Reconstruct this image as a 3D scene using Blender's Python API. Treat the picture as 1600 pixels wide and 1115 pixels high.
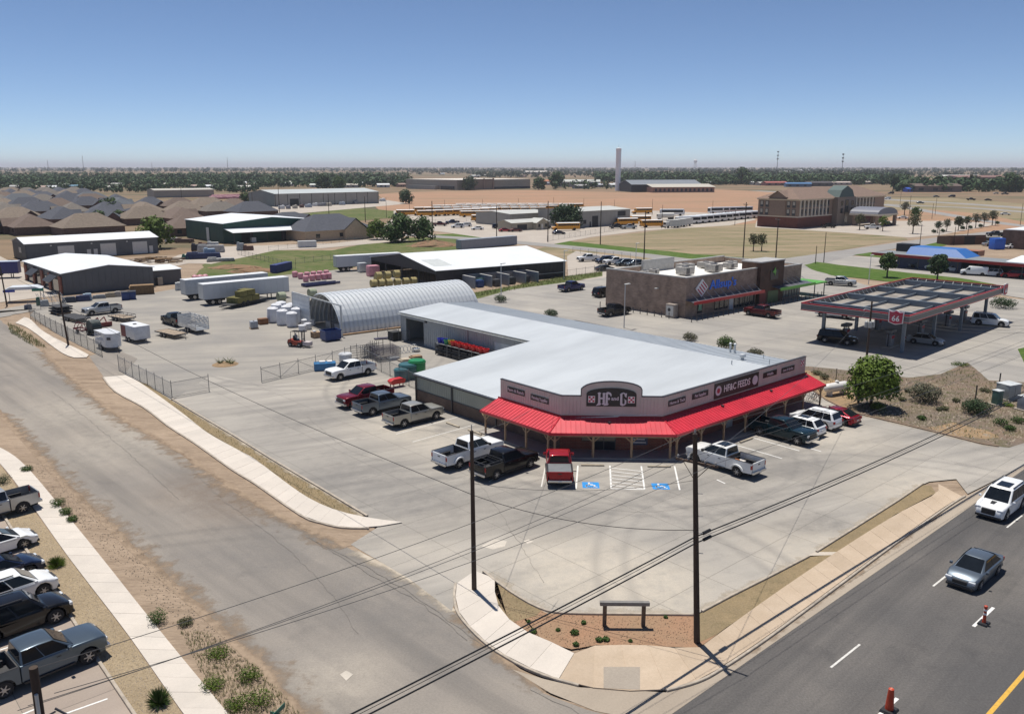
import bpy, bmesh, math, random
from mathutils import Vector, Matrix
R=math.radians; PI=math.pi; rnd=random.Random(7)
for o in list(bpy.data.objects): bpy.data.objects.remove(o)
S=bpy.context.scene; COL=S.collection
# ---------------------------------------------------------------- camera, sky, sun, exposure
FPX=1310.; HOR=260.; CAMH=24.; TH=math.atan((557.5-HOR)/FPX); CT,ST=math.cos(TH),math.sin(TH)
cd=bpy.data.cameras.new('camera'); cam=bpy.data.objects.new('camera',cd); COL.objects.link(cam)
cd.sensor_width=36.; cd.lens=FPX/1600*36; cd.clip_end=90000; cd.clip_start=.5
cam.location=(0,0,CAMH); cam.rotation_euler=(PI/2-TH,0,0); S.camera=cam
SUN_EL,SUN_AZ=74.,120.     # elevation, azimuth of the sun counted from +X
w=bpy.data.worlds.new('World'); S.world=w; w.use_nodes=True; nt=w.node_tree
sky=nt.nodes.new('ShaderNodeTexSky'); sky.sky_type='NISHITA'; sky.sun_disc=False
sky.sun_elevation=R(SUN_EL); sky.sun_rotation=R(90-SUN_AZ)
sky.air_density=.66; sky.dust_density=.02; sky.ozone_density=3.2; sky.altitude=2500
bgn=nt.nodes['Background']; bgn.inputs[1].default_value=.107; nt.links.new(sky.outputs[0],bgn.inputs[0])
sl=bpy.data.lights.new('sun','SUN'); sl.energy=4.9; sl.angle=R(.53); sl.color=(1,.95,.87)
so=bpy.data.objects.new('sun',sl); COL.objects.link(so)
sd=Vector((math.cos(R(SUN_EL))*math.cos(R(SUN_AZ)),math.cos(R(SUN_EL))*math.sin(R(SUN_AZ)),math.sin(R(SUN_EL))))
so.rotation_euler=sd.to_track_quat('Z','Y').to_euler(); so.location=(0,0,300)
vs=S.view_settings; vs.view_transform='Standard'; vs.look='None'; vs.gamma=1; vs.exposure=.04; vs.use_curve_mapping=False
HAZE=.00008
S.render.engine='CYCLES'; S.cycles.max_bounces=6; S.cycles.volume_bounces=1
# ---------------------------------------------------------------- place: photo survey -> metres
def ray(x,y):
    u=(x-800)/FPX; v=(557.5-y)/FPX
    return (u,CT+v*ST,-ST+v*CT)
def G(x,y,h=0.):            # point at height h surveyed at that spot of the photograph
    d=ray(x,y); t=(h-CAMH)/d[2]
    return Vector((d[0]*t,d[1]*t,h))
def P2(pts): return [G(*p).xy for p in pts]
AA=-48.2; BB=41.8           # the two street directions, degrees from +X
def dirv(a): return Vector((math.cos(R(a)),math.sin(R(a)),0))
EA,EB=dirv(AA),dirv(BB)
# ---------------------------------------------------------------- materials
MATS={}
def nodes(m):
    m.use_nodes=True; n=m.node_tree; return n,n.nodes,n.links,n.nodes['Principled BSDF']
def rgb(c): return (c[0],c[1],c[2],1)
def mat(name,col,rough=.7,var=.12,scale=2.,metal=0.,bump=0.,bscale=30.,spec=.5,coord='Object',col2=None,rand=0.,coat=0.,stretch=None):
    """principled surface with uneven colour; col2 = second colour of the mottling"""
    if name in MATS: return MATS[name]
    m=bpy.data.materials.new(name); n,N,K,B=nodes(m); MATS[name]=m
    B.inputs['Roughness'].default_value=rough; B.inputs['Metallic'].default_value=metal
    B.inputs['Specular IOR Level'].default_value=spec
    if coat: B.inputs['Coat Weight'].default_value=coat; B.inputs['Coat Roughness'].default_value=.06
    if coord=='World': tc=N.new('ShaderNodeNewGeometry'); out=tc.outputs['Position']
    else: tc=N.new('ShaderNodeTexCoord'); out=tc.outputs['Object']
    if stretch:
        mp=N.new('ShaderNodeMapping'); mp.inputs['Scale'].default_value=stretch; K.new(out,mp.inputs[0]); out=mp.outputs[0]
    no=N.new('ShaderNodeTexNoise'); no.inputs['Scale'].default_value=scale; no.inputs['Detail'].default_value=5; no.inputs['Roughness'].default_value=.62
    K.new(out,no.inputs['Vector'])
    rp=N.new('ShaderNodeValToRGB'); rp.color_ramp.elements[0].position=.32; rp.color_ramp.elements[1].position=.68
    a=col; b=col2 if col2 else tuple(min(1,c*(1+var)) for c in col)
    if not col2: a=tuple(c*(1-var) for c in col)
    rp.color_ramp.elements[0].color=rgb(a); rp.color_ramp.elements[1].color=rgb(b)
    K.new(no.outputs[0],rp.inputs[0]); res=rp.outputs[0]
    if rand:
        oi=N.new('ShaderNodeObjectInfo'); mr=N.new('ShaderNodeMapRange'); mr.inputs[3].default_value=1-rand; mr.inputs[4].default_value=1+rand
        K.new(oi.outputs['Random'],mr.inputs[0]); mx=N.new('ShaderNodeMix'); mx.data_type='RGBA'; mx.blend_type='MULTIPLY'; mx.inputs[0].default_value=1
        K.new(res,mx.inputs[6]); K.new(mr.outputs[0],mx.inputs[7]); res=mx.outputs[2]
    K.new(res,B.inputs['Base Color'])
    if bump:
        n2=N.new('ShaderNodeTexNoise'); n2.inputs['Scale'].default_value=bscale; n2.inputs['Detail'].default_value=4; K.new(out,n2.inputs['Vector'])
        bp=N.new('ShaderNodeBump'); bp.inputs['Strength'].default_value=bump; bp.inputs['Distance'].default_value=.05
        K.new(n2.outputs[0],bp.inputs['Height']); K.new(bp.outputs[0],B.inputs['Normal'])
    return m
def paint(name,col,rough=.28,metal=.0):
    return mat('paint_'+name,col,rough,var=.05,scale=1.5,metal=metal,coat=.25,spec=.3)
def paved(name,col,dark,light,ang,grain=.10,stain=.55,rand=0.,rough=.85,streak=(.03,.45,1),blot=.11,crack=0.,blobs=(),rings=()):
    """concrete / asphalt: blotches, streaks along the traffic, stains, dusty pale areas and aggregate, in world space"""
    if name in MATS: return MATS[name]
    m=bpy.data.materials.new(name); n,N,K,B=nodes(m); MATS[name]=m
    B.inputs['Roughness'].default_value=rough; B.inputs['Specular IOR Level'].default_value=.25
    ge=N.new('ShaderNodeNewGeometry'); P=ge.outputs['Position']
    def noise(scale,detail,vec,ro=.6):
        t=N.new('ShaderNodeTexNoise'); t.inputs['Scale'].default_value=scale; t.inputs['Detail'].default_value=detail; t.inputs['Roughness'].default_value=ro
        K.new(vec,t.inputs['Vector']); return t.outputs[0]
    def ramp(v,a,b,ca,cb):
        r=N.new('ShaderNodeValToRGB'); e=r.color_ramp.elements; e[0].position=a; e[1].position=b; e[0].color=rgb(ca); e[1].color=rgb(cb); K.new(v,r.inputs[0]); return r.outputs[0]
    def mix(fac,a,b,t='MIX'):
        x=N.new('ShaderNodeMix'); x.data_type='RGBA'; x.blend_type=t
        if isinstance(fac,(int,float)): x.inputs[0].default_value=fac
        else: K.new(fac,x.inputs[0])
        for i,v in ((6,a),(7,b)):
            if isinstance(v,tuple): x.inputs[i].default_value=rgb(v)
            else: K.new(v,x.inputs[i])
        return x.outputs[2]
    mp=N.new('ShaderNodeMapping'); mp.inputs['Rotation'].default_value=(0,0,R(-ang)); K.new(P,mp.inputs[0])
    m2=N.new('ShaderNodeMapping'); m2.inputs['Scale'].default_value=streak; K.new(mp.outputs[0],m2.inputs[0])
    base=mix(ramp(noise(blot,5,P),.35,.68,(0,)*3,(1,)*3),col,light)
    st=ramp(noise(1.,6,m2.outputs[0],.65),.42,.72,(0,)*3,(stain,)*3)
    base=mix(st,base,dark)
    bl=ramp(noise(.33,7,P,.7),.56,.78,(0,)*3,(stain*.9,)*3)
    base=mix(bl,base,dark)
    if blobs or rings:     # spilt sand, oil and tyre arcs at their own places, ragged by noise
        wn=N.new('ShaderNodeTexNoise'); wn.inputs['Scale'].default_value=.35; wn.inputs['Detail'].default_value=6; wn.inputs['Roughness'].default_value=.7; K.new(P,wn.inputs['Vector'])
        sb=N.new('ShaderNodeVectorMath'); sb.operation='SUBTRACT'; sb.inputs[1].default_value=(.5,.5,.5); K.new(wn.outputs[1],sb.inputs[0])
        sc=N.new('ShaderNodeVectorMath'); sc.operation='SCALE'; sc.inputs['Scale'].default_value=3.2; K.new(sb.outputs[0],sc.inputs[0])
        wp=N.new('ShaderNodeVectorMath'); wp.operation='ADD'; K.new(P,wp.inputs[0]); K.new(sc.outputs[0],wp.inputs[1])
        def dist(c,vec):
            q=N.new('ShaderNodeVectorMath'); q.operation='DISTANCE'; q.inputs[1].default_value=(c[0],c[1],0); K.new(vec,q.inputs[0]); return q.outputs['Value']
        def mth(op,a,b_):
            q=N.new('ShaderNodeMath'); q.operation=op
            for i,v in ((0,a),(1,b_)):
                if isinstance(v,(int,float)): q.inputs[i].default_value=v
                else: K.new(v,q.inputs[i])
            return q.outputs[0]
        patch=ramp(noise(1.1,6,P,.75),.3,.62,(.25,)*3,(1,)*3)
        for c,r_,cc,sg in blobs:
            f_=ramp(mth('DIVIDE',dist(c,wp.outputs[0]),r_),.25,1.,(sg,)*3,(0,)*3); f2=mix(1.,f_,patch,'MULTIPLY'); base=mix(f2,base,cc)
        for c,r_,wd,sg in rings:
            d_=mth('ABSOLUTE',mth('SUBTRACT',dist(c,P),r_),0.); f_=ramp(mth('DIVIDE',d_,wd),.15,1.,(sg,)*3,(0,)*3); base=mix(mix(1.,f_,patch,'MULTIPLY'),base,dark)
    gr=ramp(noise(9.,3,P,.8),.3,.7,(1-grain,)*3,(1+grain,)*3)
    base=mix(1.,base,gr,'MULTIPLY')
    if crack:
        vo=N.new('ShaderNodeTexVoronoi'); vo.feature='DISTANCE_TO_EDGE'; vo.inputs['Scale'].default_value=.16
        wn=N.new('ShaderNodeTexNoise'); wn.inputs['Scale'].default_value=.5; wn.inputs['Detail'].default_value=4; K.new(P,wn.inputs['Vector'])
        wm=N.new('ShaderNodeMix'); wm.data_type='RGBA'; wm.inputs[0].default_value=.45; K.new(P,wm.inputs[6]); K.new(wn.outputs[1],wm.inputs[7])
        K.new(wm.outputs[2],vo.inputs['Vector'])
        base=mix(ramp(vo.outputs['Distance'],.002,.008,(crack,)*3,(0,)*3),base,tuple(c*.35 for c in dark))
    if rand:
        oi=N.new('ShaderNodeObjectInfo'); base=mix(1.,base,ramp(oi.outputs['Random'],0,1,(1-rand,)*3,(1+rand,)*3),'MULTIPLY')
    K.new(base,B.inputs['Base Color'])
    bp=N.new('ShaderNodeBump'); bp.inputs['Strength'].default_value=.25; bp.inputs['Distance'].default_value=.02
    K.new(noise(24.,3,P,.7),bp.inputs['Height']); K.new(bp.outputs[0],B.inputs['Normal'])
    return m
def soil(name,c1,c2,c3,s1=.12,s2=.9,lo=.42,hi=.6,grain=.22,gs=6.,stretch=(1,1,1),bump=.6,ang=0.):
    """earth: c1 and c2 in broad patches, c3 growing through them"""
    if name in MATS: return MATS[name]
    m=bpy.data.materials.new(name); n,N,K,B=nodes(m); MATS[name]=m
    B.inputs['Roughness'].default_value=.95; B.inputs['Specular IOR Level'].default_value=.1
    ge=N.new('ShaderNodeNewGeometry'); mp=N.new('ShaderNodeMapping'); mp.inputs['Scale'].default_value=stretch; mp.inputs['Rotation'].default_value=(0,0,R(-ang)); K.new(ge.outputs['Position'],mp.inputs[0]); P=mp.outputs[0]
    def noise(s,d,r=.65):
        t=N.new('ShaderNodeTexNoise'); t.inputs['Scale'].default_value=s; t.inputs['Detail'].default_value=d; t.inputs['Roughness'].default_value=r; K.new(P,t.inputs['Vector']); return t.outputs[0]
    def ramp(v,a,b,ca,cb):
        r=N.new('ShaderNodeValToRGB'); e=r.color_ramp.elements; e[0].position=a; e[1].position=b; e[0].color=rgb(ca); e[1].color=rgb(cb); K.new(v,r.inputs[0]); return r.outputs[0]
    def mix(f,a,b,t='MIX'):
        x=N.new('ShaderNodeMix'); x.data_type='RGBA'; x.blend_type=t
        if isinstance(f,(int,float)): x.inputs[0].default_value=f
        else: K.new(f,x.inputs[0])
        for i,v in ((6,a),(7,b)):
            if isinstance(v,tuple): x.inputs[i].default_value=rgb(v)
            else: K.new(v,x.inputs[i])
        return x.outputs[2]
    b=mix(ramp(noise(s1,6),.38,.64,(0,)*3,(1,)*3),c1,c2)
    b=mix(ramp(noise(s2,7,.72),lo,hi,(0,)*3,(1,)*3),b,c3)
    b=mix(1.,b,ramp(noise(gs,5,.8),.25,.75,(1-grain,)*3,(1+grain,)*3),'MULTIPLY')
    K.new(b,B.inputs['Base Color'])
    if bump:
        bp=N.new('ShaderNodeBump'); bp.inputs['Strength'].default_value=bump; bp.inputs['Distance'].default_value=.12; K.new(noise(gs*.7,5,.75),bp.inputs['Height']); K.new(bp.outputs[0],B.inputs['Normal'])
    return m
def brickmat(name,c1,c2,mortar,bw=.4,bh=.13):
    if name in MATS: return MATS[name]
    m=bpy.data.materials.new(name); n,N,K,B=nodes(m); MATS[name]=m; B.inputs['Roughness'].default_value=.85
    tc=N.new('ShaderNodeTexCoord'); sx=N.new('ShaderNodeSeparateXYZ'); K.new(tc.outputs['Object'],sx.inputs[0])
    ad=N.new('ShaderNodeMath'); ad.operation='ADD'; K.new(sx.outputs[0],ad.inputs[0]); K.new(sx.outputs[1],ad.inputs[1])
    cx=N.new('ShaderNodeCombineXYZ'); K.new(ad.outputs[0],cx.inputs[0]); K.new(sx.outputs[2],cx.inputs[1])
    bt=N.new('ShaderNodeTexBrick'); bt.inputs['Scale'].default_value=1; bt.inputs['Brick Width'].default_value=bw; bt.inputs['Row Height'].default_value=bh; bt.inputs['Mortar Size'].default_value=.012
    bt.inputs['Color1'].default_value=rgb(c1); bt.inputs['Color2'].default_value=rgb(c2); bt.inputs['Mortar'].default_value=rgb(mortar)
    K.new(cx.outputs[0],bt.inputs['Vector'])
    no=N.new('ShaderNodeTexNoise'); no.inputs['Scale'].default_value=.7; no.inputs['Detail'].default_value=6; K.new(tc.outputs['Object'],no.inputs['Vector'])
    rp=N.new('ShaderNodeValToRGB'); rp.color_ramp.elements[0].position=.3; rp.color_ramp.elements[1].position=.7; rp.color_ramp.elements[0].color=(.7,.7,.7,1); rp.color_ramp.elements[1].color=(1.2,1.2,1.2,1); K.new(no.outputs[0],rp.inputs[0])
    mx=N.new('ShaderNodeMix'); mx.data_type='RGBA'; mx.blend_type='MULTIPLY'; mx.inputs[0].default_value=1; K.new(bt.outputs[0],mx.inputs[6]); K.new(rp.outputs[0],mx.inputs[7]); K.new(mx.outputs[2],B.inputs['Base Color'])
    bp=N.new('ShaderNodeBump'); bp.inputs['Strength'].default_value=.5; bp.inputs['Distance'].default_value=.01; bp.invert=True; K.new(bt.outputs['Fac'],bp.inputs['Height']); K.new(bp.outputs[0],B.inputs['Normal'])
    return m
# ---------------------------------------------------------------- mesh helpers
def link(name,me,m=None,parent=None,loc=(0,0,0),rz=0.):
    o=bpy.data.objects.new(name,me); COL.objects.link(o)
    if me is not None and m is not None:
        if len(me.materials)==0: me.materials.append(m)
        elif me.materials[0] is not m:
            o.material_slots[0].link='OBJECT'; o.material_slots[0].material=m
    if parent is not None: o.parent=parent
    o.location=loc
    if rz: o.rotation_euler=(0,0,rz)
    return o
def tag(o,label,cat,group=None,kind=None):
    if label: o['label']=label
    if cat: o['category']=cat
    if group: o['group']=group
    if kind: o['kind']=kind
    return o
def empty(name,loc,rz,label,cat,group=None):
    o=link(name,None,None,None,loc,rz); o.empty_display_size=.3
    return tag(o,label,cat,group)
class MB:
    def __init__(s): s.v=[]; s.f=[]
    def add(s,vs,fs):
        k=len(s.v); s.v+= [tuple(v) for v in vs]; s.f+=[tuple(i+k for i in f) for f in fs]; return s
    def box(s,x0,x1,y0,y1,z0,z1):
        return s.add([(x0,y0,z0),(x1,y0,z0),(x1,y1,z0),(x0,y1,z0),(x0,y0,z1),(x1,y0,z1),(x1,y1,z1),(x0,y1,z1)],
            [(0,3,2,1),(4,5,6,7),(0,1,5,4),(1,2,6,5),(2,3,7,6),(3,0,4,7)])
    def cbox(s,c,d,rz=0.,taper=1.):
        hx,hy,hz=d[0]/2,d[1]/2,d[2]/2; ca,sa=math.cos(rz),math.sin(rz); vs=[]
        for z,t in ((-hz,1),(hz,taper)):
            for x,y in ((-hx,-hy),(hx,-hy),(hx,hy),(-hx,hy)):
                x*=t;y*=t; vs.append((c[0]+x*ca-y*sa,c[1]+x*sa+y*ca,c[2]+z))
        return s.add(vs,[(0,3,2,1),(4,5,6,7),(0,1,5,4),(1,2,6,5),(2,3,7,6),(3,0,4,7)])
    def bar(s,p,q,r,n=6,r2=None):
        p=Vector(p);q=Vector(q);d=(q-p).normalized(); u=d.orthogonal().normalized(); w=d.cross(u); r2=r if r2 is None else r2; vs=[]
        for c,rr in ((p,r),(q,r2)):
            for i in range(n):
                a=2*PI*i/n; vs.append(c+u*(math.cos(a)*rr)+w*(math.sin(a)*rr))
        return s.add(vs,[(i,(i+1)%n,n+(i+1)%n,n+i) for i in range(n)]+[tuple(range(n-1,-1,-1)),tuple(range(n,2*n))])
    def tube(s,pts,r,n=5):
        pts=[Vector(p) for p in pts]; vs=[]; m=len(pts)
        for i,p in enumerate(pts):
            d=(pts[min(i+1,m-1)]-pts[max(i-1,0)]).normalized(); up=Vector((0,0,1)) if abs(d.z)<.95 else Vector((1,0,0))
            u=d.cross(up).normalized(); w=u.cross(d); rr=r[i] if isinstance(r,(list,tuple)) else r
            for k in range(n):
                a=2*PI*k/n; vs.append(p+u*(math.cos(a)*rr)+w*(math.sin(a)*rr))
        fs=[(i*n+k,i*n+(k+1)%n,(i+1)*n+(k+1)%n,(i+1)*n+k) for i in range(m-1) for k in range(n)]
        return s.add(vs,fs+[tuple(range(n-1,-1,-1)),tuple(range((m-1)*n,m*n))])
    def prism(s,pts,z0,z1):            # outline in plan
        n=len(pts); vs=[(p[0],p[1],z0) for p in pts]+[(p[0],p[1],z1) for p in pts]
        return s.add(vs,[tuple(range(n-1,-1,-1)),tuple(range(n,2*n))]+[(i,(i+1)%n,n+(i+1)%n,n+i) for i in range(n)])
    def side(s,pts,y0,y1):             # outline in XZ pulled along Y
        n=len(pts); vs=[(p[0],y0,p[1]) for p in pts]+[(p[0],y1,p[1]) for p in pts]
        return s.add(vs,[tuple(range(n)),tuple(range(2*n-1,n-1,-1))]+[(i,n+i,n+(i+1)%n,(i+1)%n) for i in range(n)])
    def front(s,pts,x0,x1):            # outline in YZ pulled along X
        n=len(pts); vs=[(x0,p[0],p[1]) for p in pts]+[(x1,p[0],p[1]) for p in pts]
        return s.add(vs,[tuple(range(n-1,-1,-1)),tuple(range(n,2*n))]+[(i,(i+1)%n,n+(i+1)%n,n+i) for i in range(n)])
    def quad(s,a,b,c,d): return s.add([a,b,c,d],[(0,1,2,3)])
    def slab(s,pts,t):                 # planar 3-D outline given thickness along its normal (backwards)
        pts=[Vector(p) for p in pts]; n=len(pts); nn=(pts[1]-pts[0]).cross(pts[2]-pts[1]).normalized()*t
        return s.add(pts+[p-nn for p in pts],[tuple(range(n)),tuple(range(2*n-1,n-1,-1))]+[(i,n+i,n+(i+1)%n,(i+1)%n) for i in range(n)])
    def lathe(s,prof,axis='Z',n=16,c=(0,0,0)):
        vs=[];m=len(prof)
        for r,h in prof:
            for i in range(n):
                a=2*PI*i/n; x,y=r*math.cos(a),r*math.sin(a)
                vs.append({'Z':(c[0]+x,c[1]+y,c[2]+h),'Y':(c[0]+x,c[1]+h,c[2]-y),'X':(c[0]+h,c[1]+x,c[2]+y)}[axis])
        fs=[(j*n+i,j*n+(i+1)%n,(j+1)*n+(i+1)%n,(j+1)*n+i) for j in range(m-1) for i in range(n)]
        return s.add(vs,fs+[tuple(range(n-1,-1,-1)),tuple(range((m-1)*n,m*n))])
    def mesh(s,name='m',bevel=0.,seg=2,smooth=None,ang=35):
        me=bpy.data.meshes.new(name); me.from_pydata(s.v,[],s.f)
        if bevel:
            bm=bmesh.new(); bm.from_mesh(me); bmesh.ops.recalc_face_normals(bm,faces=bm.faces)
            es=[e for e in bm.edges if len(e.link_faces)==2 and e.calc_face_angle(0)>R(28)]
            bmesh.ops.bevel(bm,geom=es,offset=bevel,segments=seg,profile=.6,affect='EDGES',clamp_overlap=True); bm.to_mesh(me); bm.free()
        if smooth or bevel:
            for p in me.polygons: p.use_smooth=True
            me.set_sharp_from_angle(angle=R(ang))
        me.update(); return me
    def build(s,name,m,parent=None,loc=(0,0,0),rz=0.,**k): return link(name,s.mesh(name,**k),m,parent,loc,rz)
def sheet(name,pts,z,m,kind='structure',parent=None,loc=None):
    b=MB(); b.add([(p[0],p[1],z) for p in pts],[tuple(range(len(pts)))])
    me=b.mesh(name)
    if me.polygons[0].normal.z<0: me.flip_normals()
    o=link(name,me,m,parent)
    if kind and parent is None: o['kind']=kind
    elif kind=='stuff': o['kind']=kind
    return o
def clip(poly,nx,ny,d):      # keep nx*x+ny*y<=d
    out=[];n=len(poly)
    for i in range(n):
        a,b=poly[i],poly[(i+1)%n]; fa=nx*a[0]+ny*a[1]-d; fb=nx*b[0]+ny*b[1]-d
        if fa<=0: out.append(a)
        if (fa<0<fb) or (fb<0<fa):
            t=fa/(fa-fb); out.append((a[0]+(b[0]-a[0])*t,a[1]+(b[1]-a[1])*t))
    return out
def area(p): return abs(sum(p[i][0]*p[(i+1)%len(p)][1]-p[(i+1)%len(p)][0]*p[i][1] for i in range(len(p))))/2
def slabs(parent,poly,z,m,ang,step,step2,gap=.012,name='slab',dz=.002):
    """cut an outline into paving slabs laid in the direction ang; each slab an object"""
    from mathutils.geometry import tessellate_polygon
    e=dirv(ang); q=Vector((-e.y,e.x)); us=[p[0]*e.x+p[1]*e.y for p in poly]; ws=[p[0]*q.x+p[1]*q.y for p in poly]
    tr=[[tuple(poly[i]) for i in t] for t in tessellate_polygon([[Vector((p[0],p[1],0)) for p in poly]])]
    u=min(us)
    while u<max(us):
        w0=min(ws)
        while w0<max(ws):
            b=MB(); ar=0; zz=z+rnd.uniform(-dz,dz)
            for t in tr:
                c=t
                for (nx,ny,d) in ((e.x,e.y,u+step-gap),(-e.x,-e.y,-(u+gap)),(q.x,q.y,w0+step2-gap),(-q.x,-q.y,-(w0+gap))):
                    c=clip(c,nx,ny,d)
                    if len(c)<3: break
                if len(c)>=3 and area(c)>.002:
                    if sum(c[i][0]*c[(i+1)%len(c)][1]-c[(i+1)%len(c)][0]*c[i][1] for i in range(len(c)))<0: c=c[::-1]
                    ar+=area(c); b.add([(p[0],p[1],zz) for p in c],[tuple(range(len(c)))])
            if ar>.05: b.build(name,m,parent)
            w0+=step2
        u+=step
def strip(pts,w0,w1):        # ribbon outline along a path, from w0 to w1 to the left of it
    n=len(pts); L=[];Rr=[]
    for i in range(n):
        a=Vector(pts[max(i-1,0)]); b=Vector(pts[min(i+1,n-1)]); d=(b-a).normalized(); q=Vector((-d.y,d.x)); p=Vector(pts[i])
        L.append(p+q*w0); Rr.append(p+q*w1)
    return L,Rr
def kerb(name,pts,m,w=.16,h=.13,z=0.,parent=None,off=0.):
    L,Q=strip(pts,off,off+w); b=MB(); n=len(pts); vs=[]
    for l,r in zip(L,Q): vs+=[(l.x,l.y,z-.02),(l.x,l.y,z+h-.02),(l.x+(r.x-l.x)*.12,l.y+(r.y-l.y)*.12,z+h),(r.x-(r.x-l.x)*.12,r.y-(r.y-l.y)*.12,z+h),(r.x,r.y,z+h-.02),(r.x,r.y,z-.02)]
    fs=[(i*6+k,(i+1)*6+k,(i+1)*6+k+1,i*6+k+1) for i in range(n-1) for k in range(5)]+[tuple(range(6)),tuple(range((n-1)*6+5,(n-1)*6-1,-1))]
    b.add(vs,fs); me=b.mesh(name); bm=bmesh.new(); bm.from_mesh(me); bmesh.ops.recalc_face_normals(bm,faces=bm.faces); bm.to_mesh(me); bm.free()
    o=link(name,me,m,parent)
    if parent is None: o['kind']='structure'
    return o
def smoothpath(pts,n=6):     # Catmull-Rom through the points
    P=[Vector(p) for p in pts]; out=[]
    for i in range(len(P)-1):
        a=P[max(i-1,0)];b=P[i];c=P[i+1];d=P[min(i+2,len(P)-1)]
        for k in range(n):
            t=k/n; out.append(.5*((2*b)+(c-a)*t+(2*a-5*b+4*c-d)*t*t+(3*b-a-3*c+d)*t**3))
    return out+[P[-1]]
def wobble(pts,amp,step,seed=0):
    r=random.Random(seed); out=[]; n=len(pts)
    for i in range(n):
        a,b=Vector(pts[i]),Vector(pts[(i+1)%n]); k=max(1,int((b-a).length/step))
        for j in range(k):
            p=a.lerp(b,j/k); out.append((p.x+r.uniform(-amp,amp),p.y+r.uniform(-amp,amp)))
    return out
def text(name,s,size,m,parent,loc,rot,depth=.02,sx=1.,bold=0.,align='CENTER'):
    cu=bpy.data.curves.new('t','FONT'); cu.body=s; cu.size=size; cu.extrude=depth; cu.offset=bold; cu.align_x=align; cu.align_y='CENTER'; cu.resolution_u=2
    t=bpy.data.objects.new('t',cu); COL.objects.link(t); dg=bpy.context.evaluated_depsgraph_get(); dg.update()
    me=bpy.data.meshes.new_from_object(t.evaluated_get(dg)); bpy.data.objects.remove(t)
    me.materials.clear(); o=link(name,me,m,parent,loc); o.rotation_euler=rot; o.scale=(sx,1,1); return o
ORD=['first','second','third','fourth','fifth','sixth','seventh','eighth','ninth','tenth','eleventh','twelfth','thirteenth','fourteenth','fifteenth','sixteenth','seventeenth','eighteenth','nineteenth','twentieth','twenty-first','twenty-second','twenty-third','twenty-fourth','twenty-fifth','twenty-sixth','twenty-seventh','twenty-eighth','twenty-ninth','thirtieth']
# ================================================================ GROUND
M_dirt=soil('dirt',(.36,.275,.20),(.29,.22,.16),(.20,.148,.105),s1=.12,s2=.55,lo=.47,hi=.72,grain=.3,gs=4.,stretch=(.35,1.5,1),ang=-46)
M_plain=soil('plain',(.20,.155,.10),(.26,.17,.115),(.085,.095,.055),s1=.0016,s2=.006,lo=.48,hi=.62,grain=.15,gs=.05,bump=0,stretch=(.6,2.2,1))
M_red=soil('red_field',(.375,.225,.145),(.32,.205,.135),(.255,.19,.12),s1=.012,s2=.03,lo=.5,hi=.66,grain=.12,gs=.8,stretch=(.45,1.6,1),bump=0)
M_graze=soil('grazed_field',(.215,.185,.11),(.32,.245,.165),(.135,.14,.065),s1=.022,s2=.09,lo=.5,hi=.66,grain=.2,gs=2.,stretch=(.5,1.5,1),bump=0)
M_grass=soil('rough_grass',(.105,.125,.045),(.165,.155,.075),(.07,.11,.028),s1=.05,s2=.3,lo=.46,hi=.62,grain=.25,gs=4.)
M_lawn=soil('lawn',(.08,.135,.028),(.12,.155,.045),(.06,.11,.02),s1=.06,s2=.4,grain=.2,gs=6.)
M_gravel=soil('tan_gravel',(.43,.34,.225),(.37,.29,.19),(.26,.20,.13),s1=.5,s2=5.,lo=.5,hi=.66,grain=.38,gs=13.,bump=.9)
M_redgravel=soil('red_gravel',(.36,.215,.135),(.33,.22,.14),(.25,.175,.115),s1=.35,s2=2.2,lo=.55,hi=.75,grain=.25,gs=12.)
M_bed=soil('dry_bed',(.29,.22,.13),(.245,.19,.115),(.19,.155,.09),s1=.4,s2=1.9,lo=.5,hi=.72,grain=.3,gs=10.)
M_scrub=soil('scrub_soil',(.215,.155,.115),(.165,.135,.11),(.125,.115,.065),s1=.16,s2=.7,lo=.46,hi=.66,grain=.4,gs=5.)
def gx(x,y): p=G(x,y); return (p.x,p.y)
SAND=(.50,.445,.365); OIL=(.15,.143,.136)
LB=[(gx(905,905),7.5,SAND,.75),(gx(1010,915),6.5,SAND,.75),(gx(870,850),5,SAND,.4),(gx(1240,845),6,SAND,.6),(gx(1400,760),7,SAND,.6),(gx(690,690),7,SAND,.55),(gx(610,665),6,SAND,.5),(gx(540,600),7,SAND,.55),(gx(1330,690),7,SAND,.45),(gx(650,850),6,SAND,.3),(gx(760,800),5,SAND,.35),(gx(560,740),9,OIL,.45),(gx(700,790),7,OIL,.5),(gx(850,800),6,OIL,.5),(gx(1130,790),8,OIL,.4),(gx(1250,730),8,OIL,.35),(gx(470,660),8,OIL,.4),(gx(1290,815),2.5,OIL,.6),(gx(1245,825),2.,OIL,.6),(gx(700,665),1.2,OIL,.5),(gx(690,672),.8,OIL,.6),(gx(1175,705),1.0,OIL,.5),(gx(925,742),.8,OIL,.35)]
LR=[(gx(760,600),16,.5,.55),(gx(760,600),17.8,.5,.5),(gx(500,560),14,.45,.5),(gx(500,560),15.7,.45,.5),(gx(1000,700),13,.4,.4),(gx(1000,700),14.7,.4,.4),(gx(640,980),22,.6,.5),(gx(640,980),24,.6,.5),(gx(1500,900),20,.5,.4),(gx(1500,900),21.8,.5,.4),(gx(400,640),30,.5,.4),(gx(400,640),31.8,.5,.35)]
M_asph=paved('asphalt',(.095,.091,.089),(.066,.063,.063),(.155,.142,.13),45.3,grain=.22,stain=.9,streak=(.008,.38,1),blot=.10)
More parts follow.
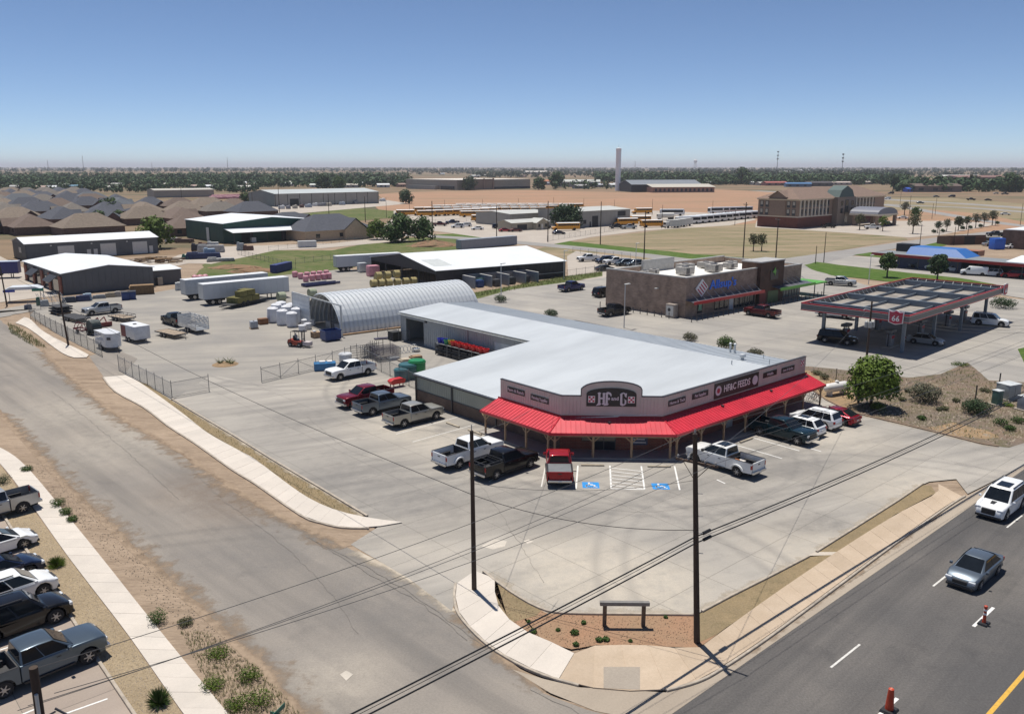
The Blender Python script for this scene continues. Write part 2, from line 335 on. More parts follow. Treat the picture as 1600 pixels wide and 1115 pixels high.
M_old=paved('old_pavement',(.235,.212,.188),(.145,.133,.12),(.30,.265,.225),-45.5,grain=.12,stain=.75,streak=(.022,.4,1),blobs=[(gx(420,860),7,OIL,.45),(gx(600,930),7,OIL,.5),(gx(700,1010),6,OIL,.4),(gx(330,760),6,(.16,.12,.09),.6),(gx(380,790),5,(.16,.12,.09),.55),(gx(200,690),9,SAND,.4),(gx(120,640),9,SAND,.4),(gx(520,1060),4,SAND,.35)],rings=[(gx(900,700),24,.6,.5),(gx(900,700),26,.6,.5),(gx(250,1150),20,.5,.4),(gx(250,1150),21.8,.5,.4)])
M_conc=paved('lot_concrete',(.315,.293,.262),(.19,.18,.168),(.41,.377,.33),25,grain=.08,stain=.8,rand=.03,streak=(.045,.40,1),blot=.075,blobs=LB,rings=LR)
M_yard=paved('yard_concrete',(.275,.258,.235),(.18,.172,.163),(.36,.33,.285),10,grain=.07,stain=.5)
M_gas=paved('station_concrete',(.295,.278,.255),(.20,.19,.178),(.39,.36,.315),-40,grain=.06,stain=.55,rand=.03,streak=(.04,.4,1))
M_walk=paved('walk_concrete',(.52,.46,.385),(.38,.33,.27),(.60,.53,.44),45,grain=.06,stain=.3,rand=.05,blot=.5)
M_walk2=paved('new_walk',(.56,.51,.45),(.44,.395,.345),(.62,.56,.49),45,grain=.05,stain=.25,rand=.04,blot=.5)
M_tanwalk=paved('tan_walk',(.44,.345,.25),(.33,.255,.18),(.50,.40,.30),45,grain=.08,stain=.35,rand=.05,blot=.5)
M_kerb=mat('kerb_concrete',(.40,.345,.28),.9,var=.22,scale=2.5,coord='World',bump=.3)
M_white=mat('road_paint_white',(.72,.71,.68),.6,var=.12,scale=6,coord='World')
M_worn=mat('worn_paint_white',(.60,.585,.545),.7,var=.2,scale=5,coord='World')
M_yel=mat('road_paint_yellow',(.62,.36,.05),.6,var=.15,scale=5,coord='World')
M_blue=mat('sign_blue_paint',(.02,.25,.62),.6,var=.12,scale=5,coord='World')
M_joint=mat('joint_tar',(.145,.135,.12),.9,var=.2,scale=3,coord='World')
M_patch=mat('concrete_patch',(.52,.47,.40),.9,var=.12,scale=1.5,coord='World')
# one sheet to the horizon
n_=72; gv=[(0,0,-.12)];gf=[]
for ri,rr in enumerate((60,250,900,3000,9000,30000,80000)):
    for i in range(n_): a=2*PI*i/n_; gv.append((rr*math.cos(a),rr*math.sin(a)+60,-.12))
for i in range(n_): gf.append((0,1+i,1+(i+1)%n_))
for j in range(6):
    for i in range(n_): gf.append((1+j*n_+i,1+(j+1)*n_+i,1+(j+1)*n_+(i+1)%n_,1+j*n_+(i+1)%n_))
b=MB(); b.add(gv,gf); g=b.build('ground',M_plain); g['kind']='structure'
def zone(name,px,z,m,amp=0,step=10,seed=1):
    p=P2(px)
    if amp: p=wobble(p,amp,step,seed)
    return sheet(name,p,z,m)
zone('dirt_ground',[(-900,1500),(-900,505),(-300,430),(0,412),(330,395),(420,365),(640,352),(1000,345),(1200,352),(1600,330),(1900,345),(2600,640),(2600,1500)],-.085,M_dirt)
zone('red_field',[(585,336),(590,304),(640,299.5),(840,297),(1000,301),(1110,296),(1230,300),(1225,330),(1180,352),(1000,342),(870,331),(700,326)],-.045,M_red,6,40)
zone('red_field',[(1375,360),(1390,331),(1440,327),(1520,332),(1600,345),(1700,365),(1600,368),(1500,366)],-.043,M_red,3,20)
zone('vacant_field',[(790,402),(850,386),(925,372),(1003,363),(1060,356),(1180,349),(1300,357),(1412,370),(1417,374),(1300,392),(1225,405),(1120,420),(1000,412)],-.035,M_graze,.6,8)
zone('grass_field',[(300,432),(330,405),(370,391),(520,391),(590,377),(640,371),(760,371),(800,382),(700,393),(600,404),(520,425),(430,432)],-.034,M_grass,.8,6)
zone('grass_field',[(470,347),(470,333),(560,325),(640,331),(650,337),(560,345)],-.033,M_grass,2,15)
zone('grass_field',[(680,372),(675,367),(720,364),(800,373),(800,378)],-.031,M_lawn,.5,6)
zone('grass_verge',[(833,377),(868,374),(930,381),(1000,388),(1090,397),(1160,402),(1150,409),(1065,403),(960,392),(880,383)],-.028,M_lawn,.5,5)
zone('highway_verge',[(1380,325),(1380,309),(1480,309),(1600,318),(1800,330),(1800,372),(1600,352),(1450,335)],-.05,M_graze,2,20)
M_road2=paved('grey_road',(.265,.25,.235),(.19,.18,.17),(.31,.295,.275),20,grain=.06,stain=.4)
def road(name,px,z,m,w0,w1): 
    p=smoothpath([G(*q).xy for q in px],5); L,Q=strip(p,w0,w1); return sheet(name,L+Q[::-1],z,m)
road('back_road',[(560,362),(640,367),(740,373),(830,380.5),(920,389),(1010,399),(1100,410),(1180,414)],-.02,M_road2,-4,4)
zone('back_road',[(1085,412),(1150,406),(1230,403),(1420,376),(1600,355),(1700,345),(1700,362),(1600,368),(1500,378),(1400,388),(1330,400),(1270,418),(1180,425)],-.021,M_road2)
road('highway',[(1180,298),(1300,305),(1400,312.5),(1500,318),(1600,325),(1750,337)],-.02,M_road2,-7,7)
road('highway',[(1380,319),(1450,322),(1520,325),(1600,331),(1750,342)],-.019,M_road2,-5,5)
road('service_road',[(1300,312),(1400,322),(1450,330),(1520,342),(1600,353),(1700,363)],-.018,M_road2,-4,4)
road('field_road',[(580,322.5),(700,319),(800,317),(900,318),(1000,316)],-.03,M_red,-5,5)
M_lot2=paved('pale_lot',(.40,.35,.30),(.28,.25,.22),(.46,.41,.35),15,grain=.06,stain=.4)
zone('bus_yard',[(600,352),(615,340),(615,329),(760,323),(1000,328),(1160,335),(1182,343),(1140,352),(1010,360),(925,370),(855,383),(800,378),(690,362)],-.026,M_lot2)
zone('hotel_lot',[(1180,355),(1182,345),(1300,345),(1500,345),(1560,350),(1470,367),(1420,371),(1330,364),(1250,359)],-.025,M_lot2)
zone('warehouse_lot',[(395,330),(430,322),(600,312),(640,318),(540,327),(460,334)],-.027,M_lot2)
zone('back_lot',[(380,402),(430,391),(500,388),(640,375),(600,370),(520,380),(350,385),(280,398),(250,410),(330,412)],-.027,M_lot2)
zone('building_apron',[(-60,476),(0,472),(85,462),(120,452),(60,430),(0,400),(-80,405)],-.02,M_lot2)
zone('building_apron',[(0,404),(60,414),(250,402),(300,410),(230,425),(120,420)],-.023,M_lot2)
zone('truck_lot',[(888,436),(886,400),(900,392),(1000,405),(1010,420),(960,428),(935,438)],-.022,M_lot2)
zone('ditch_grass',[(725,470),(820,452),(890,440),(942,431),(942,424),(880,432),(800,447),(735,458)],-.008,M_grass,.2,3)
# storage yard
zone('storage_yard',[(175,582),(47,492),(60,478),(180,468),(290,448),(420,432),(540,420),(600,424),(700,447),(760,470),(720,530),(690,600),(560,640),(330,600),(265,625)],-.016,M_yard)
road('yard_road',[(-260,455),(-60,492),(0,489),(60,478),(150,470),(240,460)],-.018,M_yard,-3.2,3.2)
# station lot and convenience-store lot, in slabs
gl=P2([(700,498),(742,468),(800,452),(884,441),(943,434),(1000,425),(1135,424),(1262,418),(1290,427),(1360,447),(1600,468),(1750,490),(1750,560),(1640,620),(1600,597),(1545,594),(1512,566),(1470,584),(1420,590),(1345,580),(1290,577),(1258,572),(1100,540),(900,500)])
so_=sheet('station_lot',gl,-.012,M_joint); slabs(so_,gl,-.004,M_gas,AA,9.,9.,gap=.025)
zone('drive_through',[(1262,418),(1240,425),(1330,425),(1420,437),(1600,466),(1800,500),(1800,440),(1600,430),(1440,412),(1390,402),(1330,400)],-.011,M_gas)
zone('lawn_strip',[(1258,414),(1275,409),(1330,416),(1420,426),(1500,434),(1556,444),(1560,447),(1500,449),(1400,441),(1300,430),(1268,421)],.004,M_lawn,.25,3)
zone('lawn_strip',[(1335,398),(1360,394),(1420,398),(1390,404)],.003,M_lawn,.3,4)
zone('lawn_strip',[(1440,384),(1475,376),(1500,378),(1460,387)],.003,M_lawn,.3,4)
zone('island',[(1590,545),(1600,543),(1660,548),(1660,575),(1620,572),(1600,566)],.01,M_lawn)
zone('dirt_verge',[(-900,1500),(-900,525),(-100,508),(0,500),(30,492),(48,500),(160,558),(186,584),(266,627),(560,812),(600,832),(690,900),(720,965),(790,1030),(860,1085),(1000,1130),(1000,1500)],-.0125,M_dirt,.05,2)
# main road
ra,rb=G(1048,1115).xy,G(1600,733).xy; rd=(rb-ra).normalized(); rq=Vector((rd.y,-rd.x))
RA,RB=ra-rd*120,rb+rd*160
MAIN=math.degrees(math.atan2(rd.y,rd.x))
sheet('main_road',[RA,RA+rq*24,RB+rq*24,RB],-.004,M_asph)
def onroad(px): 
    p=G(*px).xy-ra; return p.dot(rd),p.dot(rq)
def mark(name,s0,s1,t,w,m,z=.001): 
    c=ra+rd*s0+rq*t; d=ra+rd*s1+rq*t; return sheet(name,[c+rq*w/2,c-rq*w/2,d-rq*w/2,d+rq*w/2],z,m)
s1,t1=onroad((1298,1042)); s2,_=onroad((1343,1006)); dl=s2-s1
for k in range(-4,14): mark('lane_dash',s1+k*12.2,s1+k*12.2+3.05,t1,.11,M_worn)
s3,t3=onroad((1521,978)); s4,_=onroad((1554,949))
for k in range(-4,12): mark('lane_dash',s3+k*12.2,s4+k*12.2,t3,.17,M_white)
s5,t5=onroad((1545,1115)); mark('centre_line',-120,260,t5,.2,M_yel)
# side road
sr=[(-500,520),(-200,470),(0,500),(60,545),(110,592),(180,650),(250,690),(300,722),(400,790),(480,828),(545,856),(640,905),(720,965),(790,1035),(850,1080),(920,1108),(980,1125),(1030,1128),(1048,1116),(985,1160),(900,1400),(600,1400),(480,1115),(425,1050),(330,960),(240,880),(160,805),(120,770),(60,705),(0,640),(-200,560),(-500,600)]
zone('side_road',sr,-.008,M_old,.12,1.2,4)
zone('driveway',[(163,590),(139,556),(180,545),(215,560),(192,586)],-.0042,M_old)
# parking lot: slabs on a dark bed
lot=P2([(757,893),(800,926),(845,951),(885,958.5),(1085,960.5),(1140,932),(1268,867),(1440,757),(1452,752),(1494,748),(1512,771),(1600,727),(1680,690),(1600,692),(1576,699),(1536,695),(1473,679),(1331,645),(1290,625),(1240,590),(1000,545),(700,545),(640,585),(405,600),(330,585),(269,626),(300,644),(367,684),(428,722),(506,768),(573,808),(592,822),(548,850),(640,904),(706,954),(712,935),(718,911)])
lo_=sheet('parking_lot',lot,-.0035,M_joint); slabs(lo_,lot,.002,M_conc,AA,4.6,4.6,gap=.012,dz=.0012)
# pale patches of new concrete in the lot
for i,q in enumerate([[(752,853),(772,842),(792,845),(789,853),(770,858)],[(818,845),(826,842),(834,846),(824,849)],[(531,1053),(541,1047),(552,1053),(541,1063)]]): sheet('concrete_patch',P2(q),.008,M_patch)
# painted stalls
def line(px,w=.11,m=None,z=.0075,name='stall_line'):
    p,q=G(*px[0]).xy,G(*px[1]).xy; d=(q-p).normalized(); n=Vector((-d.y,d.x))*w/2
    return sheet(name,[p+n,p-n,q-n,q+n],z,m or M_worn)
for l in [((593,668),(612,665)),((619,678),(716,651)),((645,690),(742,663)),((677,704),(730,690)),((764,752),(819,723)),((846,760),(852,730))]: line(l)
for l in [((900,763),(903,727)),((955,763),(953,727)),((1007,764),(1002,728)),((1062,765),(1054,728))]: line(l,.13,M_white)
line(((955,763),(1007,764.3)),.13,M_white)
for k in range(6):
    y=732+k*5.4; line(((954,y-1.5),(1004,y+4)),.10,M_white)
for l in [((1150,695),(1222,716)),((1178,684),(1249,704)),((1179,722),(1195,727)),((1120,749),(1133,755)),((1207,672),(1230,679)),((1262,699),(1283,705))]: line(l,.12,M_white)
def hc(cx,cy):               # blue painted square with the wheelchair sign
    c=G(cx,cy); e=dirv(-2.4); q=dirv(87.6); W,Hh=.65,.62
    o=sheet('accessible_bay_sign',[(c+e*a*W+q*b_*Hh).xy for a,b_ in ((-1,-1),(1,-1),(1,1),(-1,1))],.0085,M_blue)
    b=MB(); b.cbox((-.12,.44,0),(.16,.16,.003)); b.cbox((-.12,.16,0),(.13,.42,.003)); b.cbox((.06,.0,0),(.42,.11,.003)); b.cbox((.02,.22,0),(.3,.09,.003)); b.cbox((.29,-.2,0),(.11,.42,.003)); b.cbox((.4,-.37,0),(.2,.09,.003))
    n=18
    for i in range(n):
        a=R(120+ i*230/n); b.cbox((-.05+.31*math.cos(a),-.18+.31*math.sin(a),0),(.12,.1,.003),a+PI/2)
    b.build('wheelchair_symbol',M_white,o,(c.x,c.y,.013),R(-2.4))
hc(923,757.5); hc(1032,759.5)
# cracks and sealed seams
M_crack=mat('crack_seam',(.155,.142,.128),.9,var=.25,scale=2,coord='World')
def crack(px,w=.03,amp=.12,seed=0,z=.0095):
    r0=random.Random(seed); p=smoothpath([G(*q).xy for q in px],4); q=[]
    for a,c in zip(p,p[1:]):
        k=max(1,int((c-a).length/.5))
        for j in range(k): t=a.lerp(c,j/k); q.append(t+Vector((r0.uniform(-amp,amp),r0.uniform(-amp,amp))))
    q.append(p[-1]); L,Q=[],[]
    for i_,t in enumerate(q):
        d=(q[min(i_+1,len(q)-1)]-q[max(i_-1,0)]).normalized(); n=Vector((-d.y,d.x))*w*r0.uniform(.3,1.); L.append(t+n); Q.append(t-n)
    b=MB(); m_=len(q); b.add([(v.x,v.y,z) for v in L]+[(v.x,v.y,z) for v in Q],[(k,m_+k,m_+k+1,k+1) for k in range(m_-1)]); o=b.build('pavement_crack',M_crack); o['kind']='structure'
    if o.data.polygons[0].normal.z<0: o.data.flip_normals()
for i_,c in enumerate([[(486,842),(560,880),(640,926),(700,968),(760,1012)],[(480,838),(560,886),(650,938),(730,1000)],[(300,735),(360,790),(440,850),(520,930),(560,990)],[(80,610),(180,690),(280,780)],[(830,1075),(905,1115)],[(700,700),(760,770),(800,830),(850,910)],[(900,790),(1000,800),(1100,790),(1200,780)],[(480,650),(540,700),(600,720)]]): crack(c,.018 if i_>1 else .03,.1,i_)
# kerbs and planting beds
K1=smoothpath(P2([(757,893),(800,925),(845,950),(885,957.5),(985,959),(1085,960)]),3); kerb('kerb',K1,M_kerb,.15,.12,off=-.15)
K2=P2([(1095,955),(1140,931),(1200,901),(1262,869)]); kerb('kerb',K2,M_kerb,.15,.12,off=-.15)
K3=P2([(1274,862),(1330,827),(1400,783),(1440,756)]); kerb('kerb',K3,M_kerb,.15,.12,off=-.15)
K4=P2([(269,624),(300,642.5),(367,682),(428,720),(506,766),(574,807)]); kerb('kerb',K4,M_kerb,.18,.13,off=-.09)
K5=P2([(1240,588),(1290,625),(1331,645),(1400,661),(1473,678.5),(1536,694.5),(1560,698)]); kerb('kerb',K5,mat('brown_kerb',(.25,.175,.12),.9,var=.2,coord='World'),.15,.12,off=-.02)
zone('planting_bed',[(757,894),(800,926),(845,952),(885,960),(985,961),(1090,961),(1090,1004),(1120,990),(1092,1012),(1000,1008),(930,1008),(893,1014),(845,999),(800,973),(774,938),(776,906)],.012,M_redgravel,.06,.8)
zone('planting_bed',[(757,894),(800,926),(845,952),(838,962),(800,973),(774,938),(776,906)],.018,M_bed,.05,.8)
zone('planting_strip',[(1092,960),(1140,933),(1200,903),(1262,870),(1300,866),(1230,918),(1180,950),(1120,990),(1092,1004)],.014,M_bed,.05,.8)
zone('planting_strip',[(1274,864),(1330,829),(1400,785),(1440,758),(1455,758),(1461,770),(1400,803),(1340,842),(1308,862)],.014,M_bed,.05,.8)
sheet('concrete_gap',P2([(1262,868),(1274,862),(1308,862),(1300,867)]),.017,M_walk)
zone('planting_strip',[(269,626),(300,644),(367,684),(428,722),(506,768),(574,809),(556,806),(517,796),(471,773),(400,720),(326,678),(251,621),(196,588),(230,600)],-.002,M_bed,.04,.7)
# pavements beside the roads: slab by slab
def walk(name,outer,inner,z,m,k=6,n=None,bed=M_joint):
    o=smoothpath([G(*q).xy for q in outer],k); i=smoothpath([G(*q).xy for q in inner],k)
    L=sum((o[a+1]-o[a]).length for a in range(len(o)-1)); n=n or max(4,int(L/1.5))
    def res(p):
        d=[0.]
        for a in range(len(p)-1): d.append(d[-1]+(p[a+1]-p[a]).length)
        out=[]
        for j in range(n+1):
            t=d[-1]*j/n; a=0
            while a<len(d)-2 and d[a+1]<t: a+=1
            f=(t-d[a])/max(1e-6,d[a+1]-d[a]); out.append(p[a].lerp(p[a+1],f))
        return out
    o,i=res(o),res(i); w_=sheet(name,o+i[::-1],z-.012,m)
    for a in range(n):
        q=[o[a].lerp(o[a+1],.006),o[a].lerp(o[a+1],.994),i[a].lerp(i[a+1],.994),i[a].lerp(i[a+1],.006)]
        b=MB(); b.prism(q,z-.06,z+rnd.uniform(-.004,.004)); me=b.mesh('slab'); bm=bmesh.new(); bm.from_mesh(me); bmesh.ops.recalc_face_normals(bm,faces=bm.faces); bm.to_mesh(me); bm.free(); link('slab',me,m,w_)
    return w_
walk('pavement',[(162,590),(181,612),(226,637),(264,666),(306,693),(364,734),(400,756),(471,805),(503,817),(535,824),(577,825),(628,817)],[(196,587),(215,596),(251,621),(290,650),(326,678),(380,708),(400,719.5),(471,772),(517,795),(552,805),(590,812),(628,816.5)],.09,M_walk2)
walk('pavement',[(24,505),(40,511),(58,523),(80,540),(99,553),(117,559.5),(135,559)],[(38,496),(47,499),(65,516),(85,528),(105,538),(122,546),(139,555)],.09,M_walk2)
walk('pavement',[(-20,690),(34,722),(131,837),(230,961),(340,1095),(420,1190)],[(-60,690),(-2,722),(106,869),(198,989),(283,1110),(345,1190)],.05,M_walk2)
walk('pavement',[(714,912),(712,935),(720,962),(756,1001),(800,1031),(850,1054),(873,1062)],[(742,893),(773,905),(774,938),(800,973),(845,999),(893,1014),(897,1022)],.09,M_walk2)
walk('pavement',[(873,1062),(905,1070),(942,1077),(1000,1080),(1045,1077),(1088,1064),(1125,1044)],[(897,1022),(915,1012),(942,1008.5),(1000,1008.5),(1030,1010),(1062,1013),(1095,1012)],.06,M_tanwalk)
walk('pavement',[(1125,1044),(1200,994),(1300,920),(1400,846),(1480,790),(1504,777)],[(1095,1012),(1200,936),(1300,868),(1400,805),(1462,772),(1466,757)],.09,M_tanwalk)
kerb('kerb',smoothpath(P2([(714,912),(712,935),(720,962),(756,1001),(800,1031),(850,1054),(905,1070)]),4),M_kerb,.15,.11,off=-.15)
kerb('kerb',smoothpath(P2([(1040,1078),(1088,1064.5),(1125,1045),(1200,995),(1300,921),(1400,847),(1480,791),(1506,775)]),4),M_kerb,.15,.11,off=-.15)
kerb('kerb',smoothpath(P2([(162,590),(181,612),(226,637),(264,666),(306,693),(364,734),(400,756),(471,805),(503,817),(535,824),(577,825)]),3),M_kerb,.15,.1,off=-.15)
M_gut=paved('gutter_concrete',(.34,.285,.225),(.24,.20,.16),(.40,.34,.27),45,grain=.08,stain=.4)
zone('gutter',[(905,1073),(1040,1081),(1088,1067),(1125,1048),(1200,998),(1300,924),(1400,850),(1480,794),(1512,774),(1600,727),(1600,733),(1300,941),(1200,1010),(1120,1066),(1048,1116),(1000,1124),(930,1110),(860,1082),(800,1045),(850,1060)],.0045,M_gut)
zone('dropped_kerb',[(943,1043),(1000,1043),(1000,1078.5),(943,1076)],.067,paved('ramp_concrete',(.33,.285,.235),(.25,.21,.17),(.38,.33,.27),45))
# left parking lot and its gravel border
ll=P2([(-420,830),(-200,700),(-60,735),(0,797),(18,826),(89,929),(159,1041),(209,1115),(270,1215),(100,1500),(-700,1500)])
ls_=sheet('left_parking_lot',ll,-.003,M_joint); slabs(ls_,ll,.003,paved('left_lot_concrete',(.33,.27,.225),(.24,.20,.17),(.37,.31,.26),40,grain=.06,stain=.4,rand=.04),AA,4.6,4.6)
kerb('kerb',P2([(0,797),(18,826),(89,929),(159,1041),(209,1115),(260,1195)]),M_kerb,.16,.13,off=-.08)
zone('gravel_border',[(-20,735),(0,725),(106,870),(198,990),(283,1112),(335,1180),(262,1195),(209,1115),(159,1041),(89,929),(18,826),(0,797)],.008,M_gravel)
for l in [((0,888),(31,877)),((0,1015),(96,984)),((60,1105),(0,1130)),((100,1115),(168,1091)),((0,850),(10,846))]: line(l,.11,M_white,.0095)
zone('scrub_lot',[(1240,575),(1262,572),(1345,580),(1420,590),(1470,584),(1512,566),(1545,594),(1600,597),(1640,620),(1700,680),(1600,692),(1576,699),(1536,695),(1473,679),(1331,645),(1290,625)],-.002,M_scrub,.1,1.5)
zone('bare_soil',[(1240,580),(1262,578),(1320,600),(1345,628),(1331,643),(1290,624)],.003,soil('tan_soil',(.36,.24,.14),(.31,.215,.13),(.25,.185,.115),s1=.3,s2=1.4),.1,1)
zone('bare_soil',[(1450,668),(1490,660),(1540,672),(1560,682),(1540,686),(1480,679)],.003,MATS['tan_soil'],.12,1)

# drifted dirt over the pavement edges: ragged cover that thins out across the ribbon
def drift(name,c,c2):
    m=bpy.data.materials.new(name); n,N,K,B=nodes(m); B.inputs['Roughness'].default_value=.95; B.inputs['Specular IOR Level'].default_value=.1
    ge=N.new('ShaderNodeNewGeometry'); at_=N.new('ShaderNodeAttribute'); at_.attribute_name='cover'
    def noise(s_,d): t=N.new('ShaderNodeTexNoise'); t.inputs['Scale'].default_value=s_; t.inputs['Detail'].default_value=d; t.inputs['Roughness'].default_value=.7; K.new(ge.outputs['Position'],t.inputs['Vector']); return t.outputs[0]
    rp=N.new('ShaderNodeValToRGB'); rp.color_ramp.elements[0].position=.35; rp.color_ramp.elements[1].position=.65; rp.color_ramp.elements[0].color=rgb(c); rp.color_ramp.elements[1].color=rgb(c2); K.new(noise(1.2,6),rp.inputs[0]); K.new(rp.outputs[0],B.inputs['Base Color'])
    a=N.new('ShaderNodeMath'); a.operation='ADD'; K.new(noise(.7,7),a.inputs[0]); K.new(at_.outputs['Fac'],a.inputs[1])
    mr=N.new('ShaderNodeMapRange'); mr.inputs[1].default_value=.88; mr.inputs[2].default_value=1.16; K.new(a.outputs[0],mr.inputs[0]); K.new(mr.outputs[0],B.inputs['Alpha']); return m
M_dr=drift('drifted_dirt',(.35,.265,.19),(.24,.18,.128)); M_ds=drift('drifted_sand',(.50,.44,.36),(.42,.36,.28))
def fringe(px,w_in,w_out,m,z,closed=False):
    p=smoothpath([G(*q).xy for q in px],6); A_,B1=strip(p,-w_in,w_out); C=p; n=len(p); b=MB(); b.add([(v.x,v.y,z) for v in A_]+[(v.x,v.y,z) for v in C]+[(v.x,v.y,z) for v in B1],[(k,k+1,n+k+1,n+k) for k in range(n-1)]+[(n+k,n+k+1,2*n+k+1,2*n+k) for k in range(n-1)])
    o=b.build('dirt_drift',m); o['kind']='structure'; at_=o.data.attributes.new('cover','FLOAT','POINT')
    for i in range(3*n): at_.data[i].value=(.75,.55,.05)[i//n]*(1 if n>2 and 0<i%n<n-1 else .2)
    bm=bmesh.new(); bm.from_mesh(o.data); bmesh.ops.recalc_face_normals(bm,faces=bm.faces); bm.to_mesh(o.data); bm.free()
    if o.data.polygons[0].normal.z<0: o.data.flip_normals()
fringe([(0,640),(60,705),(120,770),(160,805),(240,880),(330,960),(425,1050),(480,1115),(520,1160)],.5,2.6,M_dr,.0005)
fringe([(545,858),(480,828),(400,790),(300,722),(250,690),(180,650),(110,592),(60,545)],.5,3.0,M_dr,.0008)
fringe([(712,960),(640,908),(545,858)],.3,1.4,M_ds,.0008)
fringe([(860,1084),(790,1036),(740,985),(712,955)],.3,1.5,M_dr,.0008)
fringe([(757,893),(800,926),(845,951),(885,958),(1085,960)],.1,1.8,M_ds,.0125)
fringe([(1095,955),(1140,931),(1200,901),(1262,869)],.1,1.3,M_ds,.0125); fringe([(1274,862),(1330,827),(1400,783),(1440,756)],.1,1.3,M_ds,.0125)
fringe([(1560,698),(1536,694.5),(1473,678.5),(1400,661),(1331,645)],.1,1.2,M_ds,.0125)
fringe([(1125,1048),(1200,998),(1300,924),(1400,850),(1480,794)][::-1],.1,.7,M_dr,.012)
fringe([(574,809),(506,768),(428,722),(367,684),(300,644)],.15,1.0,M_ds,.0125)
# ================================================================ FEED STORE
def onface(px,py,P0,ang):    # (metres along the face, height) of a surveyed spot on an upright face
    d=ray(px,py); nx,ny=-math.sin(R(ang)),math.cos(R(ang)); t=(nx*P0[0]+ny*P0[1])/(nx*d[0]+ny*d[1])
    x,y,z=d[0]*t,d[1]*t,CAMH+d[2]*t; return (x-P0[0])*math.cos(R(ang))+(y-P0[1])*math.sin(R(ang)),z
M_siding=mat('grey_siding',(.52,.475,.425),.5,var=.07,scale=.8)
M_sage=mat('sage_siding',(.36,.37,.31),.5,var=.07,scale=.6)
M_bluegrey=mat('bluegrey_siding',(.33,.355,.365),.45,var=.08,scale=.6)
M_trim=mat('dark_trim',(.05,.05,.055),.45,var=.1)
M_galv=mat('galvalume_roof',(.56,.585,.59),.42,var=.10,scale=.25,metal=.25,stretch=(1,.25,1))
M_galv2=mat('galvalume_seam',(.53,.555,.56),.42,var=.06,metal=.25)
M_redroof=mat('red_roof',(.55,.025,.045),.45,var=.16,scale=.5)
M_brick=brickmat('brown_brick',(.155,.098,.072),(.115,.075,.058),(.2,.17,.14))
M_redbrick=brickmat('red_brick',(.26,.07,.04),(.20,.055,.035),(.25,.2,.16))
M_wood=mat('post_wood',(.40,.27,.16),.7,var=.2,scale=3)
M_glass=mat('dark_glass',(.018,.022,.028),.08,var=.2,scale=.6,spec=.7)
M_black=mat('sign_black',(.012,.010,.014),.35,var=.15)
M_sgrey=mat('sign_silver',(.62,.60,.63),.4,var=.08)
M_swhite=mat('sign_white',(.80,.78,.76),.45,var=.05)
M_sred=mat('sign_red',(.42,.02,.06),.45,var=.08)
M_floor=mat('walk_floor',(.33,.30,.27),.8,var=.12,scale=.7)
M_stop=mat('wheel_stop_concrete',(.42,.36,.27),.9,var=.2,scale=3)
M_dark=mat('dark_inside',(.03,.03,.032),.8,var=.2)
g0=Vector((-10.114,85.129,0)); ST_=empty('feed_store',g0,R(AA),'long feed store with pale metal roof, red canopy and curved front sign','store')
AJ,AK,BK,BE,HP,HB=21.45,27.52,6.22,29.7,4.87,3.06
def zr(bq): return 2.86+max(0,min(bq,24))*.0683-(max(0,bq-24))*.075
b=MB(); b.slab([(-27.3,16.45,zr(16.45)),(0,16.45,zr(16.45)),(0,-.2,zr(-.2)-.014),(21.5,-.2,zr(-.2)-.014),(27.3,6.0,zr(6.)),(27.3,24,zr(24)),(-27.3,24,zr(24))],.1); nr=b.build('roof_slope',M_galv,ST_)
b=MB(); b.slab([(-27.3,24,zr(24)),(27.3,24,zr(24)),(27.3,30.2,zr(30.2)),(-27.3,30.2,zr(30.2))],.1); fr=b.build('roof_slope',mat('galvalume_shaded_side',(.44,.47,.49),.42,var=.08,scale=.3,metal=.25),ST_)  # far slope's shade put into the colour: darker copy of the galvalume
b=MB(); b.cbox((0,24,zr(24)+.03),(54.6,.5,.05)); b.build('ridge_cap',M_galv2,ST_)
b=MB()
for k in range(91):
    a=-27.2+k*.6; lo=16.45 if a<0 else (-.2 if a<21.4 else (a-21.4)*1.03)
    b.add([(a-.02,lo,zr(lo)+.002),(a+.02,lo,zr(lo)+.002),(a+.02,24,zr(24)+.002),(a-.02,24,zr(24)+.002),(a-.012,lo,zr(lo)+.04),(a+.012,lo,zr(lo)+.04),(a+.012,24,zr(24)+.04),(a-.012,24,zr(24)+.04)],[(4,5,6,7),(0,1,5,4),(1,2,6,5),(3,0,4,7)])
    b.add([(a-.02,24,zr(24)+.002),(a+.02,24,zr(24)+.002),(a+.02,30.2,zr(30.2)+.002),(a-.02,30.2,zr(30.2)+.002),(a-.012,24,zr(24)+.04),(a+.012,24,zr(24)+.04),(a+.012,30.2,zr(30.2)+.04),(a-.012,30.2,zr(30.2)+.04)],[(4,5,6,7),(0,1,5,4),(1,2,6,5),(3,0,4,7)])
o=b.build('roof_seams',M_galv2,ST_); o['kind']='stuff'
b=MB()
for bb in (6.0,14.2): b.add([(0.1,bb,zr(bb)+.045),(27.2,bb,zr(bb)+.045),(27.2,bb+.12,zr(bb+.12)+.045),(0.1,bb+.12,zr(bb+.12)+.045)],[(0,1,2,3)])
b.build('panel_lap',M_galv2,ST_)
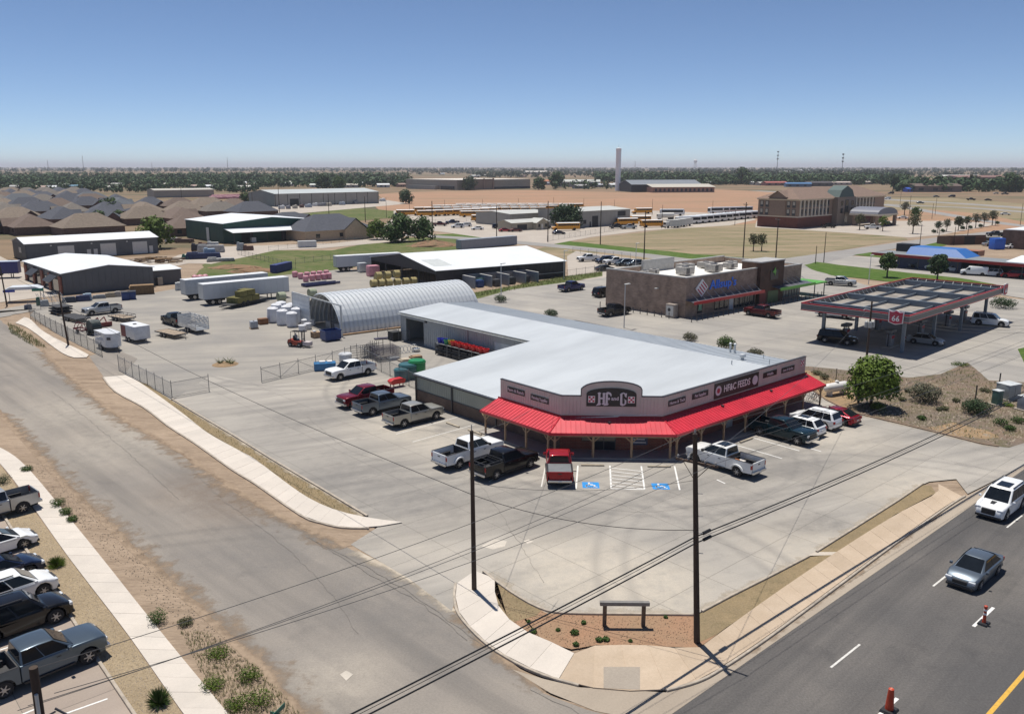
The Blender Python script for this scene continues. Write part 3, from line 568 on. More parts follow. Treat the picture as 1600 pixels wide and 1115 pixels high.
# left wall: brick below, ribbed siding above
b=MB(); b.box(0,21.4,0,.2,0,1.22); b.build('brick_base',M_brick,ST_)
b=MB(); b.box(0,21.4,.03,.2,1.24,2.82); b.build('siding',M_sage,ST_)
b=MB()
for k in range(70): b.box(.15+k*.3,.19+k*.3,.005,.035,1.26,2.74)
o=b.build('siding_ribs',M_sage,ST_); o['kind']='stuff'
b=MB(); b.box(-.02,21.4,-.04,.03,1.2,1.27); b.build('wall_band',M_trim,ST_)
b=MB(); b.box(-.1,13.4,-.34,-.2,2.72,2.84); b.build('gutter',M_trim,ST_)
for a in (.08,6.2,12.9): b=MB(); b.box(a,a+.14,-.13,-.02,.02,2.72); b.build('downpipe',M_trim,ST_)
b=MB(); b.box(-.05,.15,.2,16.6,0,2.8); b.build('back_wall',M_sage,ST_)
# front walls below the canopy
def facebox(mb,p,q,t0,t1,z0,z1):   # box along p->q, thickness t0..t1 to the outside
    p=Vector(p);q=Vector(q);d=(q-p).normalized();n=Vector((d.y,-d.x)); mb.prism([p+n*t0,q+n*t0,q+n*t1,p+n*t1],z0,z1)
J=(AJ,0);Kp=(AK,BK);E_=(AK,BE); L0=(13.58,0)
b=MB(); facebox(b,J,Kp,-.2,0,0,3.0); b.build('front_wall',M_redbrick,ST_)
b=MB(); facebox(b,(AK,BK),E_,-.2,0,0,3.0); b.build('front_wall',M_redbrick,ST_)
b=MB(); b.box(-27.2,27.3,29.5,29.7,0,3.9); b.build('rear_wall',M_bluegrey,ST_)
cd_=(Vector(Kp)-Vector(J)).normalized(); cn_=Vector((cd_.y,-cd_.x)); CL=(Vector(Kp)-Vector(J)).length
def facepart(name,m,p,d,n,s0,s1,z0,z1,t0=.01,t1=.05,parent=None):
    p=Vector(p); b=MB(); b.prism([p+d*s0+n*t0,p+d*s1+n*t0,p+d*s1+n*t1,p+d*s0+n*t1],z0,z1); return b.build(name,m,parent or ST_)
for s0,s1 in ((1.9,2.9),(2.98,3.7),(3.78,4.7)): 
    f_=facepart('window',M_trim,J,cd_,cn_,s0-.06,s1+.06,.9 if s0<2 else .1,2.3); facepart('pane',M_glass,J,cd_,cn_,s0,s1,.95 if s0<2 else .15,2.25,.05,.06,f_)
facepart('notice_board',mat('poster_blue',(.06,.07,.12),.5,var=.3,scale=4),J,cd_,cn_,6.1,7.5,.6,2.0)
for k in range(4): facepart('notice_strip',M_swhite,J,cd_,cn_,6.25,7.35-.1*(k%2),.8+k*.28,.87+k*.28,.055,.06)
facepart('menu_board',mat('board_cream',(.5,.47,.4),.6),J,cd_,cn_,5.6,7.2,2.25,2.65); facepart('menu_board',MATS['board_cream'],J,cd_,cn_,.6,1.6,2.2,2.6)
dB=Vector((0,1)); nB=Vector((1,0))
for s0 in (3.2,6.4,12.2,15.3): f_=facepart('window',M_trim,(AK,BK),dB,nB,s0,s0+1.8,.9,2.2); facepart('pane',M_glass,(AK,BK),dB,nB,s0+.06,s0+1.74,.95,2.15,.05,.06,f_)
facepart('door',mat('door_white',(.45,.47,.46),.5),(AK,BK),dB,nB,9.6,10.6,.1,2.2)
# parapet
def parapet(p,q,top=None):
    b=MB(); p=Vector(p);q=Vector(q);d=(q-p).normalized();n=Vector((d.y,-d.x)); L=(q-p).length
    prof=[(0,HB-.1),(L,HB-.1)]+(top or [(L,HP),(0,HP)])
    k=len(prof); vs=[(*(p+d*s+n*.0),z) for s,z in prof]+[(*(p+d*s-n*.18),z) for s,z in prof]
    b.add(vs,[tuple(range(k)),tuple(range(2*k-1,k-1,-1))]+[(i,k+i,k+(i+1)%k,(i+1)%k) for i in range(k)]); o=b.build('parapet',M_siding,ST_)
    r=MB()
    for i in range(int(L/.3)):
        s=.15+i*.3; zt=HP-.05
        if top and 1.9<s<6.5: continue
        r.prism([p+d*(s-.02)+n*.001,p+d*(s+.02)+n*.001,p+d*(s+.01)+n*.025,p+d*(s-.01)+n*.025],HB,zt)
    rr=r.build('siding_ribs',M_siding,o); rr['kind']='stuff'
    c=MB(); pr=(top or [(L,HP),(0,HP)])
    for (s0,z0),(s1,z1) in zip(pr,pr[1:]):
        a0=p+d*s0;a1=p+d*s1; dn=Vector((s1-s0,z1-z0)).normalized(); pz=Vector((-dn.y,dn.x))*-.07
        q8=[]
        for t in (.035,-.215):
            for (s,z) in ((s0,z0),(s1,z1)): q8+= [(*(p+d*s+n*t),z),(*(p+d*(s+pz.x)+n*t),z+pz.y)]
        c.add(q8,[(0,1,3,2),(4,6,7,5),(1,5,7,3),(0,2,6,4),(0,4,5,1),(2,3,7,6)])
    c.build('coping',M_trim,o); return o
parapet(L0,J); pr_=parapet((AK,BK),E_)
arc=[(CL,HP),(6.85,HP),(6.85,5.5)]+[(4.35+2.5*math.cos(R(a)),5.5+.66*math.sin(R(a))) for a in range(15,180,15)]+[(1.75,5.5),(1.75,HP),(0,HP)]
parapet(J,Kp,arc)
# curved centre sign
def plate(name,m,prof,p,d,n,t0,t1,parent):
    p=Vector(p);k=len(prof); b=MB(); b.add([(*(p+d*s+n*t1),z) for s,z in prof]+[(*(p+d*s+n*t0),z) for s,z in prof],[tuple(range(k)),tuple(range(2*k-1,k-1,-1))]+[(i,k+i,k+(i+1)%k,(i+1)%k) for i in range(k)])
    me=b.mesh(name); bm=bmesh.new(); bm.from_mesh(me); bmesh.ops.recalc_face_normals(bm,faces=bm.faces); bm.to_mesh(me); bm.free(); return link(name,me,m,parent)
sg=plate('sign_board',M_black,[(2.18,4.02),(6.42,4.02),(6.42,5.12)]+[(4.3+2.12*math.cos(R(a)),5.12+.52*math.sin(R(a))) for a in range(15,180,15)]+[(2.18,5.12)],J,cd_,cn_,.002,.06,ST_)
sg['label']='black curved sign with grey HF and C letters and two red checker squares'
Hs=[(0,0),(.42,.08),(.5,.2),(.40,.22),(.40,.58),(.62,.58),(.62,.22),(.52,.18),(.62,.1),(.86,.1),(.92,.2),(.82,.24),(.82,1.0),(.9,1.1),(.72,1.14),(.58,1.08),(.62,1.0),(.62,.72),(.40,.72),(.40,1.02),(.48,1.1),(.3,1.18),(.14,1.1),(.2,1.0),(.2,.25),(.1,.1)]
Fs=[(0,0),(.40,.06),(.5,.18),(.40,.22),(.40,.56),(.52,.5),(.6,.6),(.56,.72),(.46,.68),(.40,.72),(.40,1.0),(.5,1.04),(.62,.9),(.7,.78),(.74,.98),(.64,1.14),(.48,1.2),(.32,1.2),(.2,1.08),(.2,.25),(.08,.1)]
Cs=[(.1,.1),(.3,0),(.5,.06),(.66,.2),(.66,.5),(.42,.62),(.52,.5),(.5,.22),(.4,.16),(.3,.22),(.28,1.0),(.38,1.08),(.48,1.0),(.5,.86),(.66,.72),(.7,1.12),(.58,1.1),(.4,1.18),(.2,1.12),(.06,1.0),(.1,.9)]
for nm,pf,s0 in (('letter',Hs,2.98),('letter',Fs,3.62),('letter',Cs,4.95)): plate(nm,M_sgrey,[(s0+x*.93,4.08+z*1.02) for x,z in pf],J,cd_,cn_,.062,.10,sg)
rotJ=(PI/2,0,math.atan2(cd_.y,cd_.x))
def ft(s,z,p,d,n,t): q=Vector(p)+d*s+n*t; return (q.x,q.y,z)
o=text('lettering','and',.44,M_sgrey,sg,ft(4.6,4.72,J,cd_,cn_,.08),rotJ,.015,1.,.012)
def checker(s,z,sz,p,d,n,parent):
    q=plate('checker_square',M_swhite,[(s,z),(s+sz,z),(s+sz,z+sz),(s,z+sz)],p,d,n,.062,.08,parent); w_=sz/3.6
    for i in range(3):
        for j in range(3):
            if (i+j)%2==0: s0=s+sz*.083+i*sz*.278; z0=z+sz*.083+j*sz*.278; plate('checker_patch',M_sred,[(s0,z0),(s0+sz*.278,z0),(s0+sz*.278,z0+sz*.278),(s0,z0+sz*.278)],p,d,n,.081,.09,q)
checker(2.32,4.36,.58,J,cd_,cn_,sg); checker(5.70,4.34,.58,J,cd_,cn_,sg)
# small signs
rotL=(PI/2,0,0); rotR=(PI/2,0,PI/2)
def small(P0w,ang,p,d,n,rot,px,txt,size,sx):
    s0,z0=onface(px[0],px[2],P0w,ang); s1,z1=onface(px[1],px[3],P0w,ang); zm=(z0+z1)/2
    pl=plate('sign_board',M_black,[(s0,zm-px[4]),(s1,zm-px[4]),(s1,zm+px[4]),(s0,zm+px[4])],p,d,n,.026,.06,ST_)
    if txt: text('lettering',txt,size,M_sgrey,pl,ft((s0+s1)/2,zm,p,d,n,.065),rot,.008,sx,.006)
    return pl,s0,s1,zm
W0=g0; WK=g0+EA*AK+EB*BK
small(W0,AA,(0,0),Vector((1,0)),Vector((0,-1)),rotL,(793.5,820,608.5,613.5,.26),'Farm & Ranch',.40,.95)
small(W0,AA,(0,0),Vector((1,0)),Vector((0,-1)),rotL,(830,857.5,619.5,627,.26),'Fencing Supplies',.38,.80)
small(WK,BB,(AK,BK),dB,nB,rotR,(1044,1070.5,630.5,623,.26),'Horse & Tack',.40,.95)
small(WK,BB,(AK,BK),dB,nB,rotR,(1081,1106,619.5,613,.26),'Pet Supplies',.38,.9)
small(WK,BB,(AK,BK),dB,nB,rotR,(1192,1213,586,581.5,.26),'Wildlife',.38,.95)
small(WK,BB,(AK,BK),dB,nB,rotR,(1220.5,1240.5,578.5,574.5,.26),'Lawn & Garden',.38,.8)
pl,s0,s1,zm=small(WK,BB,(AK,BK),dB,nB,rotR,(1115.5,1184.5,612.5,591,.72),None,.5,1)
pl['label']='long black sign reading HF&C FEEDS'
text('lettering','HF&C FEEDS',.92,M_swhite,pl,ft((s0+s1)/2,zm,(AK,BK),dB,nB,.07),rotR,.01,.86,.012)
for s in (s0+.62,s1-.62):
    b=MB(); c=Vector((AK,BK))+dB*s; b.lathe([(.46,.062),(.46,.075),(.40,.08),(.38,.066)],'X',20,(c.x,c.y,zm)); o=b.build('roundel',M_sgrey,pl)
    b=MB(); b.lathe([(.24,.062),(.24,.085),(.1,.09)],'X',12,(c.x,c.y,zm)); b.build('roundel_centre',M_sred if s<s0+2 else M_sgrey,o)
sr0,zr0=onface(1238.5,571,WK,BB); checker(22.35,zr0-.30,.66,(AK,BK),dB,nB,ST_)
# red canopy: three slopes with raised ribs
OUT=2.25; HL=2.28
nL=Vector((0,-1)); 
def corner(n1,p1,n2,p2,o):   # meeting point of two offset lines
    a=Vector(p1)+n1*o; c=Vector(p2)+n2*o; d1=Vector((-n1.y,n1.x)); d2=Vector((-n2.y,n2.x)); det=d1.x*(-d2.y)+d2.x*d1.y
    t=((c.x-a.x)*(-d2.y)+d2.x*(c.y-a.y))/det; return a+d1*t
cJ=corner(nL,J,cn_,J,OUT); cK=corner(cn_,Kp,nB,Kp,OUT); c0=Vector((13.3,-OUT)); c1=Vector((AK+OUT,BE+.3))
segs=[((13.3,0),J,c0,cJ),(J,Kp,cJ,cK),(Kp,(AK,BE+.3),cK,c1)]
for p,q,po,qo in segs:
    b=MB(); b.slab([(*p,HB),(po.x,po.y,HL),(qo.x,qo.y,HL),(*q,HB)],.05); cp=b.build('canopy_roof',M_redroof,ST_)
    b=MB(); p=Vector(p);q=Vector(q); d=(qo-po).normalized(); n=Vector((d.y,-d.x)); L=(qo-po).length; s=.12
    sp=(p-po).dot(d); sq=(q-po).dot(d)
    while s<L-.05:
        top=1.; 
        if s<sp: top=s/sp
        if s>sq: top=(L-s)/(L-sq)
        if top>.05:
            i0=po+d*s; i1=i0-n*(OUT*top); z1=HL+(HB-HL)*top
            b.add([(*(i0-d*.03),HL+.002),(*(i0+d*.03),HL+.002),(*(i1+d*.03),z1+.002),(*(i1-d*.03),z1+.002),(*(i0-d*.016),HL+.045),(*(i0+d*.016),HL+.045),(*(i1+d*.016),z1+.045),(*(i1-d*.016),z1+.045)],[(4,5,6,7),(0,1,5,4),(1,2,6,5),(3,0,4,7)])
        s+=.42
    o=b.build('canopy_ribs',M_redroof,cp); o['kind']='stuff'
    b=MB(); facebox(b,po,qo,-.03,.03,HL-.2,HL+.02); b.build('fascia',M_redroof,cp)
    b=MB(); facebox(b,p,q,.0,.07,HB-.02,HB+.12); b.build('flashing',mat('flashing_red',(.25,.008,.018),.5,var=.1),cp)
for p,q in ((J,cJ),(Kp,cK)):
    b=MB(); b.bar((*p,HB+.02),(q.x,q.y,HL+.02),.06,5); b.build('hip_cap',M_redroof,ST_)
b=MB(); b.slab([(13.28,-.05,HB-.02),(13.28,0,1.9),(13.28,-OUT,HL-.2),(13.28,-OUT,HL-.03)],.03)
for px in ((952,663),(1129,637),(1205,613)):
    q=G(px[0],px[1],2.65)-g0; lx,ly=q.dot(EA),q.dot(EB); b=MB(); b.cbox((lx,ly,2.72),(.16,.16,.2)); b.cbox((lx,ly,2.86),(.24,.24,.1)); b.build('roof_lamp',M_trim,ST_)
# timber posts with braces and a beam, raised walk
M_beam=mat('beam_wood',(.30,.22,.14),.75,var=.15,scale=2)
ins=.28
def post(p,d):
    b=MB(); b.box(p.x-.07,p.x+.07,p.y-.07,p.y+.07,.1,HL-.3)
    for s in (-1,1): e=p+d*.55*s; b.bar((p.x,p.y,HL-.85),(e.x,e.y,HL-.32),.05,4)
    b.build('post',M_wood,ST_)
for (p,q,po,qo),cnt in zip(segs,(3,3,7)):
    d=(qo-po).normalized(); n=Vector((d.y,-d.x)); a=po-n*ins+d*.45; e=qo-n*ins-d*.45; b=MB(); facebox(b,a-d*.3,e+d*.3,-.05,.05,HL-.38,HL-.2); b.build('beam',M_beam,ST_)
    for k in range(cnt+1): post(a.lerp(e,k/cnt),d)
i2=OUT-.1
wl=[(13.0,0),(13.0,-i2),tuple(corner(nL,J,cn_,J,i2)),tuple(corner(cn_,Kp,nB,Kp,i2)),(AK+i2,BE),(AK,BE),Kp,J]
b=MB(); b.prism(wl,.004,.12); me=b.mesh('raised_walk'); bm=bmesh.new(); bm.from_mesh(me); bmesh.ops.recalc_face_normals(bm,faces=bm.faces); bm.to_mesh(me); bm.free(); link('raised_walk',me,M_floor,ST_)
# rear wing of the store
for x0,x1,z0,z1 in ((-27.1,-25.9,0,3.85),(-21.6,-7.0,0,3.85),(-25.9,-21.6,3.35,3.85),(-3.4,0,0,3.85),(-7.0,-3.4,2.9,3.85)):
    b=MB(); b.box(x0,x1,16.8,17.,z0,z1); b.build('siding',M_bluegrey,ST_)
b=MB(); b.front([(16.8,0),(29.6,0),(29.6,3.95),(24,4.35),(16.8,3.85)],-27.25,-27.05); b.build('end_wall',M_bluegrey,ST_)
b=MB()
for k in range(60):
    a=-27.+k*.45
    if -25.95<a<-21.55 or -7.05<a<-3.35: continue
    b.box(a,a+.04,16.77,16.8,.05,3.8)
o=b.build('siding_ribs',M_bluegrey,ST_); o['kind']='stuff'
b=MB(); b.box(-26.,-25.88,16.74,16.8,0,3.45); b.box(-21.62,-21.5,16.74,16.8,0,3.45); b.box(-26,-21.5,16.74,16.8,3.33,3.45); b.build('door_frame',mat('frame_pale',(.40,.42,.42),.5),ST_)
dr=MB(); dr.box(-6.95,-3.45,16.86,16.92,.02,2.9); dr=dr.build('roller_door',mat('roller_white',(.5,.54,.56),.5),ST_)
for k in range(9): b=MB(); b.box(-6.95,-3.45,16.835,16.855,.1+k*.31,.36+k*.31); b.build('slat',MATS['roller_white'],dr)
b=MB(); b.box(-27.3,0,16.3,16.45,3.72,3.86); b.build('gutter',mat('gutter_pale',(.5,.52,.5),.5),ST_)
b=MB(); b.box(-21.2,-20.9,16.6,16.8,3.3,3.6); b.build('wall_lamp',M_trim,ST_)
b=MB(); b.box(-12.1,-12.0,16.72,16.8,0,3.7); b.build('downpipe',mat('pipe_grey',(.25,.2,.2),.5),ST_)
# roof vents
for px,hh,rr in (((1141,548),.9,.11),((1148,549),.9,.11),((1143,572),.35,.05),((1202,570),.35,.04),((1193,558),.3,.04)):
    q=G(px[0],px[1],4.3)-g0; lx,ly=q.dot(EA),q.dot(EB); z=zr(ly); b=MB(); b.lathe([(rr,0),(rr,hh),(rr*1.5,hh),(rr*1.5,hh+.12),(rr*.5,hh+.2)],'Z',10,(lx,ly,z-.02)); b.build('vent_pipe',M_galv2,ST_)
q=G(1160,563,4.3)-g0; lx,ly=q.dot(EA),q.dot(EB); b=MB(); b.lathe([(.16,0),(.16,.25),(.3,.3),(.36,.45),(.3,.6),(.1,.66)],'Z',12,(lx,ly,zr(ly)-.02)); b.build('turbine_vent',M_galv2,ST_)
# wheel stops
WS=0
for px,ang,lb in [((926,727.5),-2.4,'concrete wheel stop at the left accessible bay'),((1030,729.5),-2.4,'concrete wheel stop at the right accessible bay'),((707.5,664.5),AA,'wheel stop by the brick wall, nearer the blank wall end'),((742,676),AA,'wheel stop by the brick wall next to the white pickup'),((1141,698.5),BB,'wheel stop behind the utility pole, beside the white dual-wheel pickup'),((1166,688.5),BB,'wheel stop beside the dark teal pickup')]:
    p=G(*px); b=MB(); b.side([(-.1,0),(-.09,.11),(-.05,.14),(.05,.14),(.09,.11),(.1,0)],-.95,.95); tag(b.build('wheel_stop',M_stop,None,(p.x,p.y,.008 if 'accessible' in lb else .006),R(ang-90)),lb,'wheel stop','wheel stops in front of the store')
# ================================================================ VEHICLES
M_tyre=mat('tyre_rubber',(.02,.02,.021),.85,var=.2,scale=8)
M_rim=mat('alloy_rim',(.42,.42,.43),.3,var=.1,metal=.8,scale=6)
M_chrome=mat('chrome_trim',(.55,.55,.56),.18,var=.06,metal=.9)
M_plastic=mat('black_plastic',(.018,.018,.02),.55,var=.2,scale=5)
M_carglass=mat('car_glass',(.010,.013,.017),.03,var=.2,scale=2,spec=.3)
M_head=mat('headlamp',(.62,.64,.66),.12,var=.1,spec=.8)
M_tail=mat('tail_lamp',(.30,.01,.012),.2,var=.1)
M_bedliner=mat('bed_liner',(.035,.035,.037),.7,var=.25,scale=3)
M_plate=mat('number_plate',(.6,.6,.58),.5)
M_under=mat('underbody',(.01,.01,.01),.9)
PAINTS={k:paint(k,c,r,m) for k,c,r,m in [('white',(.78,.79,.79),.3,0),('pearl',(.72,.72,.70),.3,0),('silver',(.42,.43,.43),.32,.45),('silvertan',(.38,.37,.33),.32,.45),('steelblue',(.135,.165,.20),.3,.5),('slate',(.075,.10,.125),.28,.5),('gunmetal',(.095,.125,.155),.28,.5),('black',(.008,.008,.009),.2,0),('navy',(.012,.02,.05),.2,.2),('deepblue',(.02,.025,.11),.25,.2),('teal',(.01,.03,.04),.2,.3),('maroon',(.16,.008,.018),.25,.25),('red',(.33,.012,.018),.25,.25),('darkred',(.10,.012,.015),.25,.2),('crimson',(.26,.006,.022),.2,.35),('brown',(.10,.06,.045),.3,.3),('busyellow',(.62,.27,.012),.35,0),('tan',(.35,.29,.22),.35,.2)]}
VM={}
def arch(cx,cz,r,n=7,lo=0.):  # points of a wheel arch, front to back
    a0=math.asin(max(-1,min(1,(lo-cz)/r)))
    return [(cx+r*math.cos(a0+(PI-2*a0)*i/n),cz+r*math.sin(a0+(PI-2*a0)*i/n)) for i in range(n+1)]
def shell(prof,w,bev=.07,nose=.12,L=None,tum=.05,zb=.4,zt=1.1,seg=2):
    """body: side outline with wheel arches pulled across, edges rounded, plan tapered at the ends"""
    b=MB(); b.side(prof,-w,w); me=bpy.data.meshes.new('body'); me.from_pydata(b.v,[],b.f); bm=bmesh.new(); bm.from_mesh(me); bmesh.ops.recalc_face_normals(bm,faces=bm.faces)
    es=[e for e in bm.edges if len(e.link_faces)==2 and abs(e.verts[0].co.y-e.verts[1].co.y)<1e-5 and max(v.co.z for v in e.verts)>zb+.12]
    bmesh.ops.bevel(bm,geom=es,offset=bev,segments=seg,profile=.5,affect='EDGES',clamp_overlap=True)
    xs=[p[0] for p in prof]; x0,x1=min(xs),max(xs); xc=(x0+x1)/2; hl=(x1-x0)/2
    for v in bm.verts:
        t=abs((v.co.x-xc)/hl); k=1-nose*max(0,(t-.72)/.28)**2 if L is None or (v.co.x>xc) else 1
        v.co.y*=k*(1-tum*max(0,(v.co.z-.75))/.5)*(1-.06*max(0,(.62-v.co.z)/.3))
    bm.to_mesh(me); bm.free()
    for p in me.polygons: p.use_smooth=True
    me.set_sharp_from_angle(angle=R(40)); return me
def cabin(xb,xt,zb,zt,wb,wt,bev=.06):
    """glasshouse: xb=(rear,front) at the belt, xt at the roof; the roof is crowned along and across"""
    xm=(xt[0]*.45+xt[1]*.55); vs=[(xb[0],-wb,zb),(xb[1],-wb,zb),(xb[1],wb,zb),(xb[0],wb,zb)]
    for x,k in ((xt[0],-.04),(xm,.0),(xt[1],-.03)):
        for y,q in ((-wt,-.02),(-wt*.5,.02),(wt*.5,.02),(wt,-.02)): vs.append((x,y,zt+k+q-.02))
    fs=[(0,3,2,1),(0,1,12,8,4),(3,7,11,15,2),(1,2,15,14,13,12),(0,4,5,6,7,3)]
    for r in (0,1):
        for c in range(3): a=4+r*4+c; fs.append((a,a+4,a+5,a+1))
    b=MB(); b.add(vs,fs); me=bpy.data.meshes.new('cab'); me.from_pydata(b.v,[],b.f); bm=bmesh.new(); bm.from_mesh(me); bmesh.ops.recalc_face_normals(bm,faces=bm.faces)
    es=[e for e in bm.edges if max(v.co.z for v in e.verts)>zb+.05 and e.calc_face_angle(0)>R(20)]
    bmesh.ops.bevel(bm,geom=es,offset=bev,segments=3,profile=.5,affect='EDGES',clamp_overlap=True)
    bm.to_mesh(me); bm.free()
    for p in me.polygons: p.use_smooth=True
    me.set_sharp_from_angle(angle=R(50)); return me
def lerp3(a,b,t): return tuple(a[i]+(b[i]-a[i])*t for i in range(3))
def pane(c,u0,u1,v0,v1,off,skew=0.):
    """thin pane on the quad c=(bl,br,tr,tl): u along the bottom, v up, lifted off along the normal"""
    def at(u,v): return Vector(lerp3(lerp3(c[0],c[1],u),lerp3(c[3],c[2],u),v))
    n=(Vector(c[1])-Vector(c[0])).cross(Vector(c[3])-Vector(c[0])).normalized()
    q=[at(u0,v0)+n*off,at(u1,v0)+n*off,at(u1,v1)+n*off,at(u0,v1)+n*off]; b=MB(); b.slab(q,.02+off); return b.mesh('pane')
def wheelmesh(r,wd):
    b=MB(); b.lathe([(r*.60,-wd/2),(r*.9,-wd/2),(r,-wd*.36),(r,wd*.36),(r*.9,wd/2),(r*.60,wd/2)],'Y',18); t=b.mesh('tyre',smooth=True,ang=40)
    b=MB(); b.lathe([(r*.12,.03),(r*.2,.035),(r*.3,.0),(r*.58,.0),(r*.62,.02),(r*.62,-.02),(r*.1,-.02)],'Y',18)
    for k in range(6):
        a=2*PI*k/6; b.bar((r*.15*math.cos(a),.02,r*.15*math.sin(a)),(r*.57*math.cos(a),.012,r*.57*math.sin(a)),r*.075,4)
    return t,b.mesh('rim',smooth=True,ang=30)
def vehicle_parts(kind):
    if kind in VM: return VM[kind]
    P=[]  # (name, mesh, material key, location, parent index)
    def add(n,me,mk,loc=(0,0,0),par=None,rz=0): P.append((n,me,mk,loc,par,rz)); return len(P)-1
    def boxm(x0,x1,y0,y1,z0,z1,bev=0.): b=MB(); b.box(x0,x1,y0,y1,z0,z1); return b.mesh('p',bevel=bev)
    def wheels(axs,r,wd,ytr,dual=False):
        t,rm=wheelmesh(r,wd)
        for i,ax in enumerate(axs):
            for s in (1,-1):
                y=ytr+(.09 if dual and i==1 else 0); k=add('wheel',t,M_tyre,(ax,s*y,r),None,0 if s>0 else PI); add('rim',rm,M_rim,(0,wd*.44,0),k)
    if kind.startswith('pickup'):
        dual='dual' in kind; LB=.35 if dual else 0.; W=1.02; r=.42; fx,rx=1.98,-1.78-LB; RE=-2.95-LB*1.3; tall=.06 if dual else 0
        zB=1.29+tall
        prof=[(-1.02,.46),(-1.02,zB-.01),(1.2,zB-.03),(1.4,zB+.0),(2.3,zB-.02),(2.74,zB-.06),(2.9,zB-.16),(2.93,.95),(2.95,.6),(2.86,.42)]+arch(fx,r,.52,7,.42)+[(1.3,.44)]
        add('body',shell(prof,W,.08,.10,L=1,tum=.03,seg=3),'paint')
        cb=((-1.0,1.52),(-.90,.52)); cw=(.95,.77); zc=(zB-.07,1.98+tall)
        add('cab',cabin(cb[0],cb[1],zc[0],zc[1],cw[0],cw[1]),'paint')
        for s in (1,-1):
            c=[(cb[0][0],s*cw[0],zc[0]),(cb[0][1],s*cw[0],zc[0]),(cb[1][1],s*cw[1],zc[1]),(cb[1][0],s*cw[1],zc[1])]
            if s>0: c=[c[1],c[0],c[3],c[2]]
            uu=((.045,.43),(.45,.93)) if s<0 else ((.07,.55),(.57,.955))
            for u0,u1 in uu: add('side_window',pane(c,u0,u1,.12,.90,.008),M_carglass)
        add('windscreen',pane([(cb[0][1],-cw[0],zc[0]),(cb[0][1],cw[0],zc[0]),(cb[1][1],cw[1],zc[1]),(cb[1][1],-cw[1],zc[1])],.07,.93,.12,.90,.008),M_carglass)
        add('rear_window',pane([(cb[0][0],cw[0],zc[0]),(cb[0][0],-cw[0],zc[0]),(cb[1][0],-cw[1],zc[1]),(cb[1][0],cw[1],zc[1])],.08,.92,.2,.86,.008),M_carglass)
        bp=[(RE,.56),(RE,zB+.02),(-1.06,zB+.02),(-1.06,.46),(rx+.52,.46)]+arch(rx,r,.52,7,.46)+[(rx-.55,.5)]
        for s in (1,-1):
            b=MB(); b.side(bp,*( (W-.11,W-.01) if s>0 else (-W+.01,-W+.11))); add('bed_side',b.mesh('bs',bevel=.02,seg=1),'paint')
            add('rail_cap',boxm(RE+.02,-1.08,s*(W-.06)-.055,s*(W-.06)+.055,zB+.02,zB+.04),M_plastic)
            add('wheel_well',boxm(rx-.5,rx+.5,s*(W-.22)-.1,s*(W-.22)+.1,.7,1.0,.04),M_bedliner)
            if dual:
                fp=arch(rx,r,.66,9,.62)+[(rx-.53,.62)]+arch(rx,r,.53,9,.62)[::-1]
                b=MB(); b.side(fp,*((W-.01,W+.18) if s>0 else (-W-.18,-W+.01))); add('fender_flare',b.mesh('fl',bevel=.05),'paint')
            add('headlight',boxm(2.74,2.965,s*.74-.17,s*.74+.17,.90+tall,1.06+tall,.03),M_head)
            add('tail_light',boxm(RE-.012,RE+.1,s*(W-.1)-.085,s*(W-.1)+.1,.9,1.24,.02),M_tail)
            m_=MB(); m_.box(1.05,1.2,s*1.03-.02*s,s*1.03+.22*s,1.26+tall,1.46+tall); add('mirror',m_.mesh('m',bevel=.03),'paint' if not dual else M_plastic)
            for hx in (-.62,.45): add('door_handle',boxm(hx+.1,hx+.3,s*(W-.01)-.02,s*(W-.01)+.02,1.06,1.1),M_plastic)
        [add('side_step',boxm(-.95,1.35,q*W-.06,q*W+.06,.38,.47,.02),M_plastic) for q in (1,-1)]
        add('bed_floor',boxm(RE,-1.06,-W+.1,W-.1,.6,.7),M_bedliner); add('bed_front',boxm(-1.13,-1.06,-W+.1,W-.1,.7,zB+.02),M_bedliner)
        tg=add('tailgate',boxm(RE-.03,RE+.05,-W+.2,W-.2,.62,zB+.03,.02),'paint'); add('tailgate_handle',boxm(RE-.045,RE-.03,-.14,.14,1.12,1.2),M_plastic,(0,0,0),tg)
        add('grille',boxm(2.84,2.985,-.58,.58,.70,1.08+tall,.03),M_plastic)
        add('bumper',boxm(2.78,3.06,-.95,.95,.44,.66,.05),M_chrome); add('bumper',boxm(RE-.17,RE,-.92,.92,.5,.68,.04),M_chrome)
        add('number_plate',boxm(RE-.182,RE-.17,-.15,.15,.54,.66),M_plate); add('underbody',boxm(RE+.1,2.6,-.72,.72,.3,.62),M_under)
        wheels((fx,rx),r,.27,.84,dual)
    elif kind=='bus':
        W=1.2; prof=[(-5.3,.55),(-5.4,.9),(-5.4,2.7),(-5.2,2.85),(3.7,2.85),(3.95,2.5),(3.98,1.5),(5.1,1.38),(5.35,1.2),(5.4,.7),(5.3,.5)]+arch(4.2,.5,.6,7,.5)+arch(-3.2,.5,.6,7,.5)
        add('body',shell(prof,W,.16,.05,tum=.015,zb=.5),'paint')
        rp=[(-W+.12,2.82),(-W+.3,2.97),(-.5,3.06),(.5,3.06),(W-.3,2.97),(W-.12,2.82)]; b=MB(); b.front(rp,-5.25,3.7); add('roof',b.mesh('r'),M_swhite)
        for s in (1,-1):
            for k in range(11): add('side_window',boxm(-4.95+k*.76,-4.95+k*.76+.64,s*1.19-.02,s*1.19+.02,1.85,2.5),M_carglass)
            for z in (1.05,1.6): add('rub_rail',boxm(-5.3,3.7,s*1.21-.02,s*1.21+.02,z,z+.07),M_plastic)
            add('headlight',boxm(5.2,5.4,s*.85-.15,s*.85+.15,.95,1.2,.02),M_head)
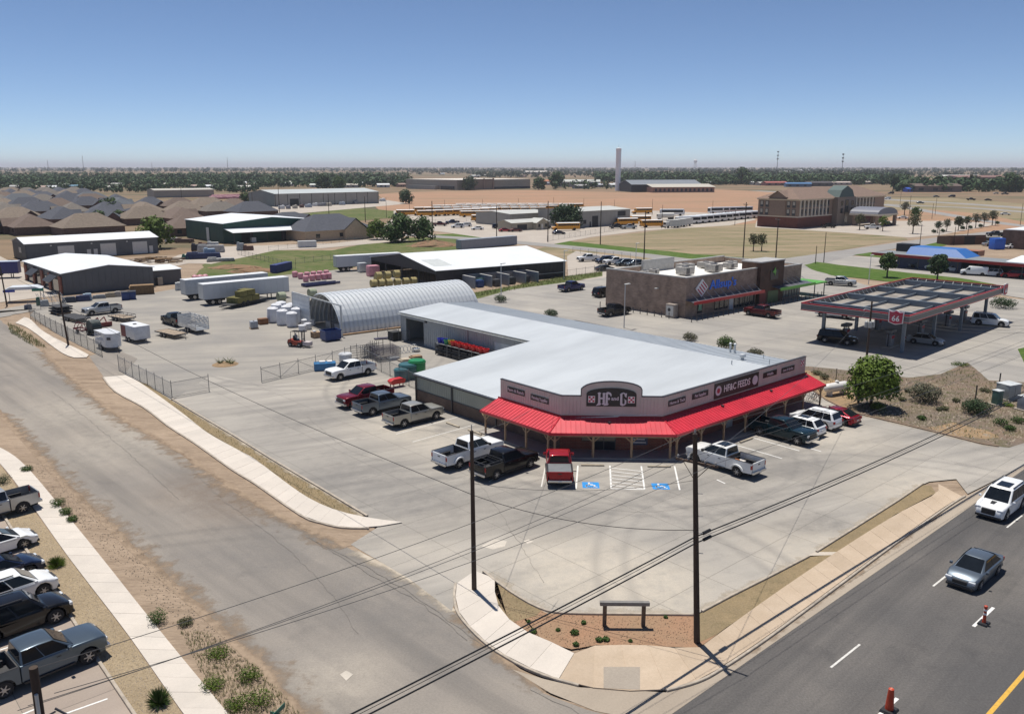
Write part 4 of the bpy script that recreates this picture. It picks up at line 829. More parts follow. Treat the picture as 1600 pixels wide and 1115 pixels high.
        add('windscreen',boxm(3.9,3.99,-1.0,1.0,1.65,2.5),M_carglass); add('rear_window',boxm(-5.42,-5.36,-.5,.5,1.8,2.5),M_carglass); add('bumper',boxm(5.3,5.5,-1.15,1.15,.5,.8,.03),M_plastic); add('bumper',boxm(-5.55,-5.38,-1.15,1.15,.5,.8,.03),M_plastic)
        wheels((4.2,-3.2),.5,.3,1.0)
    elif kind=='coach':
        W=1.25; prof=[(-6,.5),(-6.05,3.1),(-5.8,3.3),(5.6,3.3),(5.95,2.9),(6.05,1.2),(6.0,.5)]+arch(4.0,.5,.6,7,.5)+arch(-3.6,.5,.6,7,.5)
        add('body',shell(prof,W,.16,.05,tum=.01,zb=.5),'paint')
        for s in (1,-1): add('window_band',boxm(-5.5,5.2,s*1.235-.02,s*1.235+.02,1.7,2.75),M_carglass)
        add('windscreen',boxm(5.9,6.06,-1.1,1.1,1.3,2.8),M_carglass); add('rear_window',boxm(-6.07,-6.0,-.9,.9,1.5,2.6),M_carglass); wheels((4.0,-3.6),.5,.3,1.0)
    elif kind=='van':
        W=.98; prof=[(-2.8,.45),(-2.85,1.9),(-2.7,2.05),(1.0,2.05),(1.9,1.25),(2.6,1.1),(2.72,.8),(2.7,.4)]+arch(1.85,.36,.44,7,.4)+arch(-1.7,.36,.44,7,.4)
        add('body',shell(prof,W,.10,.12,tum=.10,zb=.42),'paint'); add('windscreen',pane([(1.9,-.9,1.25),(1.9,.9,1.25),(1.0,.8,2.05),(1.0,-.8,2.05)],.06,.94,.1,.85,.02),M_carglass)
        for s in (1,-1): 
            c=[(.75,s*.935,1.22),(1.75,s*.935,1.22),(1.1,s*.87,1.82),(.75,s*.87,1.82)]
            if s>0: c=[c[1],c[0],c[3],c[2]]
            add('side_window',pane(c,.04,.96,.04,.9,.012),M_carglass); add('headlight',boxm(2.58,2.72,s*.7-.16,s*.7+.16,.8,.98,.02),M_head); add('tail_light',boxm(-2.87,-2.8,s*.86-.08,s*.86+.08,1.0,1.4),M_tail)
        add('rear_window',boxm(-2.87,-2.82,-.7,.7,1.2,1.7),M_carglass); wheels((1.85,-1.7),.36,.24,.83)
    else:
        spec={ # L/2 front, rear, W, r, axles, belt, hood, cowl, cabin bottom, cabin top, roof z, cab widths, rake of tail
         'suv':(2.62,-2.62,1.0,.41,(1.62,-1.45),1.12,1.1,(-2.5,1.38),(-2.3,.5),1.9,(.93,.77),.12),
         'midsuv':(2.35,-2.35,.95,.37,(1.45,-1.35),1.06,1.02,(-2.25,1.36),(-1.9,.4),1.72,(.88,.70),.15),
         'hatch':(2.2,-2.2,.92,.34,(1.35,-1.3),.98,.93,(-2.1,1.36),(-1.6,.3),1.58,(.85,.66),.2),
         'sedan':(2.42,-2.42,.91,.335,(1.45,-1.35),.93,.88,(-2.05,1.36),(-.95,.25),1.47,(.84,.62),.1),
         'coupe':(2.35,-2.35,.93,.35,(1.42,-1.38),.92,.86,(-2.2,1.36),(-.95,.2),1.43,(.85,.60),.1),
         'crossover':(2.3,-2.3,.94,.36,(1.4,-1.35),1.02,.99,(-2.22,1.38),(-1.65,.35),1.64,(.87,.67),.2)}[kind]
        F,B_,W,r,ax,zb,zh,cb,ct,zt,cw,rk=spec; gc=r*.62; ar=r+.085
        prof=[(B_+.1,gc),(B_,gc+.2),(B_+rk*.2,zb-.18),(B_+rk,zb-.02),(cb[0]+.3,zb),(cb[1]-.05,zb),(cb[1]+.3,zb-.02),(F-.6,zh-.04),(F-.24,zh-.15),(F-.05,zh-.34),(F,gc+.2),(F-.08,gc)]+arch(ax[0],r,ar,7,gc)+arch(ax[1],r,ar,7,gc)
        add('body',shell(prof,W,.12,.20,tum=.05,zb=gc,seg=3),'paint'); add('cab',cabin(cb,ct,zb-.05,zt,cw[0],cw[1],.085),'paint')
        for s in (1,-1):
            c=[(cb[0],s*cw[0],zb-.05),(cb[1],s*cw[0],zb-.05),(ct[1],s*cw[1],zt),(ct[0],s*cw[1],zt)]
            if s>0: c=[c[1],c[0],c[3],c[2]]
            cuts=((.06,.30),(.32,.60),(.62,.94)) if kind in('suv','midsuv','crossover','hatch') else ((.09,.5),(.52,.93))
            if s>0: cuts=tuple((1-b_,1-a_) for a_,b_ in cuts)
            for u0,u1 in cuts: add('side_window',pane(c,u0,u1,.10,.89,.01),M_carglass)
            add('headlight',boxm(F-.3,F-.07,s*W*.7-.2,s*W*.7+.17,zh-.36,zh-.2,.04),M_head); add('tail_light',boxm(B_-.005,B_+.14,s*W*.78-.12,s*W*.78+.1,zb-.32,zb-.1,.03),M_tail)
            m_=MB(); m_.box(1.0,1.15,s*(W+.02),s*(W+.18),zb-.02,zb+.13); add('mirror',m_.mesh('m',bevel=.03),'paint')
            if kind in('suv','midsuv'): add('roof_rail',boxm(ct[0]+.2,ct[1]-.3,s*(cw[1]-.08)-.025,s*(cw[1]-.08)+.025,zt-.01,zt+.04),M_plastic)
        add('windscreen',pane([(cb[1],-cw[0],zb-.05),(cb[1],cw[0],zb-.05),(ct[1],cw[1],zt),(ct[1],-cw[1],zt)],.07,.93,.08,.9,.01),M_carglass)
        add('rear_window',pane([(cb[0],cw[0],zb-.05),(cb[0],-cw[0],zb-.05),(ct[0],-cw[1],zt),(ct[0],cw[1],zt)],.08,.92,.18,.88,.01),M_carglass)
        add('grille',boxm(F-.2,F+.005,-W*.45,W*.45,gc+.18,zh-.25,.04),M_plastic); add('bumper',boxm(F-.3,F+.02,-W*.82,W*.82,gc-.02,gc+.14,.05),M_plastic); add('bumper',boxm(B_-.03,B_+.3,-W*.84,W*.84,gc,gc+.16,.05),M_plastic)
        add('number_plate',boxm(B_-.012,B_+.05,-.16,.16,zb-.4,zb-.28),M_plate); add('underbody',boxm(B_+.3,F-.3,-W*.72,W*.72,gc-.08,gc+.3),M_under)
        wheels(ax,r,.23,W-.15)
    VM[kind]=P; return P
NAMES={'pickup':'pickup_truck','pickup_dual':'pickup_truck','suv':'car','midsuv':'car','crossover':'car','hatch':'car','sedan':'car','coupe':'car','bus':'school_bus','coach':'coach','van':'van'}
CATS={'pickup':'pickup truck','pickup_dual':'pickup truck','suv':'car','midsuv':'car','crossover':'car','hatch':'car','sedan':'car','coupe':'car','bus':'school bus','coach':'bus','van':'van'}
def vehicle(kind,col,pos,head,label,group=None,far=False,z=.006,over=None):
    if not isinstance(pos,Vector): pos=G(*pos)
    root=empty(NAMES[kind],(pos.x,pos.y,z),R(head),label,CATS[kind],group); objs=[]
    for n,me,mk,loc,par,rz in vehicle_parts(kind):
        m=PAINTS[col] if mk=='paint' else mk
        if over and n in over: m=over[n]
        if far and n in ('door_handle','number_plate','tailgate_handle','rail_cap','wheel_well','underbody','mirror','roof_rail','rim','rub_rail'): objs.append(None); continue
        if par is not None and objs[par] is None: objs.append(None); continue
        o=link(n,me,m,root if par is None else objs[par],loc,rz); objs.append(o)
    return root
# ---------------------------------------------------------------- vehicles at the store
gS='vehicles parked at the feed store'
silv=vehicle('pickup','silvertan',(647,659),BB,'silver four-door pickup nosed in to the brick side wall, nearest the red canopy of three',gS)
vehicle('pickup','steelblue',(598,641),BB,'blue-grey four-door pickup parked between the maroon and the silver pickups',gS)
vehicle('pickup','maroon',(571,630),BB+180,'maroon pickup with black bed, backed in beside the blue-grey pickup',gS,over={'bed_side':PAINTS['black'] if False else PAINTS['maroon']})
vehicle('pickup','white',(548,588),BB+182,'white pickup parked beside the yard fence, facing the gate',gS)
wp=vehicle('pickup_dual','white',(736,718),BB+2,'white dual-wheel pickup carrying a green plant in its bed',gS)
bk=vehicle('pickup','black',(789,736),BB+2,'black pickup beside the white one with the plant, rails over its bed',gS)
rp_=vehicle('pickup','red',(873,741),88.5,'red pickup parked tail-out beside the left accessible bay',gS)
wd=vehicle('pickup_dual','pearl',(1127,729),131.8,'white dual-wheel pickup with dark sunroof behind the utility pole',gS)
vehicle('pickup','teal',(1222,684),-48.2,'dark teal pickup backed in under the long HF&C FEEDS sign',gS)
vehicle('crossover','white',(1248,675),131.8,'small white crossover with a dark sunroof beside the teal pickup',gS)
vehicle('midsuv','white',(1273,664),131.8,'white sport utility car between the small white crossover and the red car',gS)
vehicle('coupe','crimson',(1303,657),131.8,'metallic crimson car at the right end of the store row',gS)
def extra(name,m,parent,fn,**k): b=MB(); fn(b); return b.build(name,m,parent,**k)
extra('sunroof',M_carglass,wd,lambda b:b.box(-.62,.22,-.5,.5,2.0,2.052)); 
extra('sunroof',M_carglass,[o for o in bpy.data.objects if o.get('label','').startswith('small white crossover')][0],lambda b:b.box(-.95,.05,-.36,.36,1.6,1.655))
def rails(b):
    for y in (-.9,.9): b.bar((-2.9,y,1.5),(-1.1,y,1.5),.03,5); [b.bar((x,y,1.28),(x,y,1.5),.025,5) for x in (-2.9,-2,-1.1)]
    b.bar((-1.1,-.9,1.5),(-1.1,.9,1.5),.03,5); b.bar((-2.0,-.9,1.5),(-2.0,.9,1.5),.02,5); b.bar((-2.9,-.9,1.5),(-2.9,.9,1.5),.03,5)
extra('bed_rack',M_trim,bk,rails)
extra('bed_cover',mat('tonneau',(.17,.18,.185),.5,var=.1),rp_,lambda b:b.box(-2.9,-1.1,-.88,.88,1.26,1.31))
b=MB(); b.box(-1.95,-1.4,-.5,.1,0,.22); b.box(-2.5,-2.1,.1,.6,0,.12); tag(b.build('feed_sacks',mat('sack_white',(.6,.56,.52),.8,var=.2),None,G(1127,729)+Vector((0,0,.72)),R(131.8)),'white sacks lying in the bed of the sunroof pickup','sacks')
p=G(1127,729); b=MB(); b.cbox((-1.5,.25,.18),(.4,.5,.36)); tag(b.build('tool_box',mat('box_orange',(.4,.13,.04),.6),None,p+Vector((0,0,.72)),R(131.8)),'orange box in the bed of the sunroof pickup','box')
# traffic and the station
gT='cars driving on the main road'
ws=vehicle('suv','white',(1563,797),MAIN+180,'white sport utility car with black bonnet stripe driving on the main road',gT,z=.002)
extra('bonnet_stripe',M_plastic,ws,lambda b:b.slab([(1.5,-.17,1.135),(2.0,-.12,1.105),(2.0,.12,1.105),(1.5,.17,1.135)],.03))
extra('sunroof',M_carglass,ws,lambda b:b.box(-.9,.2,-.42,.42,1.86,1.918))
vehicle('sedan','steelblue',(1522,901),MAIN+180,'blue-grey saloon driving on the main road toward the traffic cones',gT,z=.002)
gF='vehicles at the filling station'
vehicle('suv','black',(1308,536),-38,'black sport utility car at the pump under the left end of the station canopy',gF)
vehicle('sedan','silver',(1445,537),-38,'pale silver saloon in the shade of the station canopy',gF)
vehicle('suv','white',(1546,508),-35,'white long sport utility car leaving the right end of the canopy',gF)
vehicle('pickup','pearl',(1305,496),140,'white pickup behind the left column of the station canopy',gF)
vehicle('pickup','darkred',(1190,494),131.8,'dark red pickup parked in front of the brown brick shop',gF)
vehicle('pickup','black',(960,492),BB-5,'black pickup with silver sills beside the windowless brick wall',gF)
vehicle('pickup','deepblue',(893,454),BB,'dark blue pickup standing alone behind the feed store',gF)
vehicle('suv','black',(944,463),BB,'black car half hidden by the left corner of the brick shop',gF)
vehicle('pickup','silver',(1313,446),-30,'silver extended pickup beside the green shop awning',gF)
gL='vehicles in the near left parking lot'
vehicle('pickup','gunmetal',(62,1052),47,'dark slate pickup, the nearest vehicle in the left parking lot',gL,z=.008)
vehicle('suv','black',(28,982),47,'black sport utility car beside the slate pickup in the left lot',gL,z=.008)
vehicle('midsuv','white',(18,938),48,'white sport utility car between two dark cars in the left lot',gL,z=.008)
vehicle('sedan','navy',(-2,906),48,'dark navy car behind the white sport utility car in the left lot',gL,z=.008)
vehicle('coupe','white',(-6,862),48,'low white car at the left edge of the photo',gL,z=.008)
vehicle('pickup','silver',(-14,808),48+180,'silver pickup tail at the left edge, farthest of the left lot row',gL,z=.008)
# behind the hay barn
gB='vehicles parked behind the dark barn'
for k,col,px,hd,lb in [('pickup','white',(919,408),200,'white pickup parked alone in the fenced lot behind the barn'),('suv','navy',(946,411),205,'dark navy car, first beside the white pickup behind the barn'),('pickup','white',(960,413),205,'white pickup wedged between dark cars behind the barn'),('midsuv','slate',(974,415),205,'slate car third in the row behind the barn'),('midsuv','gunmetal',(990,416),205,'grey car at the end of the row nearest the light pole'),('sedan','black',(945,423),20,'black saloon partly hidden by the brick shop roof corner')]:
    vehicle(k,col,px,hd,lb,gB,far=True)
gD='cars at the drive-in'
for k,col,px,hd,lb in [('sedan','white',(1491,424),150,'white saloon beside the white van at the drive-in'),('van','white',(1521,430),152,'white van parked under the long red drive-in canopy'),('midsuv','white',(1549,431),152,'white sport utility car right of the van at the drive-in'),('suv','crimson',(1583,434),152,'red sport utility car at the right end of the drive-in row'),('suv','slate',(1438,419),150,'dark slate car between the two lawn trees at the drive-in'),('midsuv','white',(1461,421),150,'white car behind the second lawn tree'),('midsuv','black',(1415,414),150,'black car deep under the left end of the drive-in canopy'),('pickup','black',(1555,369),180,'black pickup beside the far right brick restaurant'),('sedan','silver',(1545,384),20,'silver saloon by the bin enclosure'),('sedan','white',(1580,388),20,'white saloon by the far right brick restaurant'),('midsuv','slate',(1566,380),20,'dark car behind the blue box by the restaurant')]:
    vehicle(k,col,px,hd,lb,gD,far=True)
gH='cars at the hotel'
for k,col,px,hd,lb in [('pickup','black',(1294,356),10,'black pickup parked in front of the hotel'),('pickup','white',(1363,358),170,'white pickup at the hotel porch, beside the young tree'),('sedan','white',(1410,342),165,'white saloon right of the hotel porch'),('midsuv','black',(1386,352),20,'black car in the shade of the hotel porch')]: vehicle(k,col,px,hd,lb,gH,far=True)
gW='cars on the far highway'
for i,(k,col,px,hd) in enumerate([('sedan','slate',(1463,308),-12),('suv','navy',(1487,308),168),('pickup','black',(1517,313),-14),('sedan','black',(1544,313.5),-14),('midsuv','white',(1387,311),170),('suv','black',(1392,303),170),('sedan','slate',(1438,318),-20),('sedan','white',(1571,336),-28),('pickup','black',(1570,304),170),('sedan','silver',(1556,303),170)]):
    vehicle(k,col,px,hd,['slate saloon left of the dark truck on the far highway','long dark vehicle on the far lanes of the highway','black pickup on the near lanes of the highway','black saloon following the pickup on the near highway lanes','white car at the left end of the highway, past the hotel','black car on the far lanes behind the hotel','slate car on the service road below the highway','white saloon on the service road near the right edge','black pickup parked under the far right trees','silver car parked beside the black pickup under the far trees'][i],gW,far=True,z=0)
gY='vehicles in the storage yard'
vehicle('pickup','silver',(160,490),BB+185,'silver pickup standing at the back of the trailer row',gY)
vehicle('pickup','black',(273,507),135,'black pickup hitched to the silver livestock trailer',gY)
gV='vehicles around the bus yard'
for k,col,px,hd,lb in [('suv','navy',(625,339),10,'long dark car at the left end of the bus yard'),('pickup','darkred',(687,353),10,'dark red pickup left of the white cars in front of the buses'),('pickup','navy',(707,350),190,'dark blue pickup behind the white car row'),('suv','white',(715,356),190,'white car with its bonnet left in front of the buses'),('midsuv','white',(728,354),190,'white car second in the row in front of the buses'),('sedan','white',(746,359),190,'white saloon alone nearer the back road'),('suv','navy',(779,357),10,'dark blue car left of the crimson car by the yard entrance'),('sedan','crimson',(789,362),10,'crimson saloon beside the low yard office'),('van','white',(760,348),190,'white van parked beside the low yard office roof'),('pickup','white',(771,350),10,'white pickup next to the white van at the yard office'),('pickup','navy',(830,355),10,'blue pickup at the yard office gable'),('pickup','darkred',(838,357),10,'red pickup second by the yard office gable'),('suv','navy',(851,357),10,'dark car third by the yard office gable'),('sedan','darkred',(806,362),10,'dark red saloon by the yard office corner'),('sedan','navy',(873,366),10,'dark blue saloon driving past the single bus'),('pickup','black',(964,357),190,'black pickup behind the yard fence'),('pickup','silver',(983,357.5),190,'silver pickup beside the black one behind the yard fence')]:
    vehicle(k,col,px,hd,lb,gV,far=True)
# ================================================================ OTHER BUILDINGS
M_whiteroof=mat('white_metal_roof',(.74,.76,.77),.45,var=.05,scale=.2)
M_charcoal=mat('charcoal_siding',(.085,.085,.09),.5,var=.1,scale=.4)
M_slatewall=mat('slate_siding',(.10,.11,.12),.5,var=.1,scale=.4)
M_greenwall=mat('green_siding',(.008,.06,.045),.5,var=.12,scale=.4)
M_blackwall=mat('black_siding',(.02,.019,.022),.55,var=.15,scale=.4)
M_tanwall=mat('tan_siding',(.32,.28,.225),.6,var=.08,scale=.3)
M_greywall=mat('grey_metal_wall',(.30,.285,.26),.6,var=.08,scale=.2)
M_doorw=mat('white_door',(.62,.61,.57),.5,var=.06)
M_concw=mat('block_concrete',(.27,.265,.26),.9,var=.15,scale=1.5)
M_brickA=brickmat('shop_brick',(.37,.26,.195),(.27,.185,.14),(.38,.31,.25),.5,.16)
M_brickB=brickmat('tower_brick',(.10,.05,.03),(.08,.042,.028),(.11,.07,.05),.5,.16)
def frame(px,ang,name,label,cat,group=None,h=0.):
    p=px if isinstance(px,Vector) else G(*px); return empty(name,(p.x,p.y,0),R(ang),label,cat,group)
def part(root,name,m,fn,**k): b=MB(); fn(b); return b.build(name,m,root,**k)
def gable(root,x0,x1,y0,y1,he,hr,wm,rm,axis='x',ov=.3,open_=(),rib=1.2,trim=None,gap=.0):
    """metal shed: four walls, two roof slopes, ribs on the long walls"""
    if axis=='x':
        ym=(y0+y1)/2
        if 'y0' not in open_: part(root,'wall',wm,lambda b:b.box(x0,x1,y0,y0+.15,0,he))
        if 'y1' not in open_: part(root,'wall',wm,lambda b:b.box(x0,x1,y1-.15,y1,0,he))
        g=[(y0,0),(y1,0),(y1,he),(ym,hr),(y0,he)]
        if 'x0' not in open_: part(root,'gable_wall',wm,lambda b:b.front(g,x0-.005,x0+.15))
        if 'x1' not in open_: part(root,'gable_wall',wm,lambda b:b.front(g,x1-.15,x1+.005))
        for ya,yb,za,zb in ((y0-ov,ym,he-ov*(hr-he)/(ym-y0),hr),(ym,y1+ov,hr,he-ov*(hr-he)/(ym-y0))):
            part(root,'roof_slope',rm,lambda b:b.slab([(x0-ov,ya,za+.12),(x1+ov,ya,za+.12),(x1+ov,yb,zb+.12),(x0-ov,yb,zb+.12)],.1))
    else:
        xm=(x0+x1)/2
        if 'x0' not in open_: part(root,'wall',wm,lambda b:b.box(x0,x0+.15,y0,y1,0,he))
        if 'x1' not in open_: part(root,'wall',wm,lambda b:b.box(x1-.15,x1,y0,y1,0,he))
        g=[(x0,0),(x1,0),(x1,he),(xm,hr),(x0,he)]
        if 'y0' not in open_: part(root,'gable_wall',wm,lambda b:b.side(g,y0-.005,y0+.15))
        if 'y1' not in open_: part(root,'gable_wall',wm,lambda b:b.side(g,y1-.15,y1+.005))
        for xa,xb,za,zb in ((x0-ov,xm,he-ov*(hr-he)/(xm-x0),hr),(xm,x1+ov,hr,he-ov*(hr-he)/(xm-x0))):
            part(root,'roof_slope',rm,lambda b:b.slab([(xa,y0-ov,za+.12),(xb,y0-ov,zb+.12),(xb,y1+ov,zb+.12),(xa,y1+ov,za+.12)],.1))
    if rib:
        b=MB(); k=x0+rib/2
        while k<x1: b.box(k-.03,k+.03,y0-.045,y0-.007,.05,he-.06); k+=rib
        k=y0+rib/2
        while k<y1: b.box(x0-.045,x0-.007,k-.03,k+.03,.05,he-.06); k+=rib
        o=b.build('wall_ribs',wm,root); o['kind']='stuff'
def openp(root,name,m,x0,x1,z0,z1,y=0.,t=.06,sub=None,d=.02): 
    o=part(root,name,M_trim if sub else m,lambda b:b.box(x0,x1,y-t,y-.006,z0,z1))
    if sub: part(o,sub,m,lambda b:b.box(x0+.08,x1-.08,y-t-d,y-t+.0,z0+.08,z1-.08))
    return o
def openx(root,name,m,y0,y1,z0,z1,x=0.,t=.06,sub=None,d=.02):
    o=part(root,name,M_trim if sub else m,lambda b:b.box(x-t,x-.006,y0,y1,z0,z1))
    if sub: part(o,sub,m,lambda b:b.box(x-t-d,x-t,y0+.08,y1-.08,z0+.08,z1-.08))
    return o
# grey workshop with brick front and awnings
r_=frame((100,460),BB,'workshop','dark grey metal workshop with white roof, brick front and two dark awnings','building')
gable(r_,0,17,0,30,3.95,5.0,M_slatewall,M_whiteroof,'y')
for y in (1,8.5,14.5,21,28): part(r_,'brick_pier',M_redbrick,lambda b:b.box(-.35,-.06,y-.8,y+.8,0,3.4))
for y in (4.7,11.5,18,24.5): openx(r_,'shop_window',M_glass,y-2,y+2,.2,2.6,0,.08,'pane')
for y in (4.6,18.5): part(r_,'awning',mat('awning_black',(.03,.032,.038),.6),lambda b:b.slab([(-1.9,y-2.6,2.2),(-.36,y-2.6,3.3),(-.36,y+2.6,3.3),(-1.9,y+2.6,2.2)][::-1],.08))
part(r_,'side_shed',M_charcoal,lambda b:b.box(17.02,23.2,1.5,8,0,3.0)); part(r_,'shed_roof',M_whiteroof,lambda b:b.slab([(17.0,1.2,3.05),(23.4,1.2,3.05),(23.4,8.2,3.4),(17.0,8.2,3.4)],.1)); part(r_,'vent_box',M_tanwall,lambda b:b.box(18,19.0,.6,1.4,0,1.6))
# long workshop with three roller doors
r_=frame((42,408),BB,'warehouse','long dark workshop with white roof and three white roller doors','building')
gable(r_,0,33.6,0,14,4.35,5.6,M_slatewall,M_whiteroof,'x')
for x in (9.6,20.2,28.6):
    d_=openp(r_,'roller_door',M_doorw,x-2,x+2,.05,3.4)
    for k in range(5): part(d_,'door_panel',M_doorw,lambda b:b.box(x-1.98,x+1.98,-.075,-.061,.1+k*.66,.7+k*.66))
for x in (6,16,25.2): part(r_,'wall_lamp',M_doorw,lambda b:b.box(x-.2,x+.2,-.25,-.05,3.5,3.8))
for x in (15.2,16.9,31.6): openp(r_,'door',M_doorw,x-.5,x+.5,.05,2.1)
part(r_,'sign_panel',M_doorw,lambda b:b.box(-.1,-.06,4.5,7.,1.8,3.2))
r_=frame(G(42,408)+dirv(BB)*-24+dirv(131.8)*3,BB,'warehouse','brown shed at the left edge, left of the long white-roofed workshop','building')
gable(r_,0,18,0,16,4.2,5.4,mat('brown_siding',(.11,.06,.05),.6),mat('grey_metal_roof',(.36,.38,.40),.45,var=.08,scale=.3),'x'); openp(r_,'roller_door',M_dark,11,15,.05,3.2)
# green shed with porch
r_=frame((350,380),BB,'warehouse','dark green metal shed with white roof and long open porch','building')
gable(r_,0,33.7,0,31,6.1,7.6,M_greenwall,M_whiteroof,'y')
part(r_,'porch_roof',M_whiteroof,lambda b:b.slab([(1,-5,3.5),(36,-5,3.5),(34.5,-.1,4.6),(.2,-.1,4.6)],.12))
for k in range(7): part(r_,'porch_post',M_trim,lambda b:b.box(1.4+k*5.6,1.55+k*5.6,-4.8,-4.65,0,3.45))
for x in (6,20): openp(r_,'door',M_dark,x,x+4,.05,3.2)
openx(r_,'leaning_panel',M_doorw,11,13.2,.02,4.4,-.1); part(r_,'pallet',M_doorw,lambda b:b.box(8,9.6,-3,-2,.02,1.5))
# hip-roofed houses
HM={}
def hip_mesh(w,d,he,hr,ov=.6):
    key=(w,d,he,hr)
    if key in HM: return HM[key]
    b=MB(); b.box(-w/2,w/2,-d/2,d/2,0,he); wall=b.mesh('wall'); k=d/2
    vs=[(-w/2-ov,-d/2-ov,he-.1),(w/2+ov,-d/2-ov,he-.1),(w/2+ov,d/2+ov,he-.1),(-w/2-ov,d/2+ov,he-.1),(-w/2+k*.95,0,hr),(w/2-k*.95,0,hr)]
    b=MB(); b.add(vs,[(0,1,5,4),(1,2,5),(2,3,4,5),(3,0,4),(3,2,1,0)]); roof=b.mesh('roof')
    b=MB(); g=w*.16; b.add([(-g,-d/2-1.6,he),(g,-d/2-1.6,he),(0,-d/2-1.6,he+g*.75),(-g*1.15,-d/2-1.9,he-.05),(0,-d/2-1.9,he+g*.88),(g*1.15,-d/2-1.9,he-.05),(-g*1.15,0,he-.05),(0,0,he+g*.88),(g*1.15,0,he-.05)],[(3,4,7,6),(4,5,8,7)]); gr=b.mesh('gable_roof')
    b=MB(); b.side([(-g,0),(g,0),(g,he),(0,he+g*.78),(-g,he)],-d/2-1.6,-d/2+.1); gw=b.mesh('gable_wall')
    b=MB(); b.box(-.75,.75,-.06,0,0,1.3); win=b.mesh('window'); HM[key]=(wall,roof,gr,gw,win); return HM[key]
def shingle(n,c): return mat('shingle_'+n,c,.95,var=.16,scale=1.2,bump=.3,bscale=14,rand=.08)
SH={'tan':shingle('tan',(.195,.155,.12)),'grey':shingle('grey',(.165,.145,.125)),'brown':shingle('brown',(.15,.11,.088)),'slate':shingle('slate',(.075,.08,.098)),'blue':shingle('bluegrey',(.105,.115,.13))}
M_hbrick=mat('house_brick',(.15,.09,.068),.9,var=.25,scale=2,rand=.2); M_hgab=mat('house_gable',(.12,.06,.05),.8,var=.2,rand=.2)
def house(px,col,rot,label,w=19,d=14,he=2.9,hr=6.3,group='brick houses with hipped roofs on the left',flip=1,gx=.2):
    wall,roof,gr,gw,win=hip_mesh(w,d,he,hr); p=G(*px); r=empty('house',(p.x,p.y,0),R(rot),label,'house',group)
    link('wall',wall,M_hbrick,r); ro=link('roof',roof,SH[col],r); o=link('gable_roof',gr,SH[col],ro,(w*gx*flip,0,.02)); link('gable_wall',gw,M_hgab,r,(w*gx*flip,0,0))
    for x in (-.32,.02): link('window',win,M_glass,r,(w*x*flip*1.,-d/2,1.0))
    b=MB(); b.box(-.15,.15,-.15,.15,0,.5); link('vent_pipe',b.mesh('vent'),M_trim,ro,(w*.12,1.5,hr-1.4)); return r
rown=['nearest row','second row','third row','fourth row','fifth row','sixth row','seventh row','farthest row']
cn={'tan':'tan','grey':'grey-brown','brown':'brown','slate':'dark slate','blue':'blue-grey'}
hr_=random.Random(12)
for i,(y,x1,st) in enumerate([(365,300,80),(350,335,63),(338.5,405,55),(329,395,47),(321,190,39),(315,170,33),(310,155,29),(306,145,26)]):
    x=-45+hr_.uniform(0,20); j=0
    while x<x1:
        c=hr_.choice(['tan','grey','grey','brown','slate','slate','blue','tan']); f=hr_.random()<.5
        if not (i==0 and 225<x<250):
            house((x,y+hr_.uniform(-1,1)*(365-y)*.02+hr_.uniform(-1.2,1.2)),c,BB+(0 if f else 180)+hr_.uniform(-4,4)+(90 if hr_.random()<.35 else 0),f'house with {cn[c]} hipped roof, {ORD[j]} from the left in the {rown[i]} of rooftops',w=17+2*(j%3),d=14,hr=7.0 if j%2 else 7.5,flip=1 if f else -1); j+=1
        x+=st*hr_.uniform(.85,1.15)
r_=house((512,372),'slate',BB,'large cream house with dark slate roof behind the green shed',w=26,d=17,he=3.4,hr=8.2,group=None); 
for ch in r_.children:
    if ch.name.startswith(('wall','gable_wall')): ch.material_slots[0].link='OBJECT'; ch.material_slots[0].material=mat('cream_wall',(.48,.38,.27),.8)
house((452,356),'slate',BB,'dark slate roofed house half hidden behind the green shed',w=20,d=15,group=None)
# hay barn
r_=frame(G(682,449.4),33.5,'hay_barn','large black open-ended hay barn with white metal roof','barn')
gable(r_,0,32.7,0,31.7,3.4,5.5,M_blackwall,M_whiteroof,'x',open_=('x0',))
part(r_,'gable_panel',M_blackwall,lambda b:b.front([(0,2.7),(31.7,2.7),(31.7,3.4),(15.85,5.5),(0,3.4)],-.01,.14))
for y in (8,16,24): part(r_,'post',M_trim,lambda b:b.box(.05,.3,y-.12,y+.12,0,4))
part(r_,'roof_sheet',mat('dull_roof_sheet',(.52,.545,.53),.5),lambda b:b.slab([(1.2,3.0,3.4+.4+.14),(5.5,3.0,3.94),(5.5,9.0,4.735),(1.2,9.0,4.735)],.01))
part(r_,'rail',M_bluegrey,lambda b:b.box(.5,32,-.5,-.42,1.0,1.12))
# quonset hut: arched corrugated panels
r_=frame((533,524),38,'arched_hut','silver arched corrugated metal storage hut','hut')
RQ=6.;HQ=5.5;NP=34;wp_=.74; M_corr=mat('corrugated_zinc',(.60,.625,.64),.42,var=.10,scale=1.,metal=.2,stretch=(.3,1,1))
def archpt(t,r): return (RQ-r*math.cos(t),r*math.sin(t)*HQ/RQ)
b=MB(); sec=[(0,-.17),(.07,-.17),(.2,.0),(.54,.0),(.66,-.17),(.735,-.17)]; n=18
vs=[];fs=[]
for i in range(n+1):
    t=PI*i/n
    for sx,dr in sec: y,z=archpt(t,RQ+dr); vs.append((sx,y,z))
m_=len(sec)
for i in range(n):
    for k in range(m_-1): fs.append((i*m_+k,i*m_+k+1,(i+1)*m_+k+1,(i+1)*m_+k))
b.add(vs,fs); pm=b.mesh('arch_panel'); 
for k in range(NP): link('arch_panel',pm,M_corr,r_,(k*wp_,0,0))
b=MB(); pts=[archpt(PI*i/n,RQ-.2) for i in range(n+1)]; b.front(pts,NP*wp_-.1,NP*wp_); b.build('end_wall',M_corr,r_)
